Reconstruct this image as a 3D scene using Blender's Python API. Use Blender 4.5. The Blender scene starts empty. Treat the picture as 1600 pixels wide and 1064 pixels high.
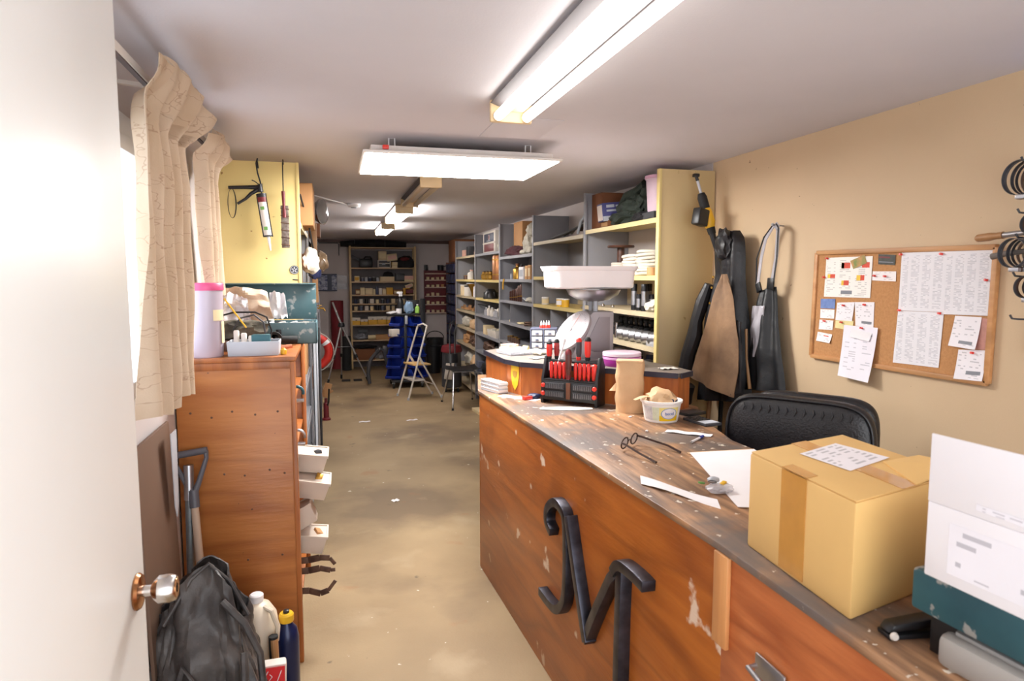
import bpy, bmesh, math, random
from mathutils import Matrix, Vector, Euler, noise
PI = math.pi
SC = bpy.context.scene
COL = SC.collection

# ------------------------------------------------------------------ camera, world, exposure
cam_data = bpy.data.cameras.new('camera')
cam_data.sensor_width = 36.0
cam_data.lens = 23.4
cam_data.clip_start = 0.02
cam_data.dof.use_dof = True
cam_data.dof.focus_distance = 4.6
cam_data.dof.aperture_fstop = 6.3
cam = bpy.data.objects.new('camera', cam_data)
COL.objects.link(cam)
cam.location = (0, 0, 1.70)
cam.rotation_euler = (math.radians(90 - 5.438), 0, math.radians(-15.003))
SC.camera = cam

world = bpy.data.worlds.new('overcast_daylight')
SC.world = world
world.use_nodes = True
bg = world.node_tree.nodes['Background']
bg.inputs[0].default_value = (0.93, 0.96, 1.0, 1)
bg.inputs[1].default_value = 3.3          # overcast daylight: enters by the window and the open entrance behind the camera

TUBE_NEAR, TUBE_FAR, PANEL_E = 5.0, 48.0, 36.0   # the room's own lamps

vs = SC.view_settings
vs.view_transform = 'Standard'
vs.look = 'None'
vs.exposure = 0.35
vs.gamma = 1.0
vs.use_curve_mapping = False
SC.cycles.use_denoising = True
SC.cycles.max_bounces = 8
SC.cycles.diffuse_bounces = 5
SC.cycles.transparent_max_bounces = 12
SC.cycles.sample_clamp_indirect = 8.0
SC.cycles.caustics_reflective = False
SC.cycles.caustics_refractive = False

# ------------------------------------------------------------------ helpers
def lin(c):
    r = []
    for v in c[:3]:
        v = v / 255.0
        r.append(v / 12.92 if v <= 0.04045 else ((v + 0.055) / 1.055) ** 2.4)
    return (*r, 1.0)

MATS = {}
def mat(name, col=None, rough=0.55, metal=0.0, var=0.12, scale=6.0, bump=0.0, bscale=40.0, col2=None,
        emit=0.0, trans=0.0, spec=0.5, stretch=(1, 1, 1), coat=0.0, alpha=1.0):
    """procedural principled material: noise-driven colour between two tones, optional fine relief"""
    if name in MATS:
        return MATS[name]
    m = bpy.data.materials.new(name); m.use_nodes = True
    nt = m.node_tree; N = nt.nodes; L = nt.links
    b = N['Principled BSDF']
    c = lin(col)
    if col2 is not None:
        c2 = lin(col2)
    else:
        c2 = tuple(max(0, x * (1 - var)) for x in c[:3]) + (1,)
        c = tuple(min(1, x * (1 + var * 0.5)) for x in c[:3]) + (1,)
    tc = N.new('ShaderNodeTexCoord'); mp = N.new('ShaderNodeMapping')
    mp.inputs['Scale'].default_value = stretch
    L.new(tc.outputs['Object'], mp.inputs[0])
    nz = N.new('ShaderNodeTexNoise'); nz.inputs['Scale'].default_value = scale; nz.inputs['Detail'].default_value = 5
    L.new(mp.outputs[0], nz.inputs[0])
    rp = N.new('ShaderNodeValToRGB')
    rp.color_ramp.elements[0].position = 0.32; rp.color_ramp.elements[1].position = 0.68
    rp.color_ramp.elements[0].color = c2; rp.color_ramp.elements[1].color = c
    L.new(nz.outputs[0], rp.inputs[0]); L.new(rp.outputs[0], b.inputs['Base Color'])
    b.inputs['Roughness'].default_value = rough
    b.inputs['Metallic'].default_value = metal
    b.inputs['Specular IOR Level'].default_value = spec
    b.inputs['Coat Weight'].default_value = coat
    b.inputs['Transmission Weight'].default_value = trans
    b.inputs['Alpha'].default_value = alpha
    if emit:
        b.inputs['Emission Color'].default_value = c
        b.inputs['Emission Strength'].default_value = emit
    if bump:
        n2 = N.new('ShaderNodeTexNoise'); n2.inputs['Scale'].default_value = bscale; n2.inputs['Detail'].default_value = 4
        L.new(mp.outputs[0], n2.inputs[0])
        bp = N.new('ShaderNodeBump'); bp.inputs['Strength'].default_value = bump; bp.inputs['Distance'].default_value = 0.01
        L.new(n2.outputs[0], bp.inputs['Height']); L.new(bp.outputs[0], b.inputs['Normal'])
    MATS[name] = m
    return m

def nodes_of(m):
    return m.node_tree.nodes, m.node_tree.links, m.node_tree.nodes['Principled BSDF']

def spots(m, scale, thresh, col, detail_scale=3.0, seed=0.0, strength=1.0, soft=0.03):
    """add stains / specks with a shape of their own on top of a material's colour"""
    N, L, b = nodes_of(m)
    src = b.inputs['Base Color'].links[0].from_socket
    tc = N.new('ShaderNodeTexCoord'); mp = N.new('ShaderNodeMapping'); mp.inputs['Location'].default_value = (seed, seed * 1.7, seed * 0.6)
    L.new(tc.outputs['Object'], mp.inputs[0])
    nz = N.new('ShaderNodeTexNoise'); nz.inputs['Scale'].default_value = scale; nz.inputs['Detail'].default_value = detail_scale
    L.new(mp.outputs[0], nz.inputs[0])
    rp = N.new('ShaderNodeValToRGB')
    rp.color_ramp.elements[0].position = thresh; rp.color_ramp.elements[1].position = min(1, thresh + soft)
    rp.color_ramp.elements[0].color = (0, 0, 0, 1); rp.color_ramp.elements[1].color = (strength, strength, strength, 1)
    L.new(nz.outputs[0], rp.inputs[0])
    mx = N.new('ShaderNodeMix'); mx.data_type = 'RGBA'
    L.new(rp.outputs[0], mx.inputs[0]); L.new(src, mx.inputs[6]); mx.inputs[7].default_value = lin(col)
    L.new(mx.outputs[2], b.inputs['Base Color'])
    return m

def wood(name, c1, c2, axis='z', scale=9.0, ring=7.0, rough=0.45, dark=None):
    if name in MATS:
        return MATS[name]
    st = {'x': (0.12, 1, 1), 'y': (1, 0.12, 1), 'z': (1, 1, 0.12)}[axis]
    m = mat(name, c1, rough, 0, scale=scale * 3.2, col2=c2, bump=0.12, bscale=90, stretch=st)
    m.node_tree.nodes['Noise Texture'].inputs['Detail'].default_value = 9
    N, L, b = nodes_of(m)
    src = b.inputs['Base Color'].links[0].from_socket
    tc = N.new('ShaderNodeTexCoord'); mp = N.new('ShaderNodeMapping'); mp.inputs['Scale'].default_value = st
    L.new(tc.outputs['Object'], mp.inputs[0])
    n0 = N.new('ShaderNodeTexNoise'); n0.inputs['Scale'].default_value = 3.4; n0.inputs['Detail'].default_value = 2
    L.new(mp.outputs[0], n0.inputs[0])
    mt = N.new('ShaderNodeMath'); mt.operation = 'MULTIPLY'; mt.inputs[1].default_value = ring
    L.new(n0.outputs[0], mt.inputs[0])
    fr = N.new('ShaderNodeMath'); fr.operation = 'PINGPONG'; fr.inputs[1].default_value = 0.5
    L.new(mt.outputs[0], fr.inputs[0])
    rp = N.new('ShaderNodeValToRGB'); rp.color_ramp.elements[0].position = 0.0; rp.color_ramp.elements[1].position = 0.22
    rp.color_ramp.elements[0].color = (0.45, 0.45, 0.45, 1); rp.color_ramp.elements[1].color = (0, 0, 0, 1)
    L.new(fr.outputs[0], rp.inputs[0])
    mx = N.new('ShaderNodeMix'); mx.data_type = 'RGBA'
    L.new(rp.outputs[0], mx.inputs[0]); L.new(src, mx.inputs[6]); mx.inputs[7].default_value = lin(dark or tuple(v * 0.62 for v in c2))
    L.new(mx.outputs[2], b.inputs['Base Color'])
    return m

def printed(name, paper, ink, lines=26.0, cols=4.0, dens=0.5, margin=0.06):
    """flat print too small to read: rows of broken ink dashes laid out on the sheet (generated coordinates)"""
    if name in MATS:
        return MATS[name]
    m = mat(name, paper, 0.7, var=0.04)
    N, L, b = nodes_of(m)
    src = b.inputs['Base Color'].links[0].from_socket
    uv = N.new('ShaderNodeUVMap'); uv.uv_map = 'UVMap'
    sp = N.new('ShaderNodeSeparateXYZ'); L.new(uv.outputs[0], sp.inputs[0])
    def math_(op, a, v=None, bsock=None):
        k = N.new('ShaderNodeMath'); k.operation = op
        L.new(a, k.inputs[0])
        if bsock is not None: L.new(bsock, k.inputs[1])
        elif v is not None: k.inputs[1].default_value = v
        return k.outputs[0]
    row = math_('FRACT', math_('MULTIPLY', sp.outputs[1], lines))
    rowm = math_('LESS_THAN', row, 0.45)
    cl = math_('FRACT', math_('MULTIPLY', sp.outputs[0], cols))
    clm = math_('LESS_THAN', cl, 0.72)
    mp = N.new('ShaderNodeMapping'); mp.inputs['Scale'].default_value = (cols * 5, lines, 1)
    L.new(uv.outputs[0], mp.inputs[0])
    wn = N.new('ShaderNodeTexWhiteNoise'); wn.noise_dimensions = '2D'
    fl = N.new('ShaderNodeVectorMath'); fl.operation = 'FLOOR'; L.new(mp.outputs[0], fl.inputs[0]); L.new(fl.outputs[0], wn.inputs[0])
    dm = math_('LESS_THAN', wn.outputs[0], dens)
    def band(s):
        return math_('MULTIPLY', math_('GREATER_THAN', s, margin), None, math_('LESS_THAN', s, 1 - margin))
    k = math_('MULTIPLY', rowm, None, clm); k = math_('MULTIPLY', k, None, dm)
    k = math_('MULTIPLY', k, None, band(sp.outputs[0])); k = math_('MULTIPLY', k, None, band(sp.outputs[1]))
    k = math_('MULTIPLY', k, 0.42)
    mx = N.new('ShaderNodeMix'); mx.data_type = 'RGBA'
    L.new(k, mx.inputs[0]); L.new(src, mx.inputs[6]); mx.inputs[7].default_value = lin(ink)
    L.new(mx.outputs[2], b.inputs['Base Color'])
    return m

def wm(o):
    m = o.matrix_basis.copy()
    if o.parent:
        m = wm(o.parent) @ o.matrix_parent_inverse @ m
    return m

class MB:
    """collects shapes into one mesh"""
    def __init__(s, m=None):
        s.v = []; s.f = []; s.m = m or Matrix()
    def add(s, vs_, fs):
        o = len(s.v)
        s.v += [s.m @ Vector(p) for p in vs_]
        s.f += [tuple(i + o for i in f) for f in fs]
        return s
    def box(s, x0, x1, y0, y1, z0, z1):
        return s.add([(x0, y0, z0), (x1, y0, z0), (x1, y1, z0), (x0, y1, z0), (x0, y0, z1), (x1, y0, z1), (x1, y1, z1), (x0, y1, z1)],
                     [(3, 2, 1, 0), (4, 5, 6, 7), (0, 1, 5, 4), (1, 2, 6, 5), (2, 3, 7, 6), (3, 0, 4, 7)])
    def cb(s, c, d, rot=None):
        m = Matrix.Translation(c)
        if rot: m = m @ Euler(rot).to_matrix().to_4x4()
        o = s.m; s.m = o @ m
        s.box(-d[0] / 2, d[0] / 2, -d[1] / 2, d[1] / 2, -d[2] / 2, d[2] / 2)
        s.m = o
        return s
    def bar(s, p0, p1, w, h, up=(0, 0, 1)):
        p0, p1 = Vector(p0), Vector(p1); d = (p1 - p0).normalized(); u = Vector(up)
        if abs(d.dot(u)) > 0.98: u = Vector((0, 1, 0))
        a = d.cross(u).normalized(); b = a.cross(d).normalized()
        vs_ = []
        for p in (p0, p1):
            for (i, j) in ((-1, -1), (1, -1), (1, 1), (-1, 1)):
                vs_.append(p + a * (i * w / 2) + b * (j * h / 2))
        return s.add(vs_, [(0, 1, 2, 3), (7, 6, 5, 4), (0, 4, 5, 1), (1, 5, 6, 2), (2, 6, 7, 3), (3, 7, 4, 0)])
    def tube(s, pts, r, n=8, closed=False, caps=True):
        pts = [Vector(p) for p in pts]; k = len(pts)
        rs = r if isinstance(r, (list, tuple)) else [r] * k
        vs_ = []; up = None
        for i in range(k):
            if closed: d = pts[(i + 1) % k] - pts[i - 1]
            else: d = pts[min(i + 1, k - 1)] - pts[max(i - 1, 0)]
            d.normalize()
            if up is None:
                up = Vector((0, 0, 1)) if abs(d.z) < 0.9 else Vector((0, 1, 0))
            a = d.cross(up).normalized(); up = a.cross(d).normalized()
            for j in range(n):
                t = 2 * PI * j / n
                vs_.append(pts[i] + (a * math.cos(t) + up * math.sin(t)) * rs[i])
        fs = []
        for i in range(k if closed else k - 1):
            q = (i + 1) % k
            for j in range(n):
                fs.append((i * n + j, i * n + (j + 1) % n, q * n + (j + 1) % n, q * n + j))
        if caps and not closed:
            fs.append(tuple(reversed(range(n)))); fs.append(tuple(range((k - 1) * n, k * n)))
        return s.add(vs_, fs)
    def cyl(s, p0, p1, r0, r1=None, n=16):
        return s.tube([p0, p1], [r0, r0 if r1 is None else r1], n)
    def lathe(s, prof, c=(0, 0, 0), n=24, axis=(0, 0, 1), cap=True):
        ax = Vector(axis).normalized(); q = Vector((0, 0, 1)).rotation_difference(ax).to_matrix()
        c = Vector(c); vs_ = []; fs = []
        for (r, z) in prof:
            for j in range(n):
                t = 2 * PI * j / n
                vs_.append(c + q @ Vector((r * math.cos(t), r * math.sin(t), z)))
        for i in range(len(prof) - 1):
            for j in range(n):
                fs.append((i * n + j, i * n + (j + 1) % n, (i + 1) * n + (j + 1) % n, (i + 1) * n + j))
        if cap:
            fs.append(tuple(reversed(range(n)))); k = len(prof) - 1
            fs.append(tuple(range(k * n, k * n + n)))
        return s.add(vs_, fs)
    def prism(s, poly, a0, a1, axis='z'):
        def p3(p, a):
            return {'z': (p[0], p[1], a), 'x': (a, p[0], p[1]), 'y': (p[0], a, p[1])}[axis]
        n = len(poly)
        vs_ = [p3(p, a0) for p in poly] + [p3(p, a1) for p in poly]
        fs = [tuple(reversed(range(n))), tuple(range(n, 2 * n))] + [(i, (i + 1) % n, n + (i + 1) % n, n + i) for i in range(n)]
        return s.add(vs_, fs)
    def sheet(s, nu, nv, fn, thick=0.0):
        g = [[Vector(fn(i / nu, j / nv)) for j in range(nv + 1)] for i in range(nu + 1)]
        vs_ = [p for r in g for p in r]; w = nv + 1
        fs = [(i * w + j, (i + 1) * w + j, (i + 1) * w + j + 1, i * w + j + 1) for i in range(nu) for j in range(nv)]
        if thick:
            nr = []
            for i in range(nu + 1):
                for j in range(nv + 1):
                    du = g[min(i + 1, nu)][j] - g[max(i - 1, 0)][j]; dv = g[i][min(j + 1, nv)] - g[i][max(j - 1, 0)]
                    q = du.cross(dv)
                    nr.append(q.normalized() if q.length > 1e-9 else Vector((0, 0, 1)))
            o = len(vs_)
            vs_ += [vs_[k] - nr[k] * thick for k in range(o)]
            fs += [tuple(o + k for k in reversed(f)) for f in list(fs)]
            per = [(i, 0) for i in range(nu + 1)] + [(nu, j) for j in range(1, nv + 1)] + [(i, nv) for i in range(nu - 1, -1, -1)] + [(0, j) for j in range(nv - 1, 0, -1)]
            ids = [i * w + j for i, j in per]
            for a, b in zip(ids, ids[1:] + ids[:1]):
                fs.append((b, a, a + o, b + o))
        return s.add(vs_, fs)
    def blob(s, c, r, seed=0, amp=0.25, freq=2.0, sub=3, flat=None):
        bm = bmesh.new(); bmesh.ops.create_icosphere(bm, subdivisions=sub, radius=1.0)
        r = Vector(r) if not isinstance(r, (int, float)) else Vector((r, r, r)); c = Vector(c); vs_ = []
        for v in bm.verts:
            k = 1 + amp * noise.noise(v.co * freq + Vector((seed * 3.1, seed * 1.7, seed)))+ amp * 0.5 * noise.noise(v.co * freq * 2.7 + Vector((seed, 7, 3)))
            p = Vector((v.co.x * r.x, v.co.y * r.y, v.co.z * r.z)) * k + c
            if flat is not None and p.z < flat: p.z = flat
            vs_.append(p)
        fs = [tuple(v.index for v in f.verts) for f in bm.faces]
        bm.free()
        return s.add(vs_, fs)
    def mesh(s, name, bevel=0.0, smooth=35, seg=2):
        me = bpy.data.meshes.new(name)
        bm = bmesh.new(); vv = [bm.verts.new(p) for p in s.v]
        for f in s.f:
            try: bm.faces.new([vv[i] for i in f])
            except ValueError: pass
        bmesh.ops.recalc_face_normals(bm, faces=bm.faces) if len(bm.faces) < 40000 else None
        if bevel:
            ed = [e for e in bm.edges if len(e.link_faces) == 2 and e.calc_face_angle(0) > 0.5]
            bmesh.ops.bevel(bm, geom=ed, offset=bevel, segments=seg, affect='EDGES', profile=0.5)
        bm.to_mesh(me); bm.free()
        if smooth:
            me.polygons.foreach_set('use_smooth', [True] * len(me.polygons))
            me.set_sharp_from_angle(angle=math.radians(smooth))
        return me
    def build(s, name, m, parent=None, bevel=0.0, smooth=35, w=False, loc=None, rot=None, seg=2):
        me = s.mesh(name, bevel, smooth, seg)
        me.materials.append(m if not isinstance(m, str) else MATS[m])
        o = bpy.data.objects.new(name, me); COL.objects.link(o)
        if loc: o.location = loc
        if rot: o.rotation_euler = rot
        if parent:
            o.parent = parent
            if w: o.matrix_parent_inverse = wm(parent).inverted()
        return o

def tag(o, label, cat, group=None, kind=None):
    o['label'] = label; o['category'] = cat
    if group: o['group'] = group
    if kind: o['kind'] = kind
    return o
def thing(name, label, cat, loc=(0, 0, 0), rz=0.0, group=None):
    o = bpy.data.objects.new(name, None); COL.objects.link(o)
    o.empty_display_size = 0.1
    o.location = loc; o.rotation_euler = (0, 0, rz)
    return tag(o, label, cat, group)
def one(mb, name, m, label, cat, loc=(0, 0, 0), rz=0.0, group=None, bevel=0.0, rot=None, smooth=35):
    o = mb.build(name, m, None, bevel, smooth, loc=loc, rot=rot or (0, 0, rz))
    return tag(o, label, cat, group)
def struct(mb, name, m, label=None, bevel=0.0, parent=None):
    o = mb.build(name, m, parent, bevel)
    o['kind'] = 'structure'
    if label and not parent: o['label'] = label
    return o
def copy_tree(o, parent=None):
    c = o.copy(); COL.objects.link(c); c.parent = parent
    for ch in list(o.children): copy_tree(ch, c)
    return c
def quad_sheet(pts, m, name, parent=None, thick=0.0006, w=True):
    """a thin flat sheet through four corners (top-left, top-right, bottom-right, bottom-left) with uv for print"""
    P4 = [Vector(p) for p in pts]
    n = (P4[1] - P4[0]).cross(P4[3] - P4[0]).normalized() * thick
    me = bpy.data.meshes.new(name)
    vs_ = P4 + [p - n for p in P4]
    fs = [(0, 1, 2, 3), (7, 6, 5, 4), (1, 0, 4, 5), (2, 1, 5, 6), (3, 2, 6, 7), (0, 3, 7, 4)]
    me.from_pydata([tuple(v) for v in vs_], [], fs)
    uv = me.uv_layers.new(name='UVMap'); co = {0: (0, 1), 1: (1, 1), 2: (1, 0), 3: (0, 0)}
    for lp in me.loops: uv.data[lp.index].uv = co[lp.vertex_index % 4]
    me.materials.append(m if not isinstance(m, str) else MATS[m])
    o = bpy.data.objects.new(name, me); COL.objects.link(o)
    if parent:
        o.parent = parent
        if w: o.matrix_parent_inverse = wm(parent).inverted()
    return o
def text(body, size, m, parent, mw, name='lettering', depth=0.0005, align='CENTER'):
    """lettering as a thin mesh; mw = matrix in the parent's space (x right, y up on the lettered face)"""
    cu = bpy.data.curves.new('lettering', 'FONT'); cu.body = body; cu.size = size; cu.extrude = depth
    cu.align_x = align; cu.align_y = 'CENTER'; cu.resolution_u = 3
    t = bpy.data.objects.new('tmp_text', cu); COL.objects.link(t)
    me = bpy.data.meshes.new_from_object(t.evaluated_get(bpy.context.evaluated_depsgraph_get()))
    bpy.data.objects.remove(t); bpy.data.curves.remove(cu)
    me.transform(mw); me.materials.clear(); me.materials.append(m)
    o = bpy.data.objects.new(name, me); COL.objects.link(o); o.parent = parent
    return o
def face_m(loc, right, up):
    r = Vector(right).normalized(); u = Vector(up).normalized(); n = r.cross(u)
    m = Matrix((r, u, n)).transposed().to_4x4(); m.translation = Vector(loc)
    return m
def arc(c, r, a0, a1, n, plane='xz'):
    out = []
    for i in range(n + 1):
        t = a0 + (a1 - a0) * i / n
        a, b = r * math.cos(t), r * math.sin(t)
        out.append({'xz': (c[0] + a, c[1], c[2] + b), 'xy': (c[0] + a, c[1] + b, c[2]), 'yz': (c[0], c[1] + a, c[2] + b)}[plane])
    return out

# ------------------------------------------------------------------ common materials
mat('ceiling_paint', (208, 204, 208), 0.8, var=0.05, scale=1.4, bump=0.08, bscale=120)
mat('wall_tan', (204, 178, 144), 0.6, var=0.06, scale=1.6, bump=0.06, bscale=150)
mat('wall_pale', (205, 196, 194), 0.75, var=0.08, scale=1.8, bump=0.05, bscale=120)
mat('white_paint', (238, 238, 234), 0.4, var=0.03)
mat('white_plastic', (238, 236, 238), 0.4, var=0.03)
mat('offwhite', (222, 214, 204), 0.55, var=0.08)
mat('shelf_yellow', (222, 200, 134), 0.42, var=0.06, scale=2.0)
mat('shelf_yellow_end', (200, 176, 130), 0.42, var=0.06, scale=2.0)
spots(MATS['shelf_yellow'], 22, 0.70, (150, 110, 60), seed=3)
spots(MATS['shelf_yellow_end'], 18, 0.72, (165, 140, 90), seed=5)
mat('shelf_gray', (146, 146, 152), 0.5, var=0.08, scale=3.0)
mat('shelf_beige', (188, 172, 142), 0.5, var=0.1, scale=5.0)
mat('black_plastic', (26, 26, 29), 0.4, var=0.2)
mat('black_metal', (34, 34, 38), 0.4, 0.3, var=0.25)
mat('black_rubber', (22, 22, 23), 0.75, var=0.3)
mat('black_fabric', (24, 22, 25), 0.85, var=0.4, scale=8, bump=0.3, bscale=60)
mat('dark_gray', (62, 62, 66), 0.5, var=0.2)
mat('mid_gray', (128, 130, 138), 0.5, var=0.1)
mat('light_gray', (178, 182, 190), 0.5, var=0.07)
mat('chrome', (225, 225, 228), 0.15, 1.0, var=0.05)
mat('steel', (176, 176, 180), 0.32, 0.9, var=0.15)
mat('rust_steel', (120, 92, 76), 0.6, 0.5, col2=(78, 58, 50), scale=18)
mat('brass', (196, 152, 72), 0.3, 0.9, var=0.2)
mat('red_plastic', (214, 42, 34), 0.35, var=0.1)
mat('bright_red', (226, 60, 48), 0.4, var=0.1)
mat('dark_red', (112, 26, 34), 0.5, var=0.15)
mat('maroon_cloth', (70, 22, 34), 0.9, var=0.3, scale=9, bump=0.3)
mat('blue_plastic', (26, 54, 156), 0.35, var=0.1)
mat('navy', (30, 38, 72), 0.45, var=0.15)
mat('teal_paint', (42, 82, 92), 0.45, 0.2, col2=(56, 104, 112), scale=7)
spots(MATS['teal_paint'], 26, 0.64, (158, 160, 156), seed=2)
mat('cardboard', (188, 140, 92), 0.75, var=0.08, scale=5)
mat('cardboard_pale', (226, 184, 116), 0.7, var=0.05, scale=4)
mat('brown_card', (128, 78, 46), 0.75, var=0.1, scale=4)
mat('kraft', (206, 170, 130), 0.75, var=0.07, scale=12, bump=0.2, bscale=30)
mat('paper', (234, 231, 234), 0.7, var=0.03)
mat('cream', (232, 214, 170), 0.6, var=0.06)
mat('yellow_box', (222, 168, 48), 0.55, var=0.08)
mat('pale_box', (222, 200, 160), 0.6, var=0.08)
mat('pink', (216, 84, 132), 0.4, var=0.06)
mat('purple', (148, 34, 132), 0.35, var=0.08)
mat('yellow_plastic', (226, 178, 38), 0.4, var=0.1)
mat('green_tarp', (40, 50, 42), 0.75, var=0.35, scale=10, bump=0.3, bscale=30)
mat('ink', (52, 52, 62), 0.7, var=0.1)
mat('rag', (206, 200, 186), 0.9, var=0.2, scale=14, bump=0.4, bscale=50)
mat('leather', (30, 29, 32), 0.34, var=0.25, scale=14, bump=0.22, bscale=120)
mat('clear_plastic', (214, 214, 222), 0.25, var=0.05, alpha=0.45)
mat('handle_wood', (186, 142, 96), 0.5, col2=(158, 112, 70), scale=16, stretch=(1, 1, 0.15))
# ================================================================== THE ROOM
XL, XR, YF, YN, ZC = -0.64, 2.28, 12.95, -0.75, 2.40

conc = mat('concrete', (162, 139, 105), 0.62, scale=1.3, col2=(136, 114, 84), bump=0.1, bscale=90)
spots(conc, 0.9, 0.52, (104, 85, 64), 5, 4.0, 0.75, 0.12)
spots(conc, 2.4, 0.60, (172, 152, 122), 5, 9.0, 0.55, 0.12)
spots(conc, 3.6, 0.66, (150, 96, 56), 5, 14.0, 0.45, 0.1)
spots(conc, 7.5, 0.705, (60, 50, 42), 5, 21.0, 0.7, 0.05)
spots(conc, 18.0, 0.75, (214, 206, 192), 2, 31.0, 0.9, 0.02)
floor = struct(MB().box(XL - .3, XR + .3, YN - .2, YF + .2, -0.1, 0), 'floor', conc, 'stained bare concrete floor')
ceil = struct(MB().box(XL - .3, XR + .3, YN - .2, YF + .2, ZC, ZC + .1), 'ceiling', MATS['ceiling_paint'], 'smooth pale painted ceiling')
struct(MB().box(0.72, 1.02, 2.9, 3.32, ZC - .003, ZC), 'trim_1', MATS['ceiling_paint'], 'square repair patch on the ceiling', bevel=0.001)
spots(MATS['wall_tan'], 30, 0.765, (120, 96, 74), 2, 6.0, 0.8, 0.02)
struct(MB().box(XR, XR + .12, YN, YF + .1, 0, ZC), 'wall_right', MATS['wall_tan'], 'tan painted wall with a cork board')
MB().box(XR - .004, XR, 3.72, YF, 0, ZC).build('unpainted_section', MATS['wall_pale'], bpy.data.objects['wall_right'])
struct(MB().box(XL, XR, YF, YF + .1, 0, ZC), 'wall_far', MATS['wall_pale'], 'pale wall at the far end of the store room')
# left wall with its window opening
wy0, wy1, wz0, wz1 = 1.25, 3.30, 1.32, 2.14
mbw = MB()
mbw.box(XL - .1, XL, YN, wy0, 0, ZC).box(XL - .1, XL, wy1, YF + .1, 0, ZC).box(XL - .1, XL, wy0, wy1, 0, wz0).box(XL - .1, XL, wy0, wy1, wz1, ZC)
struct(mbw, 'wall_left', MATS['wall_pale'], 'pale wall with the curtained window')
# brown stained board over the ceiling edge at the far end
struct(MB().box(XL, XR, YF - .03, YF, ZC - .06, ZC), 'trim_2', wood('trim_brown', (96, 58, 44), (78, 46, 36), 'x'), 'dark brown trim along the top of the far wall')

wf = struct(MB().box(XL - .08, XL + .03, wy0, wy0 + .05, wz0, wz1).box(XL - .08, XL + .03, wy1 - .05, wy1, wz0, wz1)
            .box(XL - .08, XL + .03, wy0, wy1, wz0, wz0 + .05).box(XL - .08, XL + .03, wy0, wy1, wz1 - .05, wz1), 'window_1',
            mat('window_white', (226, 228, 232), 0.45, var=0.04), 'wide white framed window behind the beige curtains', bevel=.004)
gl = bpy.data.materials.new('window_glass'); gl.use_nodes = True; MATS['window_glass'] = gl
N, L = gl.node_tree.nodes, gl.node_tree.links; N.clear()
o_ = N.new('ShaderNodeOutputMaterial'); t_ = N.new('ShaderNodeBsdfTransparent'); g_ = N.new('ShaderNodeBsdfGlossy'); x_ = N.new('ShaderNodeMixShader')
t_.inputs[0].default_value = (0.95, 0.97, 1, 1); g_.inputs['Roughness'].default_value = 0.03; x_.inputs[0].default_value = 0.06
L.new(t_.outputs[0], x_.inputs[1]); L.new(g_.outputs[0], x_.inputs[2]); L.new(x_.outputs[0], o_.inputs[0])
for k, (a, b) in enumerate(((wy0 + .05, 2.22), (2.28, wy1 - .05))):
    p = MB().box(XL - .045, XL - .040, a, b, wz0 + .05, wz1 - .05).build('pane', gl, wf)
MB().box(XL - .07, XL + .02, 2.22, 2.28, wz0 + .05, wz1 - .05).build('mullion', MATS['window_white'], wf, .004)
MB().box(XL - .02, XL + .03, wy0 - .04, wy1 + .04, wz0 - .03, wz0).build('sill', MATS['window_white'], wf, .005)
for (a, b, c, d) in ((wy0 - .06, wy0, wz0, wz1 + .07), (wy1, wy1 + .06, wz0, wz1 + .07)):
    MB().box(XL, XL + .02, a, b, c, d).build('casing', MATS['window_white'], wf, .003)
MB().box(XL, XL + .02, wy0, wy1, wz1, wz1 + .07).build('casing', MATS['window_white'], wf, .003)

# open white entrance door standing against the left side
door = thing('door_1', 'open white entrance door with a brass and steel knob', 'door', (-0.43, 0.78, 0))
door['kind'] = 'structure'; del door['category']
dm = mat('door_paint', (244, 245, 242), 0.35, var=0.02, scale=2)
MB().box(-.040, 0, 0, .84, 0.012, 2.36).build('panel', dm, door, .003)
kz, ky = 1.018, .775
kb = MB().lathe([(.039, 0), (.040, .004), (.036, .010), (.022, .014)], (0, ky, kz), 28, (1, 0, 0)).build('rosette', mat('copper_brass', (176, 124, 84), .22, 1.0, var=.12), door)
kn = MB().lathe([(.012, .010), (.012, .030), (.021, .036), (.0305, .046), (.0310, .066), (.027, .078), (.0245, .080)], (0, ky, kz), 28, (1, 0, 0)).build('knob', mat('satin_steel', (208, 204, 200), .25, 1.0, var=.05), door)
MB().lathe([(.0215, .0795), (.0205, .0815), (.010, .0815), (.010, .0800), (.004, .0800)], (0, ky, kz), 24, (1, 0, 0)).build('key_plate', MATS['copper_brass'], kn)
MB().box(.0815, .0822, ky - .0015, ky + .0015, kz - .006, kz + .006).build('keyhole', MATS['black_plastic'], kn)

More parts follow.
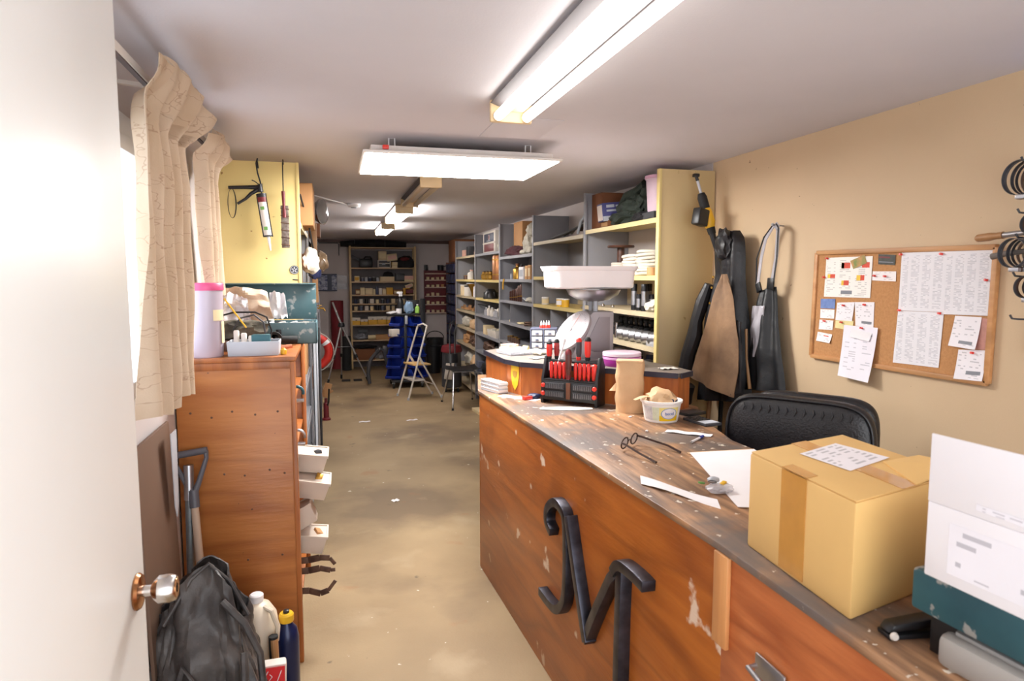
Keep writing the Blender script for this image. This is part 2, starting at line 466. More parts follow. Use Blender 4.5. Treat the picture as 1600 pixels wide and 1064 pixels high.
# ------------------------------------------------------------------ ceiling lamps
tube_on = mat('tube_lit', (255, 252, 246), .4, var=0, emit=TUBE_NEAR)
tube_far = mat('tube_lit_far', (255, 250, 244), .4, var=0, emit=TUBE_FAR)
tube_off = mat('tube_unlit', (214, 196, 168), .3, var=.03)
fixw = mat('fixture_white', (226, 220, 214), .4, var=.04)
fixc = mat('fixture_cream', (226, 200, 156), .5, var=.06)
def tube_fixture(label, x, y0, y1, w, lit, z=2.395, cream=False):
    t = thing('tube_light', label, 'ceiling light', (x, (y0 + y1) / 2, z))
    h = (y1 - y0) / 2
    MB().prism([(-w * .32, 0), (w * .32, 0), (w * .26, -.045), (-w * .26, -.045)], -h, h, 'y').build('housing', fixw, t, .003)
    MB().sheet(8, 2, lambda u, v: (w * (u - .5), -h + .01 + v * (2 * h - .02), -.030 - .012 * (1 - abs(2 * u - 1)) + .018 * abs(2 * u - 1)), .002).build('reflector', mat('reflector_darkened', (92, 86, 90), .5, var=.04), t)  # reflector colour darkened against tube glare, so the gap between tubes reads dark
    for s in (-1, 1):
        MB().box(-w / 2, w / 2, s * h - .012, s * h + .012, -.085, 0).build('end_plate', fixc, t, .006)
        for k in (-1, 1):
            MB().lathe([(.019, 0), (.019, .012), (.015, .018)], (k * w * .34, s * (h - .012), -.066), 16, (0, -s, 0)).build('lamp_holder', fixc, t)
    for k in (-1, 1):
        tb = MB().cyl((k * w * .34, -h + .03, -.066), (k * w * .34, h - .03, -.066), .0185, None, 16).build('tube', lit, t)
    return t
tube_fixture('near fluorescent fixture with two lit tubes above the counter', .70, 1.32, 2.63, .17, tube_on)
tube_fixture('unlit fluorescent fixture hanging beyond the square light panel', .665, 4.63, 5.95, .15, tube_off)
tube_fixture('lit twin tube fixture between the unlit fixture and the farthest one', .68, 6.55, 7.85, .17, tube_far)
tube_fixture('farthest lit twin tube fixture near the end wall', .70, 8.75, 10.05, .17, tube_far)

t = thing('light_panel', 'large flat lit panel light on the ceiling', 'ceiling light', (.665, 3.715, 2.303))
MB().box(-.51, .51, -.36, .36, 0, .012).box(-.47, .47, -.31, .31, .012, .045).build('frame', fixw, t, .003)
MB().box(-.495, .495, -.335, .335, -.004, 0).build('diffuser', mat('panel_lit', (255, 253, 250), .4, var=0, emit=PANEL_E), t)
for x in (-.36, .36):
    MB().tube([(x - .015, -.22, .04), (x - .015, -.22, .097), (x + .015, -.22, .097), (x + .015, -.22, .04)], .004, 6).build('bracket', MATS['white_plastic'], t)
    MB().tube([(x - .015, .22, .04), (x - .015, .22, .097), (x + .015, .22, .097), (x + .015, .22, .04)], .004, 6).build('bracket', MATS['white_plastic'], t)
MB().cb((-.40, -.34, .03), (.03, .02, .02)).build('connector', MATS['bright_red'], t, .003)

t = thing('smoke_detector', 'small round white smoke detector on the ceiling', 'detector', (.213, 6.65, ZC))
MB().lathe([(.062, 0), (.062, -.018), (.05, -.034)], n=24).build('body', MATS['white_plastic'], t)
MB().lathe([(.03, -.034), (.026, -.042)], n=20).build('vent_ring', MATS['light_gray'], t)
one(MB().tube([(-.40, 5.4, ZC - .008), (.15, 6.65, ZC - .008)], .006, 6), 'ceiling_conduit', MATS['white_plastic'], 'thin white conduit running to the smoke detector', 'conduit')
# ================================================================== LEFT SIDE
# curtain rail and curtains
t = thing('curtain_rail', 'pale metal curtain rail above the left window', 'curtain rail', (-.53, 1.2, 2.29))
MB().box(-.012, .012, 0, 2.55, -.012, .012).build('rail', MATS['offwhite'], t, .003)
MB().box(-.008, .008, 0, 2.55, -.016, -.0121).build('track_slot', mat('slot_dark', (84, 66, 60), .6), t)
for y in (.1, 1.2, 2.45):
    MB().bar((0, y, 0.01), (-.105, y, .02), .02, .012).build('bracket', MATS['offwhite'], t)
cur = mat('curtain_fabric', (216, 196, 172), .9, scale=5, col2=(202, 178, 150), bump=.15, bscale=200)
N, L, b = nodes_of(cur)
src = b.inputs['Base Color'].links[0].from_socket
tc = N.new('ShaderNodeTexCoord'); mp = N.new('ShaderNodeMapping'); mp.inputs['Scale'].default_value = (5, 5, 14); L.new(tc.outputs['Object'], mp.inputs[0])
nz = N.new('ShaderNodeTexNoise'); nz.inputs['Scale'].default_value = 2.0; L.new(mp.outputs[0], nz.inputs[0])
ad = N.new('ShaderNodeVectorMath'); ad.operation = 'ADD'; L.new(mp.outputs[0], ad.inputs[0]); L.new(nz.outputs['Color'], ad.inputs[1])
vo = N.new('ShaderNodeTexVoronoi'); vo.feature = 'DISTANCE_TO_EDGE'; vo.inputs['Scale'].default_value = 0.9; L.new(ad.outputs[0], vo.inputs[0])
rp = N.new('ShaderNodeValToRGB'); rp.color_ramp.elements[0].position = .0; rp.color_ramp.elements[1].position = .018
rp.color_ramp.elements[0].color = (.55, .55, .55, 1); rp.color_ramp.elements[1].color = (0, 0, 0, 1); L.new(vo.outputs[0], rp.inputs[0])
mx = N.new('ShaderNodeMix'); mx.data_type = 'RGBA'; L.new(rp.outputs[0], mx.inputs[0]); L.new(src, mx.inputs[6]); mx.inputs[7].default_value = lin((150, 108, 84))
L.new(mx.outputs[2], b.inputs['Base Color'])
tr = N.new('ShaderNodeBsdfTranslucent'); L.new(mx.outputs[2], tr.inputs[0]); ms = N.new('ShaderNodeMixShader'); ms.inputs[0].default_value = .22
out = [n for n in N if n.type == 'OUTPUT_MATERIAL'][0]
L.new(b.outputs[0], ms.inputs[1]); L.new(tr.outputs[0], ms.inputs[2]); L.new(ms.outputs[0], out.inputs[0])
def interp(tab, t):
    for (a, x), (b_, y) in zip(tab, tab[1:]):
        if t <= b_: return x + (y - x) * (t - a) / (b_ - a)
    return tab[-1][1]
def curtain(x0, left, right, z0, z1, pleats, seed):
    def fn(u, v):
        a, b_ = interp(left, v), interp(right, v)
        y = a + (b_ - a) * u
        head = max(0, 1 - v / .10)
        amp = .024 * (1 - .7 * head) + .010 * v
        x = x0 + amp * math.sin(u * pleats * 2 * PI + 1.2 * math.sin(v * 3 + seed)) + .008 * noise.noise(Vector((u * 6, v * 5, seed)))
        saw = (u * pleats * .9 + .3) % 1.0
        x += head * (.045 + .035 * saw) + .02 * math.exp(-((v - .05) / .05) ** 2)
        z = z0 + (z1 - z0) * v + head * (.05 * math.sin(u * PI) - .035 * saw) + .012 * math.sin(u * 9 + seed) * (v > .95)
        return (x, y, z)
    return MB().sheet(96, 60, fn, .0025)
t = thing('curtain', 'wide beige curtain panel gathered beside the open door', 'curtain', (-.51, 2.03, 1.28), group='window curtains')
curtain(-.505, [(0, 2.03), (.25, 2.05), (1, 1.99)], [(0, 2.85), (.10, 2.80), (.17, 2.60), (.30, 2.66), (1, 2.50)], 2.31, 1.30, 4.5, 1.0).build('drape', cur, t, w=True)
t = thing('curtain', 'narrow beige curtain panel hanging beside the yellow shelf end', 'curtain', (-.53, 3.1, 1.5), group='window curtains')
curtain(-.535, [(0, 3.02), (.08, 3.06), (.2, 3.14), (1, 3.12)], [(0, 3.55), (.10, 3.58), (.2, 3.46), (1, 3.64)], 2.30, 1.46, 3.0, 4.0).build('drape', cur, t, w=True)

# wooden cabinet open to the aisle
ply = wood('cabinet_plywood', (188, 122, 64), (164, 98, 48), 'x', 5, 6, .38, (138, 78, 38))
plyv = wood('cabinet_edge', (178, 108, 54), (150, 84, 40), 'z', 7, 5, .4)
spots(ply, 34, .755, (70, 44, 30), 2, 3, .8, .02)
CX0, CX1, CY0, CY1, CZ = -.632, -.165, 2.95, 3.95, 1.365
cab = thing('wooden_cabinet', 'orange plywood cabinet with nailed side and open shelves facing the aisle', 'cabinet', (CX0, CY0, 0))
MB().box(CX0, CX1 - .02, CY0, CY0 + .018, 0, CZ - .02).build('side_panel', ply, cab, .001, w=True)
MB().box(CX0, CX1 - .02, CY1 - .018, CY1, 0, CZ - .02).build('side_panel', ply, cab, .001, w=True)
MB().box(CX1 - .02, CX1, CY0 - .004, CY0 + .045, 0, CZ - .02).build('stile', plyv, cab, .003, w=True)
MB().box(CX1 - .02, CX1, CY1 - .045, CY1, 0, CZ - .02).build('stile', plyv, cab, .003, w=True)
MB().box(CX0 - .0, CX1 + .004, CY0 - .006, CY1, CZ - .02, CZ).build('top', plyv, cab, .003, w=True)
MB().box(CX0, CX1 - .02, CY0 - .003, CY0 + .0, CZ - .05, CZ - .02).build('top_rail', plyv, cab, .001, w=True)
MB().box(CX0, CX0 + .012, CY0 + .018, CY1 - .018, 0.02, CZ - .02).build('back', ply, cab, w=True)
for z in (.10, .36, .62, .88, 1.12):
    MB().box(CX0 + .012, CX1 - .02, CY0 + .018, CY1 - .018, z, z + .018).build('shelf', plyv, cab, .001, w=True)
nail = MB().lathe([(.005, 0), (.0035, .0015)], n=10, axis=(0, -1, 0)).mesh('nail'); nail.materials.append(MATS['rust_steel'])
for z, xs in ((1.13, (-.58, -.50, -.42, -.33, -.24)), (.87, (-.56, -.46, -.38, -.28, -.22)), (.50, (-.52, -.38, -.24))):
    for x in xs:
        o = bpy.data.objects.new('nail', nail); COL.objects.link(o); o.parent = cab; o.location = (x - CX0, -.0001, z + .012 * math.sin(x * 40))
# drawer bins sticking out of the cabinet
binm = mat('bin_plastic', (206, 192, 178), .45, var=.06)
def open_bin(mb, w, d, h, t=.004, flare=.012):
    a, b_ = w / 2, d / 2; f = flare
    ob = [(-a + f, -b_ + f, 0), (a - f, -b_ + f, 0), (a - f, b_ - f, 0), (-a + f, b_ - f, 0)]
    ot = [(-a, -b_, h), (a, -b_, h), (a, b_, h), (-a, b_, h)]
    it = [(-a + t, -b_ + t, h), (a - t, -b_ + t, h), (a - t, b_ - t, h), (-a + t, b_ - t, h)]
    ib = [(-a + f + t, -b_ + f + t, t), (a - f - t, -b_ + f + t, t), (a - f - t, b_ - f - t, t), (-a + f + t, b_ - f - t, t)]
    vs_ = ob + ot + it + ib; fs = [(3, 2, 1, 0), (12, 13, 14, 15)]
    for i in range(4):
        j = (i + 1) % 4
        fs += [(i, j, 4 + j, 4 + i), (4 + i, 4 + j, 8 + j, 8 + i), (8 + i, 8 + j, 12 + j, 12 + i)]
    return mb.add(vs_, fs)
bl = ['topmost pale plastic bin sticking out of the plywood cabinet, holding dark scraps',
      'second pale plastic bin from the top of the plywood cabinet, holding a brass fitting',
      'tilted pale plastic bin hanging out of the plywood cabinet',
      'lowest pale plastic bin on the side of the plywood cabinet']
for k, (x, y, z, rx, ry) in enumerate(((-.135, 3.22, .80, .12, .15), (-.13, 3.17, .69, .15, .20), (-.155, 3.13, .56, .0, -.5), (-.145, 3.12, .45, .1, .15))):
    t = thing('plastic_bin', bl[k], 'bin', (x, y, z), group='bins on the plywood cabinet'); t.rotation_euler = (rx, ry, 0)
    open_bin(MB(), .16, .12, .085).build('body', binm, t, .002)
    open_bin(MB(Matrix.Translation((0, 0, .080))), .168, .128, .012, .007, 0).build('rim', binm, t)
    rr = random.Random(k)
    for q in range(3):
        m2 = [MATS['dark_gray'], MATS['brass'], MATS['steel'], MATS['cardboard']][k]
        MB().cb((rr.uniform(-.04, .04), rr.uniform(-.02, .02), .045 + .02 * q), (.05, .03, .018), (rr.uniform(-.5, .5), rr.uniform(-.6, .6), rr.uniform(0, 3))).build('hardware', m2, t, .003)
# hooked blades below the bins
for k, (z, s, lab) in enumerate(((.405, .9, 'upper curved dark blade poking out of the plywood cabinet'), (.355, .85, 'middle straight dark blade poking out of the plywood cabinet'), (.26, 1.1, 'lowest hooked dark blade poking out of the plywood cabinet'))):
    pts = [(-.22, 3.10, z), (-.14, 3.08, z + .005), (-.09, 3.06, z + (.02 if k != 2 else -.005)), (-.05 * s, 3.05, z + (.018 if k == 0 else .01)), (-.022, 3.045, z + (-.012 if k == 0 else (.012 if k == 1 else .055)))]
    mb = MB()
    for p, q, w_ in zip(pts, pts[1:], (.03, .03, .026, .016)):
        mb.bar(p, q, .006, w_)
    t = thing('curved_blade', lab, 'blade', pts[0], group='blades in the cabinet'); mb.build('blade', MATS['rust_steel'], t, .001, w=True)
    MB().cyl((-.30, 3.11, z), (-.215, 3.10, z), .014, .012, 10).build('tang', MATS['black_metal'], t, w=True)
# tools kept on the cabinet edge
for k, (z, m2, lab) in enumerate(((1.20, 'teal_paint', 'small teal clamp on the upper shelf of the plywood cabinet'), (1.00, 'steel', 'steel pulley block hanging at the edge of the plywood cabinet'))):
    t = thing('hand_clamp', lab, 'tool', (-.17, 3.12, z))
    MB().tube(arc((0, 0, -.02), .028, -.3, 3.6, 12), .007, 8).build('frame', MATS[m2], t)
    MB().cyl((-.03, 0, -.055), (.03, 0, -.055), .008, None, 10).build('screw', MATS['steel'], t)
    MB().cb((-.045, 0, -.04), (.03, .05, .05)).build('jaw', MATS[m2], t, .004)

# things on top of the cabinet
t = thing('storage_canister', 'tall translucent plastic canister with a pink lid on the plywood cabinet', 'canister', (-.52, 3.03, CZ))
cm = mat('frosted_plastic', (214, 200, 214), .35, var=.04, trans=.25)
MB().lathe([(.060, 0), (.064, .006), (.070, .28), (.070, .285), (.067, .285), (.061, .008)], n=36).build('body', cm, t)
MB().lathe([(.0735, .280), (.0745, .284), (.0745, .306), (.071, .311), (.02, .312)], n=36).build('lid', MATS['pink'], t)
for a, z0, z1, w_ in ((-.6, .155, .20, .05), (-.25, .06, .15, .022)):
    MB().sheet(6, 2, lambda u, v: ((.0715 + .0012 * (z0 > .1)) * math.cos(a + (u - .5) * w_ * 16), (.0715) * math.sin(a + (u - .5) * w_ * 16), z0 + v * (z1 - z0)), .0005).build('masking_tape', MATS['cream'], t)
t = thing('parts_tray', 'low pale gray tray holding glass vials on the plywood cabinet', 'tray', (-.335, 3.07, CZ))
open_bin(MB(), .21, .13, .062, .004, .004).build('tray', MATS['light_gray'], t, .002)
for k in range(4):
    MB().lathe([(.012, .005), (.012, .10 - .012 * k), (.009, .105 - .012 * k)], (-.075 + .03 * k, .02, 0), 14).build('vial', MATS['offwhite'], t)
MB().cb((.025, .02, .06), (.075, .05, .05)).build('teal_block', MATS['teal_paint'], t, .003)
one(MB().blob((0, 0, .045), (.125, .055, .045), 3, .35, 2.4, flat=.001), 'oily_rag', mat('oily_rag', (112, 106, 90), .9, scale=14, col2=(44, 44, 42), bump=.5), 'rolled oily rag behind the gray tray on the plywood cabinet', 'rag', (-.42, 3.27, CZ + .05))
one(MB().cb((0, 0, .025), (.28, .10, .05)), 'wooden_block', MATS['rust_steel'], 'rusty block under the oily rag on the plywood cabinet', 'block', (-.42, 3.27, CZ), bevel=.004)
one(MB().tube([(-.16, 0, .02), (-.13, 0, .06), (-.04, .01, .085), (.05, 0, .085), (.10, .01, .06), (.12, 0, .0), (.11, -.01, -.06)], .004, 8), 'black_cable', MATS['black_rubber'], 'black cable arching over the oily rag', 'cable', (-.40, 3.26, CZ + .09))
one(MB().tube([(-.06, 0, 0), (-.03, 0, .05), (.03, 0, .065), (.07, 0, .03), (.08, 0, -.05)], .004, 8), 'gray_cable', MATS['dark_gray'], 'short dark gray cable curled under the black cable arch', 'cable', (-.38, 3.22, CZ + .10))
one(MB().cyl((-.09, 0, .13), (.0, -.02, 0), .0035, None, 6), 'yellow_rod', MATS['yellow_plastic'], 'thin yellow rod leaning beside the canister', 'rod', (-.38, 3.20, CZ + .11))
def crumple(w_, h_, seed, amp=.03):
    return MB().sheet(16, 14, lambda u, v: ((u - .5) * w_ * (1 - .25 * v * abs(math.sin(seed))), amp * noise.noise(Vector((u * 3.3, v * 3.3, seed))) * 2 + .02 * v, v * h_ * (1 - .35 * (u - .35) ** 2) + .018 * noise.noise(Vector((u * 5, seed, v * 2)))), .0015)
one(crumple(.26, .17, 2.0), 'crumpled_bag', mat('waxed_paper', (206, 186, 164), .5, var=.12, scale=10, bump=.2), 'crumpled tan paper bag in front of the teal toolbox lid', 'paper bag', (-.42, 3.52, CZ + .115))
one(crumple(.10, .14, 5.0, .02), 'paper_wad', MATS['paper'], 'white torn paper stuck against the teal toolbox lid', 'paper', (-.285, 3.70, CZ + .12))
one(crumple(.15, .15, 8.0, .03), 'plastic_wrap', MATS['clear_plastic'], 'clear crumpled plastic wrap beside the canister', 'plastic wrap', (-.46, 3.42, CZ + .105))
t = thing('toolbox', 'open dark teal metal toolbox with its lid up, behind the clutter on the cabinet', 'toolbox', (-.33, 3.62, CZ))
tw_ = spots(mat('teal_worn', (88, 112, 118), .5, .15, scale=6, col2=(58, 92, 98)), 20, .62, (170, 172, 168), 5, 2, .7, .05)
MB().box(-.24, .245, -.12, .12, 0, .008).box(-.24, .245, -.12, -.112, 0, .108).box(-.24, .245, .112, .12, 0, .108).box(-.24, -.232, -.12, .12, 0, .108).box(.237, .245, -.12, .12, 0, .108).build('tray', tw_, t, .003)
MB().cb((0, .145, .205), (.48, .012, .19), (-.06, 0, 0)).box(-.24, .24, .10, .15, .295, .303).build('lid', tw_, t, .003)
MB().box(.05, .075, -.124, -.118, .05, .075).build('latch', MATS['black_metal'], t, .003)
for k in range(9):
    rr = random.Random(40 + k)
    MB().cb((-.02 + .028 * k, rr.uniform(-.07, 0), .10), (.06, .016, .012), (rr.uniform(-.4, .4), rr.uniform(-.3, .3), rr.uniform(-.6, .6))).build('hand_tool', MATS[['steel', 'paper', 'dark_gray', 'offwhite'][k % 4]], t, .003)
one(MB().lathe([(.035, 0), (.035, .02), (.022, .02), (.022, 0)], (0, 0, .036), 20, (0, -1, 0)).cyl((0, -.01, .036), (.10, .02, .026), .016, .02, 12), 'bicycle_pump_head', MATS['black_rubber'], 'small black coiled fitting under the toolbox overhang', 'fitting', (-.28, 3.42, CZ))
one(MB().cyl((-.03, 0, .012), (.06, .04, .022), .010, None, 10), 'copper_tube', mat('copper', (214, 140, 110), .35, .8, var=.1), 'short copper tube at the corner of the plywood cabinet', 'tube', (-.25, 3.14, CZ))
one(MB().lathe([(.010, 0), (.013, .003), (.013, .02), (.006, .028)], n=14), 'brass_nut', MATS['yellow_plastic'], 'tiny yellow cap beside the gray tray', 'cap', (-.215, 3.04, CZ))

# ------------------------------------------------------------------ on the floor by the door
t = thing('shovel', 'garden spade with a gray D handle leaning on the plywood cabinet', 'spade', (-.52, 2.74, 0))
ax = Vector((-.565, 2.87, .80)); d0 = Vector((-.52, 2.76, .24)); up = (ax - d0).normalized()
MB().tube([d0, (ax + d0) / 2, ax], [.017, .016, .015], 12).build('shaft', mat('ash_wood', (196, 172, 150), .6, var=.1, scale=14, stretch=(1, 1, .1)), t, w=True)
g = mat('grip_gray', (92, 92, 100), .45, var=.12)
side = Vector((1, 0, .13)).normalized()
ft = ax + up * .02
gl_, gr_ = ft + up * .17 - side * .060, ft + up * .17 + side * .060
MB().tube([ft - up * .05, ft + up * .02], [.020, .020], 12).tube([ft, ft + up * .045 - side * .022, gl_ - up * .03, gl_], [.014, .011, .009, .010], 10).tube([ft, ft + up * .045 + side * .022, gr_ - up * .03, gr_], [.014, .011, .009, .010], 10).build('yoke', g, t, w=True)
MB().tube([gl_ - side * .006, gr_ + side * .006], .0145, 12).build('grip', g, t, w=True)
bl_ = d0 - up * .02
MB().sheet(8, 8, lambda u, v: tuple(bl_ + up * (.05 - .25 * v) + side * ((u - .5) * .17) + Vector((0, -.012 * (2 * u - 1) ** 2, 0))), .003).build('blade', MATS['rust_steel'], t, w=True)
t = thing('galvanised_pipe', 'galvanised gray pipe standing beside the spade', 'pipe', (-.585, 2.86, 0))
MB().tube([(0, -.06, 0), (0, .03, .92)], .016, 12).build('pipe', mat('galvanised', (128, 134, 136), .5, .6, var=.2, scale=30), t)
MB().tube([(0, .020, .80), (0, .034, .94)], .0195, 12).build('coupling', MATS['steel'], t)
t = thing('hardboard_sheet', 'brown hardboard sheet leaning on the wall behind the door', 'board', (-.60, 2.3, 0))
MB().cb((.0, .20, .58), (.012, .44, 1.16), (0, -.03, 0)).build('sheet', mat('hardboard', (104, 80, 64), .6, var=.1, scale=3), t, .002)
MB().prism([(.27, 1.14), (.36, 1.14), (.345, .86), (.315, .82), (.29, .87)], .024, .027, 'x').build('white_sticker', MATS['light_gray'], t)
# black leather tool bag
t = thing('leather_bag', 'slumped black leather tote bag on the floor by the door', 'bag', (-.43, 2.36, 0))
bagm = mat('bag_leather', (88, 83, 80), .5, scale=7, col2=(40, 39, 41), bump=.9, bscale=16)
def bagf(u, v):
    a = u * 2 * PI
    r = 1 - .34 * v ** 2 + .05 * math.sin(3 * a + 6 * v) + .06 * noise.noise(Vector((math.cos(a) * 2, math.sin(a) * 2, v * 4)))
    ex = .175 * (abs(math.cos(a)) ** .7) * (1 if math.cos(a) > 0 else -1) * r
    ey = (.20 * (1 - v) + .035 * v) * (abs(math.sin(a)) ** .7) * (1 if math.sin(a) > 0 else -1) * (1 + .25 * math.sin(PI * v))
    wr = noise.noise(Vector((math.cos(a) * 3.4, math.sin(a) * 3.4, v * 5 + 3))) * .030 + noise.noise(Vector((math.cos(a) * 8, math.sin(a) * 8, v * 9 + 1))) * .014 + .018 * abs(math.sin(4 * a + 5 * v + 2 * math.sin(3 * v)))
    lean = .03 * v
    top = .66 + .07 * math.exp(-((math.cos(a) - .1) / .6) ** 2) - .16 * max(0, math.cos(a)) ** 2 - .10 * max(0, -math.cos(a))
    return (ex - lean + wr * math.cos(a), ey + .04 * v + wr * math.sin(a) * 1.2, .005 + v * top + .02 * noise.noise(Vector((a, v * 6, 2))) * v)
MB().sheet(120, 56, bagf, -.006).build('body', bagm, t)
MB().tube([(-.10, -.19, .34), (-.06, -.15, .46), (-.01, -.185, .40), (.03, -.205, .28), (.09, -.19, .27), (.12, -.15, .36), (.115, -.10, .46)], .013, 8).build('strap', bagm, t)
MB().tube([(.05, -.07, .63), (.12, -.10, .56), (.165, -.10, .45), (.175, -.12, .33), (.14, -.17, .26)], .012, 8).build('strap', bagm, t)
MB().tube([(-.13, -.07, .57), (-.05, -.03, .70), (.0, .0, .735), (.06, .02, .66), (.12, .0, .54)], .007, 8).build('top_seam', bagm, t)
MB().tube([(-.17, -.14, .16), (-.12, -.19, .28), (-.05, -.215, .22), (-.02, -.22, .08)], .005, 6).build('piping', MATS['dark_gray'], t)
t = thing('white_jug', 'round white plastic jug behind the leather bag', 'jug', (-.325, 2.72, 0))
MB().lathe([(.075, 0), (.08, .01), (.082, .30), (.074, .36), (.05, .40), (.024, .415)], n=28).build('body', mat('jug_plastic', (222, 208, 186), .4, var=.05), t)
MB().lathe([(.026, .414), (.027, .44), (.022, .445)], n=20).build('cap', MATS['white_plastic'], t)
MB().tube([(.03, -.03, .40), (.06, -.05, .39), (.082, -.06, .33), (.075, -.055, .27)], .010, 8).build('handle', MATS['jug_plastic'], t)
t = thing('red_bag_of_dry_goods', 'upright paper packet with a red printed panel beside the leather bag', 'packet', (-.255, 2.46, 0))
MB().cb((0, 0, .15), (.10, .05, .30), (0, .04, .1)).build('packet', MATS['offwhite'], t, .008)
quad_sheet([(-.035, -.037, .298), (.052, -.028, .294), (.050, -.026, .195), (-.037, -.035, .199)], mat('red_print', (206, 32, 38), .5, var=.06), 'red_panel', t, w=False)
for pts in (((-.005, -.0355, .285), (-.018, -.0370, .262), (-.006, -.0360, .245), (.008, -.0345, .262), (.000, -.0350, .272)), ((.040, -.031, .280), (.024, -.0325, .240), (-.008, -.0355, .210)), ((-.022, -.037, .212), (-.016, -.0365, .224), (-.010, -.036, .210), (-.004, -.0355, .222))):
    MB().tube(pts, .0016, 6).build('printed_swirl', MATS['paper'], t)
MB().cb((0, -.0345, .178), (.055, .001, .008), (0, .04, .1)).build('print_line', MATS['mid_gray'], t)
t = thing('blue_bottle', 'dark blue metal bottle with a yellow cap at the cabinet foot', 'bottle', (-.215, 2.72, 0))
MB().lathe([(.042, 0), (.046, .008), (.047, .25), (.040, .285), (.024, .305), (.022, .318)], n=28).build('body', mat('bottle_blue', (22, 34, 76), .3, .2, var=.15), t)
MB().lathe([(.027, .316), (.029, .32), (.029, .345), (.024, .352)], n=24).build('cap', MATS['yellow_plastic'], t)
MB().lathe([(.012, .352), (.012, .362), (.009, .364)], n=14).build('valve', MATS['black_plastic'], t)
t = thing('rubber_mallet', 'rubber mallet standing head down beside the blue bottle', 'mallet', (-.245, 2.60, 0))
MB().tube([(0, 0, .05), (-.01, .02, .30)], [.012, .015], 10).build('handle', MATS['handle_wood'], t)
MB().tube([(-.012, .024, .20), (-.013, .026, .31)], [.0175, .018], 10).build('grip', MATS['black_rubber'], t)
MB().cyl((-.05, 0, .035), (.05, 0, .035), .034, None, 18).build('head', MATS['black_rubber'], t, .004)
# ================================================================== LEFT SHELVING
def shelving(label, x0, x1, y0, y1, zs, ztop, near=None, far='shelf_gray', shelf='shelf_gray', post='shelf_gray', post2='shelf_gray', back=None, front=1, yellow=(), group=None, dividers=()):
    """steel shelving bay; front = +1 if it opens towards +x, -1 towards -x"""
    t = thing('shelving_unit', label, 'shelving', (x0, y0, 0), group=group)
    xf = x1 if front > 0 else x0
    s = 1 if front > 0 else -1
    if near: MB().box(x0, x1, y0, y0 + .012, 0, ztop).build('end_panel', MATS[near], t, .002, w=True)
    MB().box(x0, x1, y1 - .010, y1, 0, ztop).build('side_panel', MATS[far], t, .001, w=True)
    ys = [(y1 - .03, y1 + .006)] + ([(y0 - .006, y0 + .03)] if near else [])
    for i_, (a, b_) in enumerate(ys):
        MB().box(min(xf - s * .012, xf + s * .004), max(xf - s * .012, xf + s * .004), a, b_, 0, ztop).build('post', MATS[post if i_ else post2], t, .001, w=True)
    if back:
        xb = x0 if front > 0 else x1
        MB().box(min(xb, xb + s * .008), max(xb, xb + s * .008), y0 + .012, y1 - .010, 0, ztop - .25).build('back_panel', MATS[back], t, w=True)
    for i, z in enumerate(zs):
        m = MATS['shelf_yellow'] if i in yellow else MATS[shelf]
        lip = (xf - s * .004, xf)
        MB().box(x0 + .008, x1 - .008, y0 + .013, y1 - .011, z - .004, z).box(min(lip), max(lip), y0 + .013, y1 - .030, z - .030, z).build('shelf', m, t, w=True)
    for (y, a, b_) in dividers:
        MB().box(x0 + .02, x1 - .012, y - .003, y + .003, a, b_).build('divider', MATS[far], t, w=True)
    return t
LX0, LX1 = -.60, -.175
lz = (.10, .42, .72, 1.02, 1.32, 1.66, 2.02)
shelving('near yellow steel shelving unit on the left behind the plywood cabinet', LX0, LX1, 4.0, 5.3, lz, 2.34, 'shelf_yellow', post='shelf_yellow', yellow=(5, 6), group='left shelving units')
shelving('second steel shelving unit along the left wall', LX0, LX1, 5.31, 6.6, lz, 2.30, None, group='left shelving units')
shelving('third steel shelving unit along the left wall', LX0, LX1, 6.61, 7.9, lz, 2.20, None, group='left shelving units')
shelving('last steel shelving unit along the left wall, by the life ring', LX0, LX1, 7.91, 8.9, lz[:5], 1.5, None, group='left shelving units')

# round badge on the yellow end panel
t = thing('round_badge', 'round black emblem badge stuck on the yellow shelf end', 'badge', (-.210, 3.999, 1.742))
MB().lathe([(.0255, 0), (.0255, .002), (.024, .0025)], n=28, axis=(0, -1, 0)).build('disc', MATS['dark_gray'], t)
MB().tube([(.0215 * math.cos(a), -.0028, .0215 * math.sin(a)) for a in [i * PI / 14 for i in range(28)]], .0015, 6, True).build('ring_mark', MATS['light_gray'], t)
mb = MB()
for k in range(5):
    a = k * 2 * PI / 5 + .3
    mb.cb((.010 * math.cos(a), -.003, .010 * math.sin(a)), (.011, .001, .006), (0, -a, 0))
mb.build('emblem', MATS['light_gray'], t)
quad_sheet([(-.222, 3.9985, 1.690), (-.192, 3.9985, 1.687), (-.192, 3.9985, 1.681), (-.222, 3.9985, 1.684)], MATS['dark_gray'], 'print_mark', t)

# caulking gun hanging on the yellow shelf end
t = thing('caulking_gun', 'black caulking gun with a white cartridge hanging on the yellow shelf end', 'caulking gun', (-.375, 3.96, 2.33))
o_ = Vector((-.375, 3.955, 2.33))
def V(x, z, y=0): return Vector((x, 3.955 + y, z))
MB().tube([V(-.385, 2.30, .04), V(-.388, 2.335, .04), V(-.383, 2.345, .0), V(-.390, 2.32, -.01), V(-.385, 2.27), V(-.372, 2.22), V(-.366, 2.14)], .004, 8).build('push_rod', MATS['black_metal'], t, w=True)
ca = Vector((-.366, 3.94, 2.135)); cd = Vector((.030, 0, -.235)).normalized()
MB().lathe([(.024, 0), (.024, .205), (.020, .212)], ca, 24, cd).build('cartridge', mat('cartridge_white', (226, 222, 216), .4, var=.04), t, w=True)
MB().lathe([(.0255, -.004), (.0255, .024), (.024, .026)], ca, 24, cd).build('cartridge_collar', MATS['dark_red'], t, w=True)
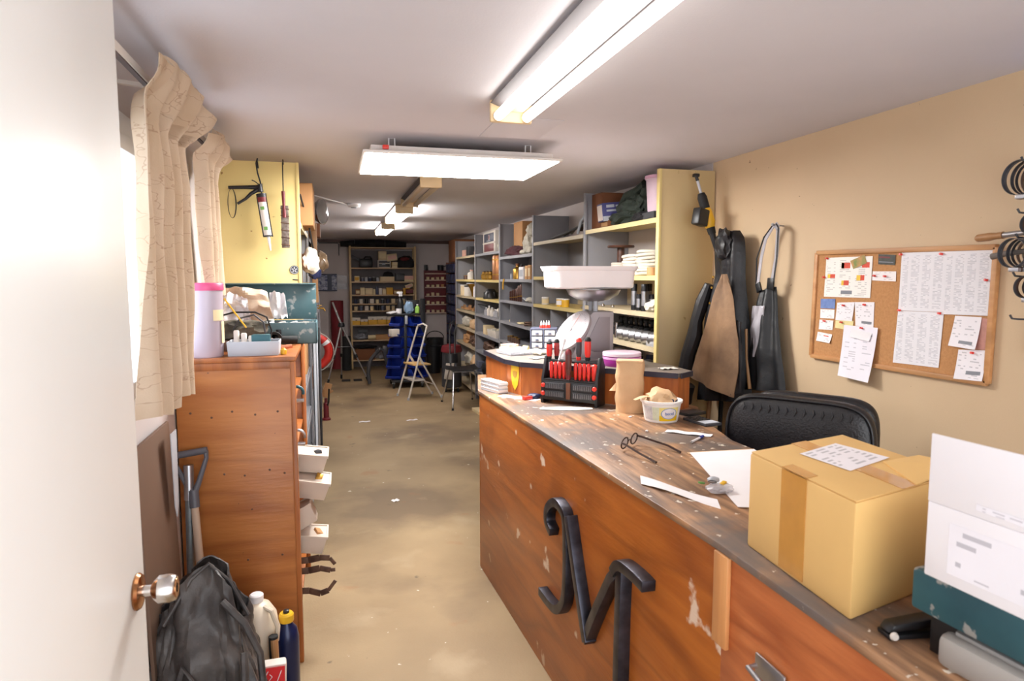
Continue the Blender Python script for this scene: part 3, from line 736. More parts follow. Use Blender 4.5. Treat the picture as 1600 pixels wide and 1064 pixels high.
MB().lathe([(.009, .210), (.0075, .235), (.004, .29)], ca, 14, cd).build('nozzle', MATS['white_plastic'], t, w=True)
for k in (-1, 1):
    MB().bar(ca + Vector((k * .024, -.012, 0)), ca + cd * .215 + Vector((k * .024, -.012, 0)), .005, .003).build('cradle_rod', MATS['black_metal'], t, w=True)
MB().lathe([(.026, .207), (.026, .214)], ca, 24, cd).build('cradle_ring', MATS['black_metal'], t, w=True)
MB().lathe([(.027, -.02), (.027, 0)], ca, 24, cd).build('cradle_cap', MATS['black_metal'], t, w=True)
MB().tube([V(-.372, 2.165, -.01), V(-.374, 2.20, -.01), V(-.395, 2.188, -.01)], [.016, .018, .014], 10).build('body', MATS['black_metal'], t, w=True)
MB().tube([V(-.385, 2.190, -.01), V(-.45, 2.188, -.01), V(-.535, 2.184, -.01)], [.013, .010, .009], 10).build('handle', MATS['black_metal'], t, w=True)
MB().tube([V(-.388, 2.175, -.012), V(-.42, 2.155, -.012), V(-.45, 2.125, -.012), V(-.492, 2.098, -.012)], [.011, .010, .008, .007], 10).build('trigger', MATS['black_metal'], t, w=True)
MB().tube([V(-.372, 2.20, -.01), V(-.40, 2.222, -.01), V(-.415, 2.228, -.01)], .003, 6).build('release_lever', MATS['black_metal'], t, w=True)
MB().sheet(2, 20, lambda u, v: (lambda a: (-.520 + .018 * math.sin(a) * (1 + .2 * u), 3.94 + .01 * u, 2.10 + .078 * math.cos(a)))(.2 + v * 5.9), .002).build('wrist_strap', MATS['black_fabric'], t, w=True)
for (f, c_) in ((.06, 'leaf_green'), (.17, 'leaf_green')):
    mat('leaf_green', (98, 150, 74), .5)
    p = ca + cd * f
    MB().cb(p + Vector((-.004, -.0242, 0)), (.020, .0015, .018), (0, -.13, 0)).build('printed_leaf', MATS['leaf_green'], t, w=True)
# long file hanging beside it
t = thing('wrapped_file', 'long metal rasp wrapped in wire hanging at the edge of the yellow shelf end', 'rasp', (-.258, 3.965, 2.33))
MB().tube([(-.252, 3.995, 2.325), (-.253, 3.985, 2.35), (-.254, 3.97, 2.33), (-.255, 3.965, 2.16)], .003, 6).build('wire_hook', MATS['black_metal'], t, w=True)
MB().tube([(-.255, 3.962, 2.175), (-.253, 3.962, 2.09), (-.252, 3.962, 2.03)], [.010, .008, .011], 10).build('handle', MATS['dark_red'], t, w=True)
MB().cb((-.250, 3.965, 1.98), (.042, .008, .235)).build('blade', mat('pitted_steel', (150, 140, 132), .45, .7, col2=(92, 74, 66), scale=40), t, .002, w=True)
for k in range(6):
    MB().cb((-.250, 3.965, 1.88 + .04 * k), (.047, .014, .006), (0, .12, 0)).build('wire_band', MATS['rust_steel'], t, .002, w=True)

# goods at the front of the left shelves, hanging into the aisle
def carton(label, loc, d, m='cardboard', rz=0., group=None, tape=True, cat='box', name='cardboard_box'):
    loc = (loc[0], loc[1], loc[2] + .001)
    t = thing(name, label, cat, loc, rz, group)
    MB().box(-d[0] / 2, d[0] / 2, -d[1] / 2, d[1] / 2, 0, d[2]).build('body', MATS[m], t, min(d) * .03)
    s = .0008
    MB().box(-d[0] / 2 - s, d[0] / 2 + s, -d[1] * .49, -d[1] * .01, d[2], d[2] + .0025).build('flap', MATS[m], t, .001)
    MB().box(-d[0] / 2 - s, d[0] / 2 + s, d[1] * .01, d[1] * .49, d[2], d[2] + .0025).build('flap', MATS[m], t, .001)
    if tape: MB().box(-d[0] / 2 - s * 2, d[0] / 2 + s * 2, -.02, .02, d[2] + .0026, d[2] + .0034).build('tape', MATS['cream'], t)
    return t
carton('cardboard box on the top left shelf behind the yellow end panel', (-.26, 4.65, 2.02), (.30, .50, .26))
carton('small cardboard carton under the headlamp on the left shelving', (-.22, 5.7, 2.02), (.26, .30, .10), 'brown_card')
t = thing('headlamp', 'round chrome headlamp hanging high on the left shelving', 'headlamp', (-.16, 5.75, 2.125))
MB().lathe([(.02, 0), (.06, .03), (.098, .085), (.105, .09), (.105, .105)], (0, 0, .105), 28, (1, -.5, 0)).build('shell', MATS['chrome'], t)
MB().lathe([(.10, .104), (.07, .117), (.01, .122)], (0, 0, .105), 28, (1, -.5, 0)).build('lens', mat('lens_glass', (190, 192, 196), .08, .6, var=.2), t)
one(MB().blob((0, 0, 0), (.08, .11, .10), 5, .22, 2.2), 'plastic_bag', mat('bag_film', (188, 160, 128), .25, var=.3, scale=9, bump=.3), 'round tan plastic bag hanging below the headlamp', 'bag', (-.115, 6.3, 1.84))
one(MB().tube([(-.06, .05, .12), (-.02, 0, .06), (0, 0, 0), (.015, -.02, -.02)], [.02, .04, .05, .03], 10), 'cloth_hat', MATS['black_fabric'], 'dark cloth hat above the tan plastic bag on the left shelving', 'hat', (-.16, 6.1, 1.98))
one(MB().blob((0, 0, 0), (.055, .07, .075), 9, .3, 2.0), 'white_rag', MATS['rag'], 'white rag hanging beside the round badge', 'rag', (-.135, 4.45, 1.80))
one(MB().blob((0, 0, 0), (.045, .06, .05), 12, .3, 2.0), 'navy_rag', MATS['navy'], 'navy rag hanging under the white rag', 'rag', (-.118, 4.7, 1.735))
one(MB().box(-.022, .022, -.01, .01, 0, .62), 'wood_lath', MATS['handle_wood'], 'vertical wooden lath fixed to the left shelving posts', 'lath', (-.135, 5.5, 1.50), bevel=.003)
one(MB().tube([(-.02, 0, .20), (.02, .3, .02), (.05, .8, -.26)], .006, 6), 'loose_wire', MATS['dark_gray'], 'slack wire strung along the left shelving below the carton', 'wire', (-.16, 4.3, 2.00))
for k, (y, z, h, m2, lab) in enumerate(((5.2, .20, 1.16, 'light_gray', 'gray steel angle bar standing against the left shelving'), (5.9, .0, 1.30, 'steel', 'bright steel rod standing against the left shelving'), (6.9, 0, 1.2, 'dark_gray', 'dark steel rod standing against the left shelving'))):
    one(MB().box(-.012, .012, -.004, .004, -z, h).box(-.012, -.004, -.004, .02, -z, h), 'steel_bar', MATS[m2], lab, 'bar', (-.150, y, z), bevel=.001)
t = thing('wall_tap', 'small brass tap on the left shelving above the life ring', 'tap', (-.15, 7.6, 1.36))
MB().tube([(-.02, 0, 0), (.04, 0, 0), (.06, 0, -.03)], .010, 8).build('spout', MATS['brass'], t)
MB().cb((.0, 0, .03), (.05, .012, .010)).cyl((0, 0, 0), (0, 0, .03), .006).build('handle', MATS['brass'], t, .002)
# life ring
t = thing('life_ring', 'orange red life ring with a white reflective band hung by the left shelving', 'life ring', (-.27, 8.957, .50))
MB().tube([(0, -.055, .395), (0, .03, .380), (0, .06, .385), (0, .065, .41)], .006, 8).build('wall_hook', MATS['steel'], t)
MB().tube([(.195 * math.cos(a), 0, .235 + .195 * math.sin(a)) for a in [i * 2 * PI / 48 for i in range(48)]], .052, 16, True).build('ring', mat('ring_orange', (214, 46, 34), .5, var=.08), t)
for a in (.62, .62 + PI):
    MB().tube([(.195 * math.cos(a + d), 0, .235 + .195 * math.sin(a + d)) for d in (-.11, -.05, 0, .05, .11)], .0535, 16).build('reflective_band', mat('reflective', (246, 246, 250), .25, var=.02), t)
MB().tube([(.26 * math.cos(a), -.02, .235 + .26 * math.sin(a)) for a in [i * 2 * PI / 40 for i in range(40)]], .005, 6, True).build('grab_rope', MATS['offwhite'], t)
one(MB().cb((0, 0, .10), (.10, .05, .20), (0, .3, 0)).cb((.03, 0, .06), (.12, .03, .03), (0, -.6, 0)), 'wood_offcut', MATS['handle_wood'], 'wooden offcuts crossed on the floor below the life ring', 'wood', (-.12, 9.6, 0.02))
t = thing('red_jack', 'red bottle jack on the floor beside the left shelving', 'jack', (-.115, 8.15, 0))
MB().lathe([(.05, 0), (.05, .02), (.032, .03), (.030, .20), (.018, .21), (.016, .26)], n=18).build('cylinder', MATS['dark_red'], t)
MB().tube([(0, 0, .12), (.03, -.03, .22), (.04, -.04, .38)], .010, 8).build('handle', MATS['black_metal'], t)
# tins and cartons seen edge-on on the left shelves
cn = 0
for y, z, m2 in ((4.4, 1.66, 'brown_card'), (5.8, 1.66, 'cardboard'), (7.1, 2.02, 'cardboard'), (7.2, 1.32, 'brown_card'), (5.0, 1.02, 'cardboard'), (6.1, .72, 'brown_card'), (8.3, 1.02, 'cardboard')):
    carton(['brown carton beside the lath', 'tan carton behind the lath', 'tan carton up high near the far end', 'brown carton low near the tap', 'tan carton at waist height', 'brown carton at knee height', 'tan carton above the red jack'][cn] + ' on the left shelving', (-.32, y, z), (.26, .34, .20), m2); cn += 1
# ================================================================== COUNTER
CZ2 = 1.05
cw = wood('counter_ply', (178, 102, 40), (154, 82, 30), 'y', 6, 7, .33, (112, 56, 24))
spots(cw, 7, .655, (224, 204, 182), 8, 4.3, .8, .04)
spots(cw, 3, .56, (132, 70, 24), 6, 8, .7, .14)
cw2 = wood('counter_ply_new', (196, 116, 66), (166, 86, 44), 'y', 10, 10, .4, (130, 60, 30))
ctop = wood('counter_top', (186, 142, 104), (108, 78, 60), 'y', 12, 9, .4, (70, 52, 42))
spots(ctop, 2.6, .50, (102, 95, 92), 8, 3, .85, .09)
spots(ctop, 30, .665, (226, 216, 200), 3, 12, .9, .03)
def fx(y):           # x of the counter's front face
    return .80 + (3.71 - y) * (.905 - .80) / (3.71 - 1.40) if y > 1.40 else .905 - (1.40 - y) * .015
ctr = thing('counter', 'long plywood service counter with worn painted top', 'counter', (.82, 3.7, 0))
def xpanel(mb, ya, yb, za, zb, off0, off1):
    p = [(fx(ya) + off0, ya), (fx(yb) + off0, yb), (fx(yb) + off1, yb), (fx(ya) + off1, ya)]
    return mb.prism(p, za, zb)
xpanel(MB(), 3.70, 1.38, 0, CZ2 - .02, 0, .02).build('front_panel', cw, ctr, .001, w=True)
xpanel(MB(), 1.38, .30, 0, CZ2 - .02, 0, .02).build('front_panel', cw2, ctr, .001, w=True)
xpanel(MB(), 1.405, 1.345, .80, CZ2 - .02, -.012, 0).build('batten', wood('pine', (226, 164, 104), (206, 140, 84), 'z', 8, 4, .5), ctr, .002, w=True)
MB().prism([(.81, 3.69), (.80, 3.71), (.93, 4.30), (1.53, 4.36), (1.53, 4.34), (.95, 4.28)], 0, CZ2 - .02).build('end_panel', cw, ctr, .001, w=True)
top = [(fx(3.72) - .006, 3.72), (fx(2.6) - .006, 2.6), (fx(1.4) - .006, 1.4), (fx(.3) - .006, .3), (1.53, .3), (1.53, 2.30), (1.64, 2.72), (1.76, 2.95), (1.54, 4.38), (.92, 4.32)]
MB().prism(top, CZ2 - .02, CZ2).build('top', ctop, ctr, .003, w=True)
MB().box(1.22, 1.238, .30, 2.60, 0, CZ2 - .02).build('back_panel', cw, ctr, w=True)
MB().tube([(.883, 1.21, .845), (.862, 1.21, .845), (.862, 1.14, .83), (.883, 1.14, .83)], .006, 8).build('drawer_pull', MATS['steel'], ctr, w=True)
MB().cb((.893, 1.175, .842), (.006, .10, .05)).build('pull_plate', MATS['steel'], ctr, .002, w=True)
# forged M emblem fixed to the counter front
em = thing('metal_letter_m', 'black forged metal letter M with curled ends on the counter front', 'letter', (fx(2.2) - .02, 2.2, .35))
mi = mat('forged_black', (78, 78, 88), .38, .75, col2=(48, 48, 55), scale=16)
def strap(pts, w_, d_):
    """flat bar bent along (y,z) points, d_ deep off the counter face"""
    P = [Vector((p[0], p[1])) for p in pts]; n = len(P); Lf, Rt = [], []
    for i in range(n):
        t_ = (P[min(i + 1, n - 1)] - P[max(i - 1, 0)]).normalized(); q = Vector((-t_.y, t_.x)) * w_ / 2
        Lf.append(P[i] + q); Rt.append(P[i] - q)
    mb = MB(); vs_ = []
    for a, b_ in zip(Lf, Rt):
        for p, off in ((a, -d_), (b_, -d_), (b_, 0), (a, 0)):
            vs_.append((fx(p.x) + off - .0005, p.x, p.y))
    fs = [(0, 1, 2, 3), tuple(4 * (n - 1) + k for k in (3, 2, 1, 0))]
    for i in range(n - 1):
        for k in range(4):
            a, b_ = 4 * i + k, 4 * i + (k + 1) % 4
            fs.append((a, b_, b_ + 4, a + 4))
    return mb.add(vs_, fs)
def spline(pts, k=5):
    P = [Vector(p) for p in pts]; out = []
    for i in range(len(P) - 1):
        a, b_, c_, d_ = P[max(i - 1, 0)], P[i], P[i + 1], P[min(i + 2, len(P) - 1)]
        for j in range(k):
            t_ = j / k
            out.append(.5 * ((2 * b_) + (c_ - a) * t_ + (2 * a - 5 * b_ + 4 * c_ - d_) * t_ ** 2 + (3 * b_ - a - 3 * c_ + d_) * t_ ** 3))
    return out + [P[-1]]
s1 = [(2.462, .678), (2.513, .704), (2.507, .760), (2.432, .813), (2.361, .810), (2.321, .777), (2.308, .644), (2.315, .502), (2.343, .433), (2.404, .383), (2.49, .370), (2.594, .372)]
strap(spline(s1), .036, .040).build('left_curl', mi, em, .002, w=True)
strap([(2.292, .806), (2.214, .623), (2.112, .405)], .036, .043).build('inner_stroke', mi, em, .002, w=True)
strap([(2.128, .405), (2.029, .572), (1.93, .721), (1.870, .783)], .036, .040).build('inner_stroke', mi, em, .002, w=True)
strap([(1.858, .790), (1.865, .647), (1.87, .405), (1.872, .22)], .038, .040).build('right_stem', mi, em, .002, w=True)
strap(spline([(1.905, .755), (1.875, .790), (1.837, .803), (1.762, .806), (1.698, .801)]), .034, .045).build('right_curl', mi, em, .002, w=True)

# raised ledge across the far end of the counter
ZL = 1.235
led = thing('raised_ledge', 'raised wooden ledge with a dark edged top standing on the far end of the counter', 'ledge', (.95, 3.4, CZ2))
lp = [(.935, 4.13), (.945, 3.64), (.990, 3.495), (1.612, 2.885), (1.71, 2.95), (1.71, 3.15), (1.50, 4.28), (1.12, 4.29)]
lf = wood('ledge_wood', (190, 112, 52), (164, 86, 38), 'z', 8, 7, .4, (120, 60, 28))
for a, b_ in ((0, 1), (1, 2), (2, 3), (3, 4), (4, 5), (5, 6), (6, 7), (7, 0)):
    p, q = Vector(lp[a]), Vector(lp[b_]); n = Vector((-(q - p).y, (q - p).x)).normalized() * .016
    if n.dot(Vector((1.3, 3.5)) - p) < 0: n = -n
    i_ = (q - p).normalized() * .002
    MB().prism([tuple(p + i_), tuple(q - i_), tuple(q + n), tuple(p + n)], CZ2, ZL - .022).build('side_board', lf, led, w=True)
MB().prism([(x + (.012 if x > 1.65 else -.010), y - .008) for x, y in lp], ZL - .022, ZL).build('top', mat('ledge_top', (126, 116, 108), .45, var=.2, scale=6), led, .004, w=True)
mb = MB()
for a, b_ in ((0, 1), (1, 2), (2, 3), (3, 4)):
    p, q = Vector(lp[a]), Vector(lp[b_])
    n = Vector(((q - p).y, -(q - p).x)).normalized() * .014
    if n.dot(Vector((1.3, 3.5)) - p) > 0: n = -n
    p3, q3 = p + n, q + n
    mb.bar((p3.x, p3.y, ZL - .012), (q3.x, q3.y, ZL - .012), .006, .026)
mb.build('edge_band', mat('edge_navy', (46, 44, 58), .45, var=.2), led, w=True)
# yellow shield sticker on the angled corner
sp, sq = Vector((.945, 3.64)), Vector((.990, 3.495)); sd = (sq - sp).normalized(); sn = Vector((sd.y, -sd.x))
if sn.y > 0: sn = -sn
def spt(u, z): p = sp + sd * u + sn * .002; return (p.x, p.y, z)
sh = [(-.045, .06), (0, .068), (.045, .06), (.045, 0), (.03, -.045), (0, -.075), (-.03, -.045), (-.045, 0)]
mb = MB(); a = [spt(.09 + x * .9, 1.145 + z) for x, z in sh]; b_ = [(p[0] + sn.x * .001, p[1] + sn.y * .001, p[2]) for p in a]
mb.add(a + b_, [tuple(range(8)), tuple(reversed(range(8, 16)))] + [(i, (i + 1) % 8, 8 + (i + 1) % 8, 8 + i) for i in range(8)])
mb.build('shield_sticker', mat('sticker_yellow', (232, 190, 44), .5), led, w=True)
mb = MB(); a = [spt(.09 + x * .5, 1.16 + z * .28) for x, z in sh]; b_ = [(p[0] + sn.x * .0022, p[1] + sn.y * .0022, p[2]) for p in a]
mb.add(a + b_, [tuple(range(8)), tuple(reversed(range(8, 16)))] + [(i, (i + 1) % 8, 8 + (i + 1) % 8, 8 + i) for i in range(8)])
mb.build('shield_mark', mat('sticker_ochre', (176, 130, 40), .5), led, w=True)

# ------------------------------------------------------------------ on the ledge
def spring_scale():
    t = thing('kitchen_scale', 'gray metal shop scale with a tilted round dial, carrying a white tub', 'scale', (1.40, 3.51, ZL), 0)
    bm = mat('scale_gray', (178, 172, 176), .45, .25, var=.07)
    # wedge body: side profile slopes back towards the dial side (left)
    prof = [(-.15, .015), (.11, .015), (.11, .275), (-.01, .275), (-.045, .245), (-.13, .05)]
    MB().prism(prof, -.075, .075, 'y').build('body', bm, t, .008)
    MB().prism([(-.005, .05), (.085, .05), (.085, .245), (.02, .245), (-.065, .075)], -.079, -.0755, 'y').build('side_plate', mat('scale_side', (150, 142, 146), .5, .2, var=.08), t, .001)
    MB().box(-.17, .125, -.085, .085, 0, .016).build('base', bm, t, .004)
    for y in (-.035, .035):
        MB().cyl((.015, y, .27), (.015, y, .335), .013, None, 14).build('post', MATS['light_gray'], t)
    n = Vector((-.80, -.18, .61)).normalized(); c = Vector((-.115, -.03, .165))
    MB().lathe([(.015, -.05), (.09, -.035), (.128, -.008), (.132, .0), (.132, .012), (.124, .016)], c, 40, n).build('dial_case', bm, t)
    MB().lathe([(.123, .0135), (.122, .015), (.01, .0155)], c, 40, n).build('dial_face', mat('dial_white', (232, 226, 226), .4, var=.02), t)
    u = Vector((0, 0, 1)).cross(n).normalized(); v = n.cross(u)
    mb = MB()
    for k in range(40):
        a = k * 2 * PI / 40; d = u * math.cos(a) + v * math.sin(a); l = .016 if k % 5 == 0 else .008
        mb.bar(c + n * .0165 + d * (.112 - l), c + n * .0165 + d * .112, .0014, .0006, n)
    mb.build('dial_marks', MATS['ink'], t)
    mb = MB()
    for k in range(24):
        a0 = k * 2 * PI / 24; a1 = a0 + 2 * PI / 24
        mb.bar(c + n * .0163 + (u * math.cos(a0) + v * math.sin(a0)) * .075, c + n * .0163 + (u * math.cos(a1) + v * math.sin(a1)) * .075, .0012, .0005, n)
    mb.build('dial_ring', mat('dial_pink', (214, 150, 140), .5), t)
    MB().bar(c + n * .019 - v * .03, c + n * .019 + v * .095, .003, .001, n).build('pointer', MATS['dial_pink'], t)
    MB().lathe([(.008, .015), (.006, .022)], c, 12, n).build('pointer_hub', MATS['steel'], t)
    MB().lathe([(.03, .334), (.09, .343), (.135, .372), (.150, .395), (.153, .395), (.138, .366), (.09, .338), (.03, .329)], (.015, 0, 0), 36).build('pan', MATS['steel'], t)
    return t
spring_scale()
t = thing('white_tub', 'white rectangular plastic tub balanced on the shop scale', 'tub', (1.385, 3.51, ZL + .402))
def rtub(a0, b0, a1, b1, h, t_=.004, r=.035):
    def ring(a, b_, z, rr):
        out = []
        for cx, cy, s in ((a - rr, b_ - rr, 0), (-a + rr, b_ - rr, 1), (-a + rr, -b_ + rr, 2), (a - rr, -b_ + rr, 3)):
            for k in range(5):
                q = s * PI / 2 + k * PI / 8
                out.append((cx + rr * math.cos(q), cy + rr * math.sin(q), z))
        return out
    rings = [ring(a0 - .01, b0 - .01, 0, r), ring(a0, b0, .008, r), ring(a1 - .006, b1 - .006, h * .80, r), ring(a1, b1, h * .81, r), ring(a1 + .008, b1 + .008, h * .97, r), ring(a1 + .008, b1 + .008, h, r),
             ring(a1, b1, h, r), ring(a1 - t_, b1 - t_, h * .9, r), ring(a0 - t_ * 2, b0 - t_ * 2, .008, r)]
    n = 20; mb = MB(); vs_ = [p for q in rings for p in q]; fs = [tuple(reversed(range(n))), tuple(range((len(rings) - 1) * n, len(rings) * n))]
    for i in range(len(rings) - 1):
        for j in range(n): fs.append((i * n + j, i * n + (j + 1) % n, (i + 1) * n + (j + 1) % n, (i + 1) * n + j))
    return mb.add(vs_, fs)
rtub(.228, .125, .238, .14, .122).build('tub', mat('tub_white', (246, 238, 238), .4, var=.02), t)
for s in (-1, 1):
    MB().tube([(s * .240, -.05, .098), (s * .256, -.03, .100), (s * .256, .03, .100), (s * .240, .05, .098)], .007, 8).build('handle', MATS['tub_white'], t)
# small parts cabinet with drawers and red glue tubes
dxy = Vector((1.29, 4.03)); t = thing('drawer_cabinet', 'small slate parts cabinet with pale drawers on the ledge', 'drawer cabinet', (1.315, 4.11, ZL), -.35)
slate = mat('slate_blue', (86, 90, 110), .5, var=.1)
MB().box(-.085, .085, -.05, .10, 0, .008).box(-.085, .085, -.05, .10, .128, .136).box(-.085, -.079, -.05, .10, .008, .128).box(.079, .085, -.05, .10, .008, .128).box(-.079, .079, .094, .10, .008, .128).box(-.079, .079, -.05, .09, .046, .050).box(-.079, .079, -.05, .09, .086, .090).box(-.003, .003, -.05, .09, .008, .128).build('case', slate, t, .001)
for r in range(3):
    for k in (-1, 1):
        d_ = MB().box(k * .041 - .034, k * .041 + .034, -.054, .08, .011 + .040 * r, .043 + .040 * r).build('drawer', mat('drawer_pale', (198, 196, 202), .35, var=.06), t, .003)
        MB().box(k * .041 - .010, k * .041 + .010, -.060, -.0542, .018 + .040 * r, .030 + .040 * r).build('pull', slate, d_, .002)
for k in range(4):
    g_ = thing('glue_tube', ['leftmost', 'second', 'third', 'rightmost'][k] + ' small glue tube with a red base on the slate parts cabinet', 'tube', (1.315 + .018 * (k - 1.5) + .012, 4.115 + .006 * (k % 2), ZL + .1362), 0, 'red glue tubes')
    MB().lathe([(.010, 0), (.010, .016), (.008, .019)], n=12).build('base', MATS['bright_red'], g_)
    MB().lathe([(.006, .018), (.006, .034), (.0025, .040), (.002, .048)], n=12).build('tube', MATS['white_plastic'], g_)
# clear cases of parts, glove
for k, (x, y, z, m2, lab, sz, rz) in enumerate(((1.055, 3.88, 0, 'clear_plastic', 'wide clear plastic case lying on the left end of the ledge', (.15, .20, .022), .2), (1.05, 3.89, .022, 'offwhite', 'pale parts case lying on the wide clear case', (.12, .14, .018), .3), (1.035, 3.92, .040, 'pink_parts', 'pinkish box of small parts on top of the pale parts case', (.08, .08, .018), .5))):
    mat('pink_parts', (226, 178, 160), .5)
    t = thing('parts_case', lab, 'case', (x, y, ZL + z), rz)
    MB().box(-sz[0] / 2, sz[0] / 2, -sz[1] / 2, sz[1] / 2, 0, sz[2] * .6).build('base', MATS[m2], t, .003)
    MB().box(-sz[0] / 2, sz[0] / 2, -sz[1] / 2, sz[1] / 2, sz[2] * .62, sz[2]).build('lid', MATS[m2], t, .003)
    MB().box(-.012, .012, -sz[1] / 2 - .003, -sz[1] / 2, sz[2] * .3, sz[2] * .8).build('latch', MATS['light_gray'], t, .001)
t = thing('work_glove', 'white work glove lying between the clear cases and the scale', 'glove', (1.175, 3.84, ZL), -.5)
MB().blob((0, 0, .016), (.055, .045, .017), 4, .2, 2, flat=.001).build('palm', MATS['rag'], t)
for k in range(4):
    a = -.35 + .22 * k
    MB().tube([(.035, -.028 + .018 * k, .014), (.075, -.036 + .026 * k, .018), (.105 - .008 * abs(k - 1.5), -.042 + .031 * k, .010)], [.012, .011, .008], 8).build('finger', MATS['rag'], t)
MB().tube([(.0, -.035, .014), (.03, -.068, .018), (.055, -.080, .010)], [.013, .012, .009], 8).build('thumb', MATS['rag'], t)
MB().tube([(-.045, 0, .015), (-.075, .0, .016)], [.034, .036], 12).build('cuff', mat('cuff_yellow', (222, 206, 150), .9), t)
t = thing('purple_tin', 'round purple and white tin on the ledge behind the paper bag', 'tin', (1.47, 3.235, ZL))
MB().lathe([(.098, 0), (.100, .003), (.100, .050), (.098, .053)], n=40).build('body', MATS['purple'], t)
MB().lathe([(.102, .053), (.102, .068), (.098, .072), (.01, .072)], n=40).build('lid', mat('lid_pearl', (228, 206, 222), .3, var=.05), t)
MB().lathe([(.1012, .036), (.1012, .048)], n=40, cap=False).build('white_band', mat('pale_lilac', (222, 170, 214), .4), t)
MB().lathe([(.020, 0), (.018, .001), (.001, .0012)], (-.050, -.0868, .025), 5, (-.5, -.868, 0)).build('white_star', MATS['paper'], t)
MB().lathe([(.014, 0), (.012, .001), (.001, .0012)], (.032, -.095, .020), 5, (.32, -.947, 0)).build('white_star', MATS['paper'], t)
for k, (x, y, m2, lab) in enumerate(((1.63, 3.03, 'offwhite', 'crumpled pale paper scrap on the ledge behind the paper bag'), (1.12, 3.62, 'paper', 'white paper slip near the front edge of the ledge'))):
    one(MB().sheet(6, 6, lambda u, v: ((u - .5) * .09, (v - .5) * .06, .004 + .010 * abs(noise.noise(Vector((u * 3, v * 3, k))))), .001), 'paper_scrap', MATS[m2], lab, 'paper', (x, y, ZL + .001), .6 * k)

# ------------------------------------------------------------------ screwdriver rack
RKX, RKY, RKA = 1.180, 3.195, -.78
t = thing('screwdriver_rack', 'black plastic screwdriver rack with red fittings on the counter', 'tool rack', (RKX, RKY, CZ2), RKA)
bp_ = MATS['black_plastic']
MB().box(-.15, .15, -.052, .052, .018, .122).build('case', bp_, t, .006)
for s in (-1, 1):
    MB().prism([(-.055, 0), (.055, 0), (.050, .03), (.05, .20), (.02, .245), (-.01, .245), (-.05, .13)], s * .150 - .008, s * .150 + .008, 'x').build('side_plate', bp_, t, .004)
MB().box(-.145, .145, -.012, .045, .21, .222).build('upper_rail', bp_, t, .003)
MB().box(-.145, .145, -.05, .05, .122, .128).build('lower_shelf', bp_, t, .002)
bitm = mat('bit_steel', (138, 138, 142), .4, .8, var=.2)
for sx in (-1, 1):
    for r in range(2):
        tr_ = MB().box(sx * .078 - .054, sx * .078 + .054, -.057, -.0525, .036 + .042 * r, .068 + .042 * r).build('bit_tray', MATS['dark_gray'], t, .002)
        for k in range(10):
            MB().cyl((sx * .078 - .045 + .01 * k, -.059, .040 + .042 * r), (sx * .078 - .045 + .01 * k, -.059, .062 + .042 * r), .0032, .002, 6).build('bit', bitm, tr_)
        MB().lathe([(.012, 0), (.012, .006), (.009, .009)], (sx * .143, -.0525, .052 + .042 * r), 14, (0, -1, 0)).build('red_button', MATS['bright_red'], t)
MB().box(-.012, .012, -.058, -.0525, .03, .115).build('centre_post', mat('brown_plastic', (104, 60, 38), .5), t, .002)
red_h = mat('driver_red', (222, 52, 44), .35, var=.08); blk_h = MATS['black_rubber']
def driver(lab, x, y, z, l, r, m1, m2, up=False, tilt=0.):
    d = thing('screwdriver', lab, 'screwdriver', (0, 0, 0), 0, 'drivers in the black rack')
    a = RKA; px = RKX + x * math.cos(a) - y * math.sin(a); py = RKY + x * math.sin(a) + y * math.cos(a)
    d.location = (px, py, CZ2 + z); d.rotation_euler = (tilt, 0, a)
    MB().lathe([(r * .55, 0), (r * .7, l * .04), (r * .75, l * .16), (r * .95, l * .3), (r, l * .65), (r * .92, l * .9), (r * .6, l)], n=14).build('handle', m1, d)
    MB().lathe([(r * .62, -.002), (r * .80, l * .05), (r * .84, l * .15)], n=14).build('collar', m2, d)
    MB().lathe([(r * .99, l * .84), (r * .97, l * .93), (r * .5, l * 1.02)], n=14).build('butt', m2, d)
    MB().cyl((0, 0, -.06 if up else -.004), (0, 0, .003), r * .26, None, 8).build('shank', MATS['steel'], d)
    return d
nm = ['first', 'second', 'third', 'fourth', 'fifth', 'sixth', 'seventh', 'eighth', 'ninth']
for k, x in enumerate((-.108, -.084, -.060, -.036, .028, .052, .076, .100)):
    driver(nm[k] + ' slim red screwdriver from the left in the lower row of the rack', x, -.028, .132, .082, .0095, red_h, MATS['red_plastic'])
driver('thick red and black screwdriver lying upright at the left of the rack', -.135, .0, .225, .092, .016, red_h, blk_h, True)
driver('tall black and red screwdriver standing left in the upper rail', -.10, .016, .226, .10, .014, mat('driver_darkred', (150, 34, 32), .4), blk_h, True)
driver('big dark brown screwdriver standing in front of the rack centre', -.004, -.045, .133, .15, .0165, mat('driver_brown', (92, 44, 38), .4, var=.2), MATS['dark_red'], False)
driver('black handled screwdriver standing centre in the upper rail', .025, .016, .226, .112, .0155, MATS['dark_gray'], red_h, True)
driver('bright red screwdriver standing right in the upper rail', .075, .016, .226, .118, .0165, red_h, blk_h, True)
driver('short red driver at the right end of the lower row of the rack', .128, -.020, .132, .080, .0155, red_h, MATS['bright_red'])
one(MB().cyl((0, 0, 0), (.03, .0, .10), .006, .004, 8).cb((.035, 0, .115), (.012, .006, .03), (0, .3, 0)), 'white_brush', MATS['white_plastic'], 'thin white brush leaning in the middle of the screwdriver rack', 'brush', (1.115, 3.245, CZ2 + .20))

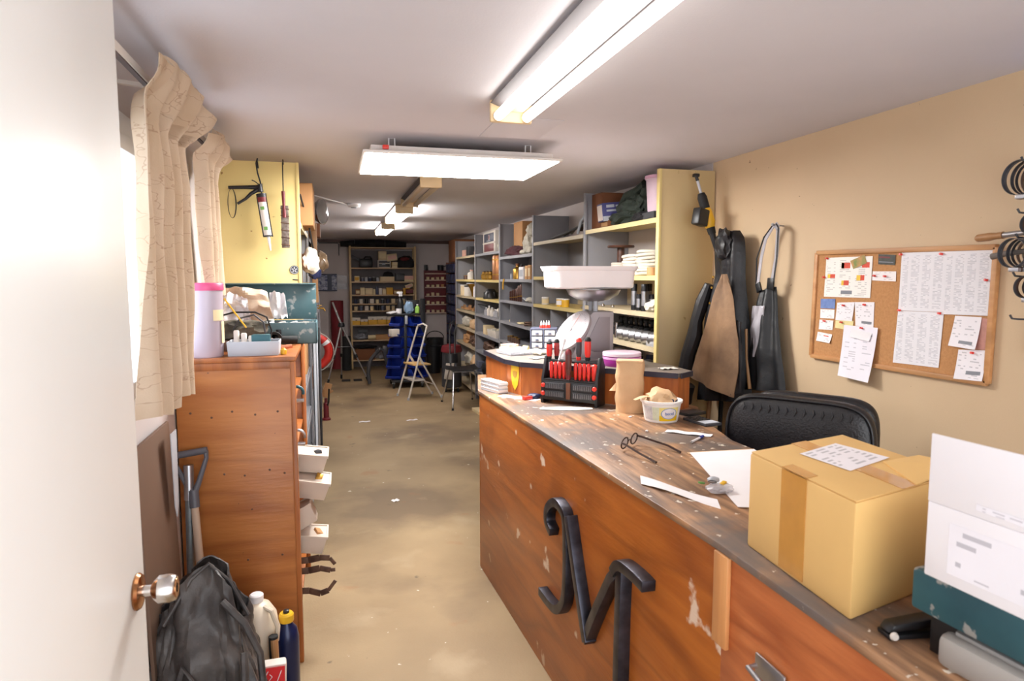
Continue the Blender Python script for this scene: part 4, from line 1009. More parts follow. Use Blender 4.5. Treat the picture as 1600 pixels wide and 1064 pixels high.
# ------------------------------------------------------------------ loose things on the counter
t = thing('card_stack', 'stack of white cards at the far left corner of the counter', 'cards', (.875, 3.66, CZ2), .30)
for k in range(9):
    MB().cb((.0015 * math.sin(k * 2.1), .002 * math.cos(k * 1.3), .004 + .007 * k), (.062, .20, .0062)).build('card_pack', MATS['paper'] if k % 3 else MATS['light_gray'], t, .0006)
one(MB().sheet(4, 8, lambda u, v: ((u - .5) * .06, (v - .5) * .25, .001 + .001 * u)), 'paper_slip', MATS['light_gray'], 'gray paper slip on the counter between the cards and the rack', 'paper', (.955, 3.42, CZ2), .7)
one(MB().cb((0, 0, .010), (.05, .03, .018), (0, 0, .3)).cyl((.02, .01, .012), (.07, .04, .012), .009, None, 10), 'red_utility_knife', MATS['bright_red'], 'small red and dark gadget beside the screwdriver rack', 'gadget', (.985, 3.36, CZ2), bevel=.003)
one(MB().blob((0, 0, .014), (.045, .025, .015), 7, .2, flat=.001), 'dark_keys', MATS['navy'], 'dark blue pouch left of the screwdriver rack', 'pouch', (1.03, 3.38, CZ2))
one(MB().sheet(14, 6, lambda u, v: ((u - .5) * .26, (v - .5) * .085 * (1 - .5 * (2 * u - 1) ** 2), .002 + .006 * v * (1 - v)), .001), 'white_rag_strip', MATS['rag'], 'white cloth strip under the front of the screwdriver rack', 'cloth', (1.10, 3.07, CZ2 + .001), -.25)
t = thing('paper_bag', 'upright brown paper bag with a rolled top on the counter', 'paper bag', (1.375, 2.93, CZ2), -.5)
def pbag(u, v):
    a = u * 2 * PI; k = .8
    sx, sy = .066 * (1 + .05 * math.sin(5 * v * PI + a)), .048 * (1 - .25 * v)
    cx, sn_ = math.cos(a), math.sin(a)
    return (sx * math.copysign(abs(cx) ** k, cx) + .003 * noise.noise(Vector((cx * 3, sn_ * 3, v * 7))), sy * math.copysign(abs(sn_) ** k, sn_) + .004 * noise.noise(Vector((cx * 2, v * 6, sn_ * 4))), v * .25)
MB().sheet(40, 18, pbag, -.001).build('bag', MATS['kraft'], t)
MB().cb((0, 0, .248), (.128, .075, .012)).build('folded_top', MATS['kraft'], t, .005)
MB().sheet(5, 4, lambda u, v: (-.066 - .03 * u, -.01 + .01 * v, .10 + .04 * v * (1 - u)), .001).build('torn_flap', MATS['kraft'], t)
t = thing('margarine_tub', 'white round margarine tub with a yellow label, stuffed with a paper bag', 'tub', (1.43, 2.71, CZ2))
tw = mat('tub_gloss', (240, 238, 236), .3, var=.02)
MB().lathe([(.070, 0), (.074, .004), (.088, .085), (.094, .088), (.095, .098), (.090, .099), (.086, .088), (.070, .008)], n=44).build('tub', tw, t)
def lab_(a0, a1, z0, z1, m2, nm_, off=.0006, n=14):
    def f(u, v):
        z = z0 + (z1 - z0) * v; r = .074 + (z - .004) * (.014 / .081) + off; a = a0 + (a1 - a0) * u
        return (r * math.cos(a), r * math.sin(a), z)
    return MB().sheet(n, 4, f, -.0004).build(nm_, m2, t)
a_c = -1.66
lab_(a_c - .50, a_c + .62, .012, .036, mat('label_yellow', (240, 200, 30), .4), 'yellow_label')
lab_(a_c - .50, a_c + .62, .036, .074, mat('label_pale', (240, 226, 140), .4), 'pale_label')
lab_(-3.15, -2.55, .014, .076, mat('label_print', (206, 208, 214), .5, var=.2, scale=60), 'ingredients_print')
lab_(-2.53, a_c - .51, .014, .074, mat('label_green', (216, 224, 200), .5, var=.15, scale=50), 'green_print')
def lab_disc(rad, off, m2, nm_):
    def f(u, v):
        aa = u * 2 * PI; z = .046 + rad * v * .8 * math.sin(aa); ang = a_c + .05 + rad * 1.15 * v * math.cos(aa) / .08
        r = .074 + (z - .004) * (.014 / .081) + off
        return (r * math.cos(ang), r * math.sin(ang), z)
    return MB().sheet(28, 3, f, -.0003).build(nm_, m2, t)
lab_disc(.032, .0012, mat('label_blue', (120, 150, 200), .4), 'oval_ring'); lab_disc(.0285, .0017, MATS['paper'], 'oval_badge')
av = a_c + .05; rv = .074 + .042 * .1728 + .0024
text('becel', .020, mat('logo_blue', (70, 110, 180), .4), t, face_m((rv * math.cos(av), rv * math.sin(av), .046), (-math.sin(av), math.cos(av), 0), (0, 0, 1)), 'logo')
pb = thing('crumpled_paper_bag', 'crumpled brown paper stuffed in the margarine tub', 'paper bag', (1.43, 2.71, CZ2 + .012))
MB().blob((0, .005, .075), (.072, .070, .060), 11, .28, 2.6).build('wad', MATS['kraft'], pb)
MB().sheet(8, 5, lambda u, v: (-.04 - .09 * u, .01 + .05 * (v - .5) * (1 - .5 * u), .092 + .008 * math.sin(u * 4)), .0015).build('flap', MATS['kraft'], pb)
MB().cyl((.02, -.06, .085), (.05, -.04, .088), .010, None, 10).build('battery', MATS['navy'], pb)
t = thing('pocket_calculator', 'dark pocket calculator lying beside the margarine tub', 'calculator', (1.585, 2.62, CZ2), .12)
MB().box(-.045, .045, -.08, .08, 0, .012).build('body', MATS['dark_gray'], t, .003)
MB().box(-.038, .038, -.072, -.020, .012, .0135).build('display', MATS['light_gray'], t)
for r in range(4):
    for k in range(4):
        MB().box(-.037 + .020 * k, -.023 + .020 * k, -.010 + .021 * r, .004 + .021 * r, .012, .0145).build('key', MATS['black_plastic'], t, .001)
one(MB().box(-.06, .06, -.04, .04, 0, .014), 'black_notebook', MATS['black_plastic'], 'small black notebook lying behind the calculator by the ledge', 'notebook', (1.635, 2.80, CZ2), .3, bevel=.002)
one(MB().sheet(10, 3, lambda u, v: ((u - .5) * .19, (v - .5) * .045, .002 + .003 * math.sin(u * 7) ** 2), .0008), 'receipt', MATS['paper'], 'narrow white receipt in front of the margarine tub', 'receipt', (1.415, 2.44, CZ2 + .001), -.75)
t = thing('pen', 'blue pen lying across the end of the narrow receipt', 'pen', (1.39, 2.325, CZ2))
MB().cyl((-.045, -.03, .006), (.02, .02, .006), .0045, None, 10).build('barrel', MATS['white_plastic'], t)
MB().cyl((.02, .02, .006), (.05, .043, .006), .0052, None, 10).build('cap', MATS['blue_plastic'], t)
MB().cyl((-.045, -.03, .006), (-.056, -.038, .006), .0035, .001, 8).build('tip', MATS['steel'], t)
# sheets near the glasses
t = thing('paper_sheet', 'large white sheet of paper lying beside the cardboard box', 'paper', (1.30, 1.9, CZ2))
quad_sheet([(1.26, 2.16, 1.0525), (1.56 - .04, 2.14, 1.0525), (1.36, 1.50, 1.0525), (1.09, 1.60, 1.0525)][::1], MATS['paper'], 'sheet', t, .0015)
quad_sheet([(1.255, 2.172, 1.0515), (1.525, 2.152, 1.0515), (1.52, 2.13, 1.0515), (1.25, 2.15, 1.0515)], MATS['kraft'], 'board_edge', t, .0012)
t = thing('long_paper_strip', 'white folded paper strip near the front edge of the counter', 'paper', (.96, 1.78, CZ2))
MB().sheet(10, 3, lambda u, v: (.925 + .12 * u + .045 * (v - .5) * .7 + .01, 1.90 - .26 * u + .07 * (v - .5), CZ2 + .004 + .004 * math.sin(u * 5 + v)), .001).build('strip', MATS['paper'], t, w=True)
one(MB().box(-.02, .02, -.02, .02, 0, .010).blob((0, 0, .012), (.045, .03, .012), 3, .3, flat=.001), 'foil_blister', MATS['clear_plastic'], 'clear plastic pouch at the corner of the white sheet', 'pouch', (1.115, 1.735, CZ2 + .003))
t = thing('charm_keyring', 'small key ring with green and yellow tags in the clear pouch', 'key ring', (1.10, 1.75, CZ2 + .018))
MB().cb((-.03, .012, .008), (.02, .012, .006), (0, .2, .3)).build('green_tag', MATS['leaf_green'], t, .002)
MB().cb((.03, -.012, .009), (.022, .014, .008), (0, -.2, .5)).build('yellow_tag', MATS['yellow_plastic'], t, .002)
MB().tube([(.012 * math.cos(a), .012 * math.sin(a), .012) for a in [i * PI / 8 for i in range(16)]], .0015, 6, True).build('ring', MATS['dark_gray'], t)
one(MB().blob((0, 0, .008), (.02, .016, .009), 5, .2, flat=0), 'wire_ball', MATS['light_gray'], 'gray lump beside the key ring on the counter', 'lump', (1.135, 1.80, CZ2 + .012))
# spectacles
t = thing('reading_glasses', 'brown framed reading glasses lying open on the counter', 'glasses', (1.09, 2.26, CZ2))
gm = mat('tortoise', (58, 36, 30), .3, var=.3, scale=30)
lc, rc = Vector((1.045, 2.262, 1.079)), Vector((1.110, 2.318, 1.079)); ldir = (rc - lc).normalized(); upv = Vector((0, 0, 1)); up2 = (upv + Vector((.25, -.3, 0)) * .4).normalized()
for c_ in (lc, rc):
    pts = [c_ + ldir * (.029 * math.cos(a)) + up2 * (.021 * math.sin(a) * (1 if math.sin(a) > 0 else 1.0)) for a in [i * 2 * PI / 28 for i in range(28)]]
    MB().tube(pts, .0028, 6, True).build('rim', gm, t, w=True)
    n = len(pts)
    MB().add([tuple(p) for p in pts] + [tuple(p + ldir.cross(up2) * .001) for p in pts], [tuple(range(n)), tuple(reversed(range(n, 2 * n)))]).build('lens', MATS['window_glass'], t, w=True)
MB().tube([lc + ldir * .029, (lc + rc) / 2 + up2 * .006, rc - ldir * .029], .0022, 6).build('bridge', gm, t, w=True)
bk = Vector((.56, -.83, 0))
bk = Vector((.45, -.89, 0)).normalized()
MB().tube([lc - ldir * .029 + up2 * .006, lc - ldir * .031 + up2 * .004 + bk * .02, Vector((1.055, 2.15, 1.066)), Vector((1.075, 2.065, 1.056))], [.0042, .0042, .004, .0045], 6).build('temple', gm, t, w=True)
MB().tube([rc + ldir * .029 + up2 * .006, rc + ldir * .033 + up2 * .004 + bk * .02, Vector((1.205, 2.225, 1.068)), Vector((1.225, 2.165, 1.056))], [.0042, .0042, .004, .0045], 6).build('temple', gm, t, w=True)
# white specks of paint and chips lying about
for k, (x, y, lab) in enumerate(((1.32, 2.80, 'tiny white chip in front of the paper bag'), (1.265, 2.52, 'tiny white chip beside the glasses'))):
    one(MB().blob((0, 0, .004), (.008, .006, .005), k, .3, sub=1, flat=0), 'paint_chip', MATS['paper'], lab, 'chip', (x, y, CZ2))

# ------------------------------------------------------------------ cardboard box and the near right corner
bx = thing('cardboard_box', 'large tan cardboard parcel with brown tape on the near end of the counter', 'box', (1.05, 1.20, CZ2))
A, B, Cc, D = (.958, 1.362), (.930, 1.000), (1.265, 1.115), (1.285, 1.42)
A, B = Vector((.958, 1.365)), Vector((.932, 1.0)); ex = Vector((.345, .09)); C_, D_ = B + ex, A + ex
hb = .230
def bp(u, v, z):  # u along front edge A->B, v across
    p = A + (B - A) * u + ex * v
    return (p.x, p.y, CZ2 + z)
def bquad(u0, u1, v0, v1, z0, z1): return [bp(u0, v0, z0), bp(u1, v0, z0), bp(u1, v1, z0), bp(u0, v1, z0), bp(u0, v0, z1), bp(u1, v0, z1), bp(u1, v1, z1), bp(u0, v1, z1)]
BF = [(3, 2, 1, 0), (4, 5, 6, 7), (0, 1, 5, 4), (1, 2, 6, 5), (2, 3, 7, 6), (3, 0, 4, 7)]
MB().add(bquad(0, 1, 0, 1, 0, hb), BF).build('carton', MATS['cardboard_pale'], bx, .006, w=True)
MB().add(bquad(.005, .995, .01, .495, hb, hb + .003), BF).build('flap', MATS['cardboard_pale'], bx, .001, w=True)
MB().add(bquad(.005, .995, .505, .99, hb, hb + .003), BF).build('flap', MATS['cardboard_pale'], bx, .001, w=True)
tape = mat('parcel_tape', (206, 150, 76), .22, var=.1, scale=14, coat=.3)
MB().add(bquad(-.003, 1.003, .42, .58, hb + .0032, hb + .0040), BF).build('tape', tape, bx, w=True)
MB().add(bquad(.36, .60, -.004, .0, .008, hb), BF).add(bquad(.36, .60, -.004, .10, hb + .0032, hb + .0040), BF).build('tape', tape, bx, w=True)
lb = quad_sheet([bp(.22, .30, hb + .0046), bp(.16, .74, hb + .0046), bp(.58, .84, hb + .0046), bp(.64, .36, hb + .0046)], printed('label_sheet', (240, 236, 240), (60, 60, 70), 9, 3, .55), 'address_label', bx, .0004)
MB().add([bp(.62, .72, hb + .003), bp(1.0, .55, hb + .003), bp(1.06, .95, hb + .030), bp(.70, 1.0, hb + .012)] + [bp(.62, .72, hb + .006), bp(1.0, .55, hb + .006), bp(1.06, .95, hb + .033), bp(.70, 1.0, hb + .015)], BF).build('lifted_flap', MATS['cardboard_pale'], bx, w=True)
# white carton on a teal metal case
tb = thing('teal_case', 'dark teal metal case under the white carton at the near end of the counter', 'case', (1.15, .78, CZ2))
yw = lambda y: .945 + (.85 - y) * .08
cs = [(.970, .905), (1.000, .42), (1.375, .46), (1.345, .95)]
MB().prism(cs, CZ2 + .072, CZ2 + .145).build('body', MATS['teal_paint'], tb, .006, w=True)
MB().prism([(p[0] * .9 + .118, p[1] * .9 + .068) for p in cs], CZ2, CZ2 + .073).build('foot', MATS['black_plastic'], tb, .004, w=True)
wb = thing('white_carton', 'white carton with its front flap standing up, at the right edge of the counter', 'box', (1.15, .70, CZ2 + .146))
cs2 = [(.962, .875), (.986, .46), (1.294, .49), (1.274, .905)]
MB().prism([cs2[0], cs2[1], (cs2[1][0] + .004, cs2[1][1]), (cs2[0][0] + .004, cs2[0][1])], CZ2 + .275, CZ2 + .390).build('standing_flap', mat('carton_white', (244, 242, 246), .5, var=.02), wb, .001, w=True)
MB().prism(cs2, CZ2 + .146, CZ2 + .275).build('carton', mat('carton_white', (244, 242, 246), .5, var=.02), wb, .003, w=True)
def cf(u, z): # on the face between cs2[0] and cs2[1]
    p = Vector(cs2[0]).lerp(Vector(cs2[1]), u); n_ = Vector((-.998, -.06)) * .0008
    return (p.x + n_.x, p.y + n_.y, CZ2 + .146 + z)
quad_sheet([cf(.10, .105), cf(.66, .105), cf(.66, .020), cf(.10, .020)], printed('carton_label', (240, 238, 244), (70, 70, 92), 5, 2, .45), 'printed_label', wb, -.0003)
quad_sheet([cf(.20, .150), cf(.45, .148), cf(.45, .138), cf(.20, .140)], printed('carton_small', (240, 238, 244), (120, 120, 135), 2, 4, .6), 'small_print', wb, -.0003)
t = thing('steel_stapler', 'black and chrome stapler lying in front of the teal case', 'stapler', (1.02, .93, CZ2), -.15)
MB().box(-.07, .07, -.018, .018, 0, .010).build('base', MATS['black_metal'], t, .003)
MB().prism([(-.07, .012), (.065, .020), (.075, .034), (.05, .040), (-.06, .026)], -.015, .015, 'y').build('arm', MATS['black_plastic'], t, .004)
MB().lathe([(.012, -.016), (.015, 0), (.012, .016)], (.066, 0, .026), 14, (0, 1, 0)).build('chrome_nose', MATS['chrome'], t)
MB().lathe([(.006, 0), (.008, .003), (.006, .008)], (-.066, -.020, .012), 12, (0, -1, 0)).build('pivot', MATS['offwhite'], t)
one(MB().box(-.035, .035, -.009, .009, 0, .009), 'brown_eraser', MATS['cardboard'], 'small brown wooden piece next to the stapler', 'block', (1.03, .885, CZ2), .25, bevel=.002)
t = thing('gray_device', 'pale gray plastic device in the near right corner of the counter', 'device', (1.08, .78, CZ2))
MB().prism([(.965, .845), (.985, .60), (1.10, .62), (1.075, .875)], CZ2, CZ2 + .055).build('body', mat('device_gray', (170, 166, 160), .45, var=.05), t, .012, w=True)
MB().prism([(.985, .83), (1.0, .63), (1.085, .645), (1.065, .855)], CZ2 + .055, CZ2 + .064).build('cover', mat('device_cover', (150, 148, 146), .4, var=.05), t, .004, w=True)
# black office chair behind the counter
t = thing('office_chair', 'black padded leather office chair behind the counter', 'chair', (1.86, 2.33, 0), math.atan2(-.47, .35))
lea = MATS['leather']
def cushion(w_, h_, d_, z0, y0, seed=0, puff=.35, r=.10):
    def f(u, v):
        a = u * 2 * PI; k = math.sin(v * PI / 2); s = 1
        cx, sn_ = math.cos(a), math.sin(a)
        e = .42
        X_ = w_ / 2 * math.copysign(abs(cx) ** e, cx); Z_ = h_ / 2 * math.copysign(abs(sn_) ** e, sn_)
        return (X_ * v ** .5 if False else X_, Z_)
    return f
def pillow(w_, h_, d_, c, e=.38, nu=48, nv=14, tilt=0.):
    """superellipsoid cushion, w x h face, d thick, facing -y"""
    def f(u, v):
        a = u * 2 * PI; b_ = (v - .5) * PI
        ca_, sa_, cb_, sb_ = math.cos(a), math.sin(a), math.cos(b_), math.sin(b_)
        sg = lambda q, p: math.copysign(abs(q) ** p, q)
        X_ = w_ / 2 * sg(ca_, e) * sg(cb_, .5); Z_ = h_ / 2 * sg(sa_, e) * sg(cb_, .5); Y_ = d_ / 2 * sg(sb_, .8)
        return (c[0] + X_, c[1] + Y_ - Z_ * tilt, c[2] + Z_)
    return MB().sheet(nu, nv, f)
bk_ = pillow(.60, .62, .13, (0, 0, .895)).build('backrest', lea, t, smooth=60)
pillow(.52, .50, .10, (.03, .10, .96)).build('back_shell', lea, t, smooth=60)
MB().tube([(.29 * math.copysign(abs(math.cos(a)) ** .38, math.cos(a)), -.035, .895 + .300 * math.copysign(abs(math.sin(a)) ** .38, math.sin(a))) for a in [i * 2 * PI / 64 for i in range(64)]], .006, 8, True).build('piping', lea, bk_)
mb = MB()
for k in range(13):
    x = -.21 + .035 * k
    mb.tube([(x, -.050, 1.165), (x + .004, -.0555, 1.150), (x - .002, -.058, 1.130)], [.002, .005, .001], 6)
mb.build('puckered_seam', lea, bk_)
pillow(.56, .52, .14, (0, 0, 0)).build('seat', lea, t, smooth=60, loc=(0, -.27, .50), rot=(PI / 2, 0, 0))
for s in (-1, 1):
    MB().tube([(s * .29, -.02, .68), (s * .32, -.15, .70), (s * .32, -.38, .69), (s * .31, -.44, .66), (s * .29, -.42, .50)], [.025, .03, .03, .026, .02], 10).build('armrest', MATS['black_plastic'], t)
MB().cyl((0, -.25, .12), (0, -.25, .44), .03, None, 16).build('gas_post', MATS['black_metal'], t)
for k in range(5):
    a = k * 2 * PI / 5 + .3
    l = MB().bar((0, -.25, .12), (.30 * math.cos(a), -.25 + .30 * math.sin(a), .075), .05, .03).build('foot', MATS['black_plastic'], t, .006)
    MB().cyl((.29 * math.cos(a) - .02, -.25 + .29 * math.sin(a), .03), (.29 * math.cos(a) + .02, -.25 + .29 * math.sin(a), .03), .03, None, 14).build('caster', MATS['black_rubber'], l)
# ================================================================== RIGHT WALL
XW = XR
t = thing('cork_board', 'wood framed cork notice board on the tan wall', 'notice board', (XW - .012, 2.3, 1.32))
corkm = mat('cork', (194, 142, 92), .85, scale=90, col2=(180, 128, 80), bump=.3, bscale=220)
frw = wood('frame_wood', (208, 156, 104), (188, 132, 82), 'y', 10, 4, .5)
# board corners (y, z); the board hangs a touch crooked
BTL, BTR, BBR, BBL = (2.752, 1.817), (1.846, 1.806), (1.850, 1.318), (2.764, 1.316)
MB().prism([BTL, BTR, BBR, BBL], XW - .012, XW - .001, 'x').build('cork_sheet', corkm, t, w=True)
for p, q in ((BTL, BTR), (BTR, BBR), (BBR, BBL), (BBL, BTL)):
    MB().bar((XW - .011, p[0], p[1]), (XW - .011, q[0], q[1]), .020, .020, (1, 0, 0)).build('frame_rail', frw, t, .002, w=True)
def note(label, name, q, m, cat='paper', x=.0145, curl=0., pins=(), extra=None):
    """sheet pinned on the board: q = corners (y,z) tl tr br bl; curl lifts the lower edge off the board"""
    cy = sum(p[0] for p in q) / 4; cz = min(p[1] for p in q)
    t = thing(name, label, cat, (XW - x, cy, cz))
    def pt(u, v, dx=0):
        top = Vector(q[0]).lerp(Vector(q[1]), u); bot = Vector(q[3]).lerp(Vector(q[2]), u); p = top.lerp(bot, v)
        return (XW - x - curl * v * v * (.6 + .4 * u) - dx, p.x, p.y)
    me = MB().sheet(4, 6, pt, .0005).mesh('sheet')
    uvl = me.uv_layers.new(name='UVMap')
    ys = [p[0] for p in q]; zs = [p[1] for p in q]
    for lp in me.loops:
        c_ = me.vertices[lp.vertex_index].co
        uvl.data[lp.index].uv = ((max(ys) - c_.y) / (max(ys) - min(ys)), (c_.z - min(zs)) / (max(zs) - min(zs)))
    me.materials.append(m); o = bpy.data.objects.new('sheet', me); COL.objects.link(o); o.parent = t; o.matrix_parent_inverse = wm(t).inverted()
    for (y, z) in pins:
        MB().lathe([(.0045, 0), (.005, .002), (.003, .004), (.003, .008), (.0048, .010), (.004, .012)], (XW - x - .002, y, z), 12, (-1, 0, .15)).build('push_pin', MATS['bright_red'], t, w=True)
    if extra:
        for (u0, u1, v0, v1, m2, nm_) in extra:
            MB().sheet(3, 3, lambda u, v: pt(u0 + (u1 - u0) * u, v0 + (v1 - v0) * v, .0008), .0003).build(nm_, m2, t, w=True)
    return t
mr, my = mat('print_red', (214, 74, 50), .6), mat('print_yellow', (236, 196, 60), .6)
pr1 = printed('print_flyer', (240, 236, 230), (110, 110, 115), 22, 3, .45, .05)
pr2 = printed('print_chart', (232, 230, 234), (120, 122, 136), 44, 4, .62, .06)
pr3 = printed('print_letter', (236, 232, 240), (130, 130, 145), 24, 1.6, .35, .12)
pr4 = printed('print_invoice', (238, 234, 238), (110, 110, 120), 12, 2, .35, .1)
prw = printed('print_card', (240, 236, 236), (120, 110, 120), 6, 2, .4, .12)
note('large printed flyer with red and yellow blocks, top left of the cork board', 'flyer', [(2.687, 1.791), (2.405, 1.791), (2.408, 1.609), (2.693, 1.607)], pr1, 'flyer', pins=((2.676, 1.787), (2.691, 1.699)),
     extra=[(.36, .55, .14, .28, mr, 'red_block'), (.36, .42, .14, .28, my, 'yellow_block'), (.06, .12, .42, .52, my, 'yellow_block'), (.12, .23, .42, .52, mr, 'red_block'), (.38, .43, .58, .70, my, 'yellow_block'), (.43, .54, .58, .70, mr, 'red_block'), (.70, .78, .45, .58, my, 'yellow_block'), (.78, .86, .45, .58, mr, 'red_block'), (.80, .95, .14, .27, mr, 'red_block'), (.38, .62, .83, .92, MATS['mid_gray'], 'logo_block')])
note('tilted green and orange picture card over the flyer', 'picture_card', [(2.533, 1.773), (2.45, 1.798), (2.435, 1.761), (2.512, 1.736)], mat('photo_green', (116, 132, 62), .5, scale=40, col2=(196, 140, 80)), 'card', .0165)
note('dark business card at the top of the cork board', 'business_card', [(2.374, 1.798), (2.283, 1.792), (2.284, 1.75), (2.373, 1.755)], mat('card_dark', (58, 60, 48), .5, scale=50, col2=(34, 36, 32)), 'card', extra=[(.05, .7, .2, .36, MATS['dark_red'], 'red_line'), (.05, .9, .7, .8, MATS['mid_gray'], 'print_line')])
note('wide white card pinned below the dark business card', 'white_card', [(2.401, 1.725), (2.276, 1.724), (2.275, 1.682), (2.402, 1.686)], prw, 'card', pins=((2.385, 1.705), (2.328, 1.703)))
note('blue picture card at the left of the cork board', 'picture_card', [(2.713, 1.596), (2.617, 1.599), (2.618, 1.553), (2.712, 1.551)], mat('card_blue', (122, 148, 200), .5, scale=30, col2=(90, 116, 176)), 'card')
note('white business card just below the blue picture card', 'business_card', [(2.712, 1.547), (2.619, 1.548), (2.619, 1.506), (2.712, 1.504)], prw, 'card')
note('third card down in the column at the left of the cork board', 'business_card', [(2.715, 1.496), (2.623, 1.497), (2.626, 1.452), (2.718, 1.449)], prw, 'card', pins=((2.676, 1.491),))
note('lowest tilted card in the column at the left of the cork board', 'business_card', [(2.724, 1.437), (2.627, 1.431), (2.636, 1.389), (2.729, 1.393)], prw, 'card', curl=.006, extra=[(.45, .8, .25, .35, mr, 'red_line')])
note('small handwritten note left of the middle of the cork board', 'note', [(2.602, 1.582), (2.495, 1.588), (2.506, 1.501), (2.609, 1.501)], pr4, pins=((2.556, 1.57),), x=.0155)
note('second handwritten note right beside the first on the cork board', 'note', [(2.495, 1.588), (2.383, 1.592), (2.382, 1.481), (2.485, 1.483)], pr4, pins=((2.433, 1.578),), extra=[(.35, .9, .78, .88, MATS['mid_gray'], 'stamp')])
note('small yellow slip peeking out below the handwritten note', 'yellow_slip', [(2.609, 1.499), (2.497, 1.503), (2.503, 1.458), (2.61, 1.464)], mat('slip_yellow', (236, 222, 160), .6), pins=((2.566, 1.492),))
note('long white letter hanging below the edge of the cork board', 'letter', [(2.546, 1.482), (2.349, 1.483), (2.368, 1.242), (2.558, 1.247)], pr3, 'letter', .022, .02, ((2.435, 1.475),))
note('narrow white slip on top of the long letter', 'slip', [(2.495, 1.469), (2.377, 1.458), (2.387, 1.421), (2.5, 1.431)], MATS['paper'], 'paper', .026, .004)
note('upper left printed price list on the cork board', 'price_list', [(2.252, 1.8), (2.052, 1.799), (2.042, 1.566), (2.255, 1.562)], pr2, 'list', pins=((2.251, 1.792), (2.244, 1.563)))
note('upper right printed price list on the cork board', 'price_list', [(2.051, 1.799), (1.855, 1.798), (1.856, 1.562), (2.041, 1.558)], pr2, 'list', .0155, pins=((2.061, 1.788), (1.871, 1.689)))
note('lower printed price list on the cork board', 'price_list', [(2.255, 1.561), (2.040, 1.565), (2.049, 1.349), (2.268, 1.343)], pr2, 'list', pins=((2.054, 1.560),))
note('upper invoice slip at the right of the cork board', 'invoice', [(1.989, 1.555), (1.882, 1.556), (1.891, 1.436), (2.005, 1.441)], pr4, 'invoice', .017, .012, extra=[(.35, .85, .78, .88, MATS['mid_gray'], 'stamp')])
note('lower invoice slip at the right corner of the cork board', 'invoice', [(1.967, 1.429), (1.856, 1.438), (1.858, 1.325), (1.976, 1.318)], pr4, 'invoice', .016, .010, ((1.906, 1.423),), extra=[(.4, .9, .70, .82, MATS['mid_gray'], 'stamp')])
note('pinkish paper behind the upper invoice slip', 'pink_paper', [(1.90, 1.556), (1.861, 1.551), (1.859, 1.439), (1.90, 1.437)], mat('pink_note', (196, 140, 128), .6, var=.2, scale=30))

# hose clamp display at the right edge
t = thing('pegboard', 'brown pegboard with hooks at the right edge of the wall', 'pegboard', (XW - .01, 1.45, 1.40))
MB().box(XW - .010, XW - .001, 1.05, 1.695, 1.40, 2.34).build('board', mat('pegboard_brown', (156, 108, 76), .7, var=.1), t, .001, w=True)
MB().box(XW - .0125, XW - .0102, 1.05, 1.725, 2.165, 2.345).build('blue_header', mat('header_blue', (40, 110, 196), .5, var=.05), t, w=True)
hz = (2.235, 2.07, 1.905, 1.825, 1.70, 1.56)
for k, z in enumerate(hz):
    MB().tube([(XW - .012, 1.665, z), (XW - .10, 1.685, z + .002), (XW - .120, 1.69, z + .004), (XW - .128, 1.692, z + .016)], .0035, 6).build('hook', MATS['dark_gray'], t, w=True)
def clamps(label, z, n, r, x0, y, m1):
    t = thing('hose_clamps', label, 'hose clamp', (x0, y, z - 2 * r), group='hose clamps on the pegboard')
    for k in range(n):
        xx = x0 + k * .015; cz = z - r + .004; dy = .006 * math.sin(k * 2.3)
        MB().sheet(32, 1, lambda u, v: (xx + (v - .5) * .012, y + dy + r * math.cos(u * 2 * PI), cz + r * math.sin(u * 2 * PI)), .0015).build('band', m1 if k % 2 else MATS['dark_gray'], t, w=True)
        MB().cb((xx, y + dy - .01, cz - r - .006), (.016, .03, .014), (0, 0, .2)).build('screw_housing', MATS['rust_steel'] if k % 2 else MATS['steel'], t, .002, w=True)
    return t
clamps('bundle of large black banded hose clamps on the upper hook', 2.07, 9, .056, XW - .15, 1.675, MATS['steel'])
clamps('bundle of rusty hose clamps on the middle hook', 1.90, 4, .034, XW - .12, 1.650, MATS['rust_steel'])
clamps('bundle of medium hose clamps level with the top of the cork board', 1.822, 8, .048, XW - .15, 1.680, MATS['steel'])
clamps('bundle of small hose clamps on the lower hook', 1.70, 4, .036, XW - .125, 1.650, MATS['rust_steel'])
t = thing('wooden_awl', 'turned wooden handle lying on the hooks above the cork board corner', 'handle', (XW - .10, 1.85, 1.835))
MB().lathe([(.008, 0), (.0135, .008), (.0145, .05), (.011, .075), (.0125, .10)], (XW - .075, 1.875, 1.836), 16, (.0, -1, .06)).build('handle', MATS['handle_wood'], t, w=True)
MB().cyl((XW - .075, 1.775, 1.842), (XW - .075, 1.60, 1.852), .010, .008, 12).build('shank', MATS['steel'], t, w=True)
t = thing('plier_grip', 'dark gray tool handle pointing over the cork board corner', 'tool', (XW - .09, 1.80, 1.775))
MB().tube([(XW - .09, 1.80, 1.77), (XW - .085, 1.76, 1.778), (XW - .07, 1.66, 1.79)], [.011, .010, .008], 10).build('grip', mat('dusty_gray', (120, 112, 106), .6), t, w=True)
MB().lathe([(.012, 0), (.012, .01)], (XW - .069, 1.655, 1.791), 12, (.1, -1, .1)).build('collar', MATS['steel'], t, w=True)
t = thing('packaged_tool', 'small red and dark blister pack on the lower pegboard hook', 'blister pack', (XW - .02, 1.67, 1.45))
MB().box(XW - .022, XW - .014, 1.63, 1.70, 1.44, 1.56).build('backing_card', MATS['light_gray'], t, .002, w=True)
MB().box(XW - .040, XW - .0225, 1.64, 1.695, 1.45, 1.49).build('tool', MATS['navy'], t, .006, w=True)
MB().box(XW - .030, XW - .0225, 1.64, 1.695, 1.51, 1.535).build('red_mark', MATS['red_plastic'], t, .003, w=True)

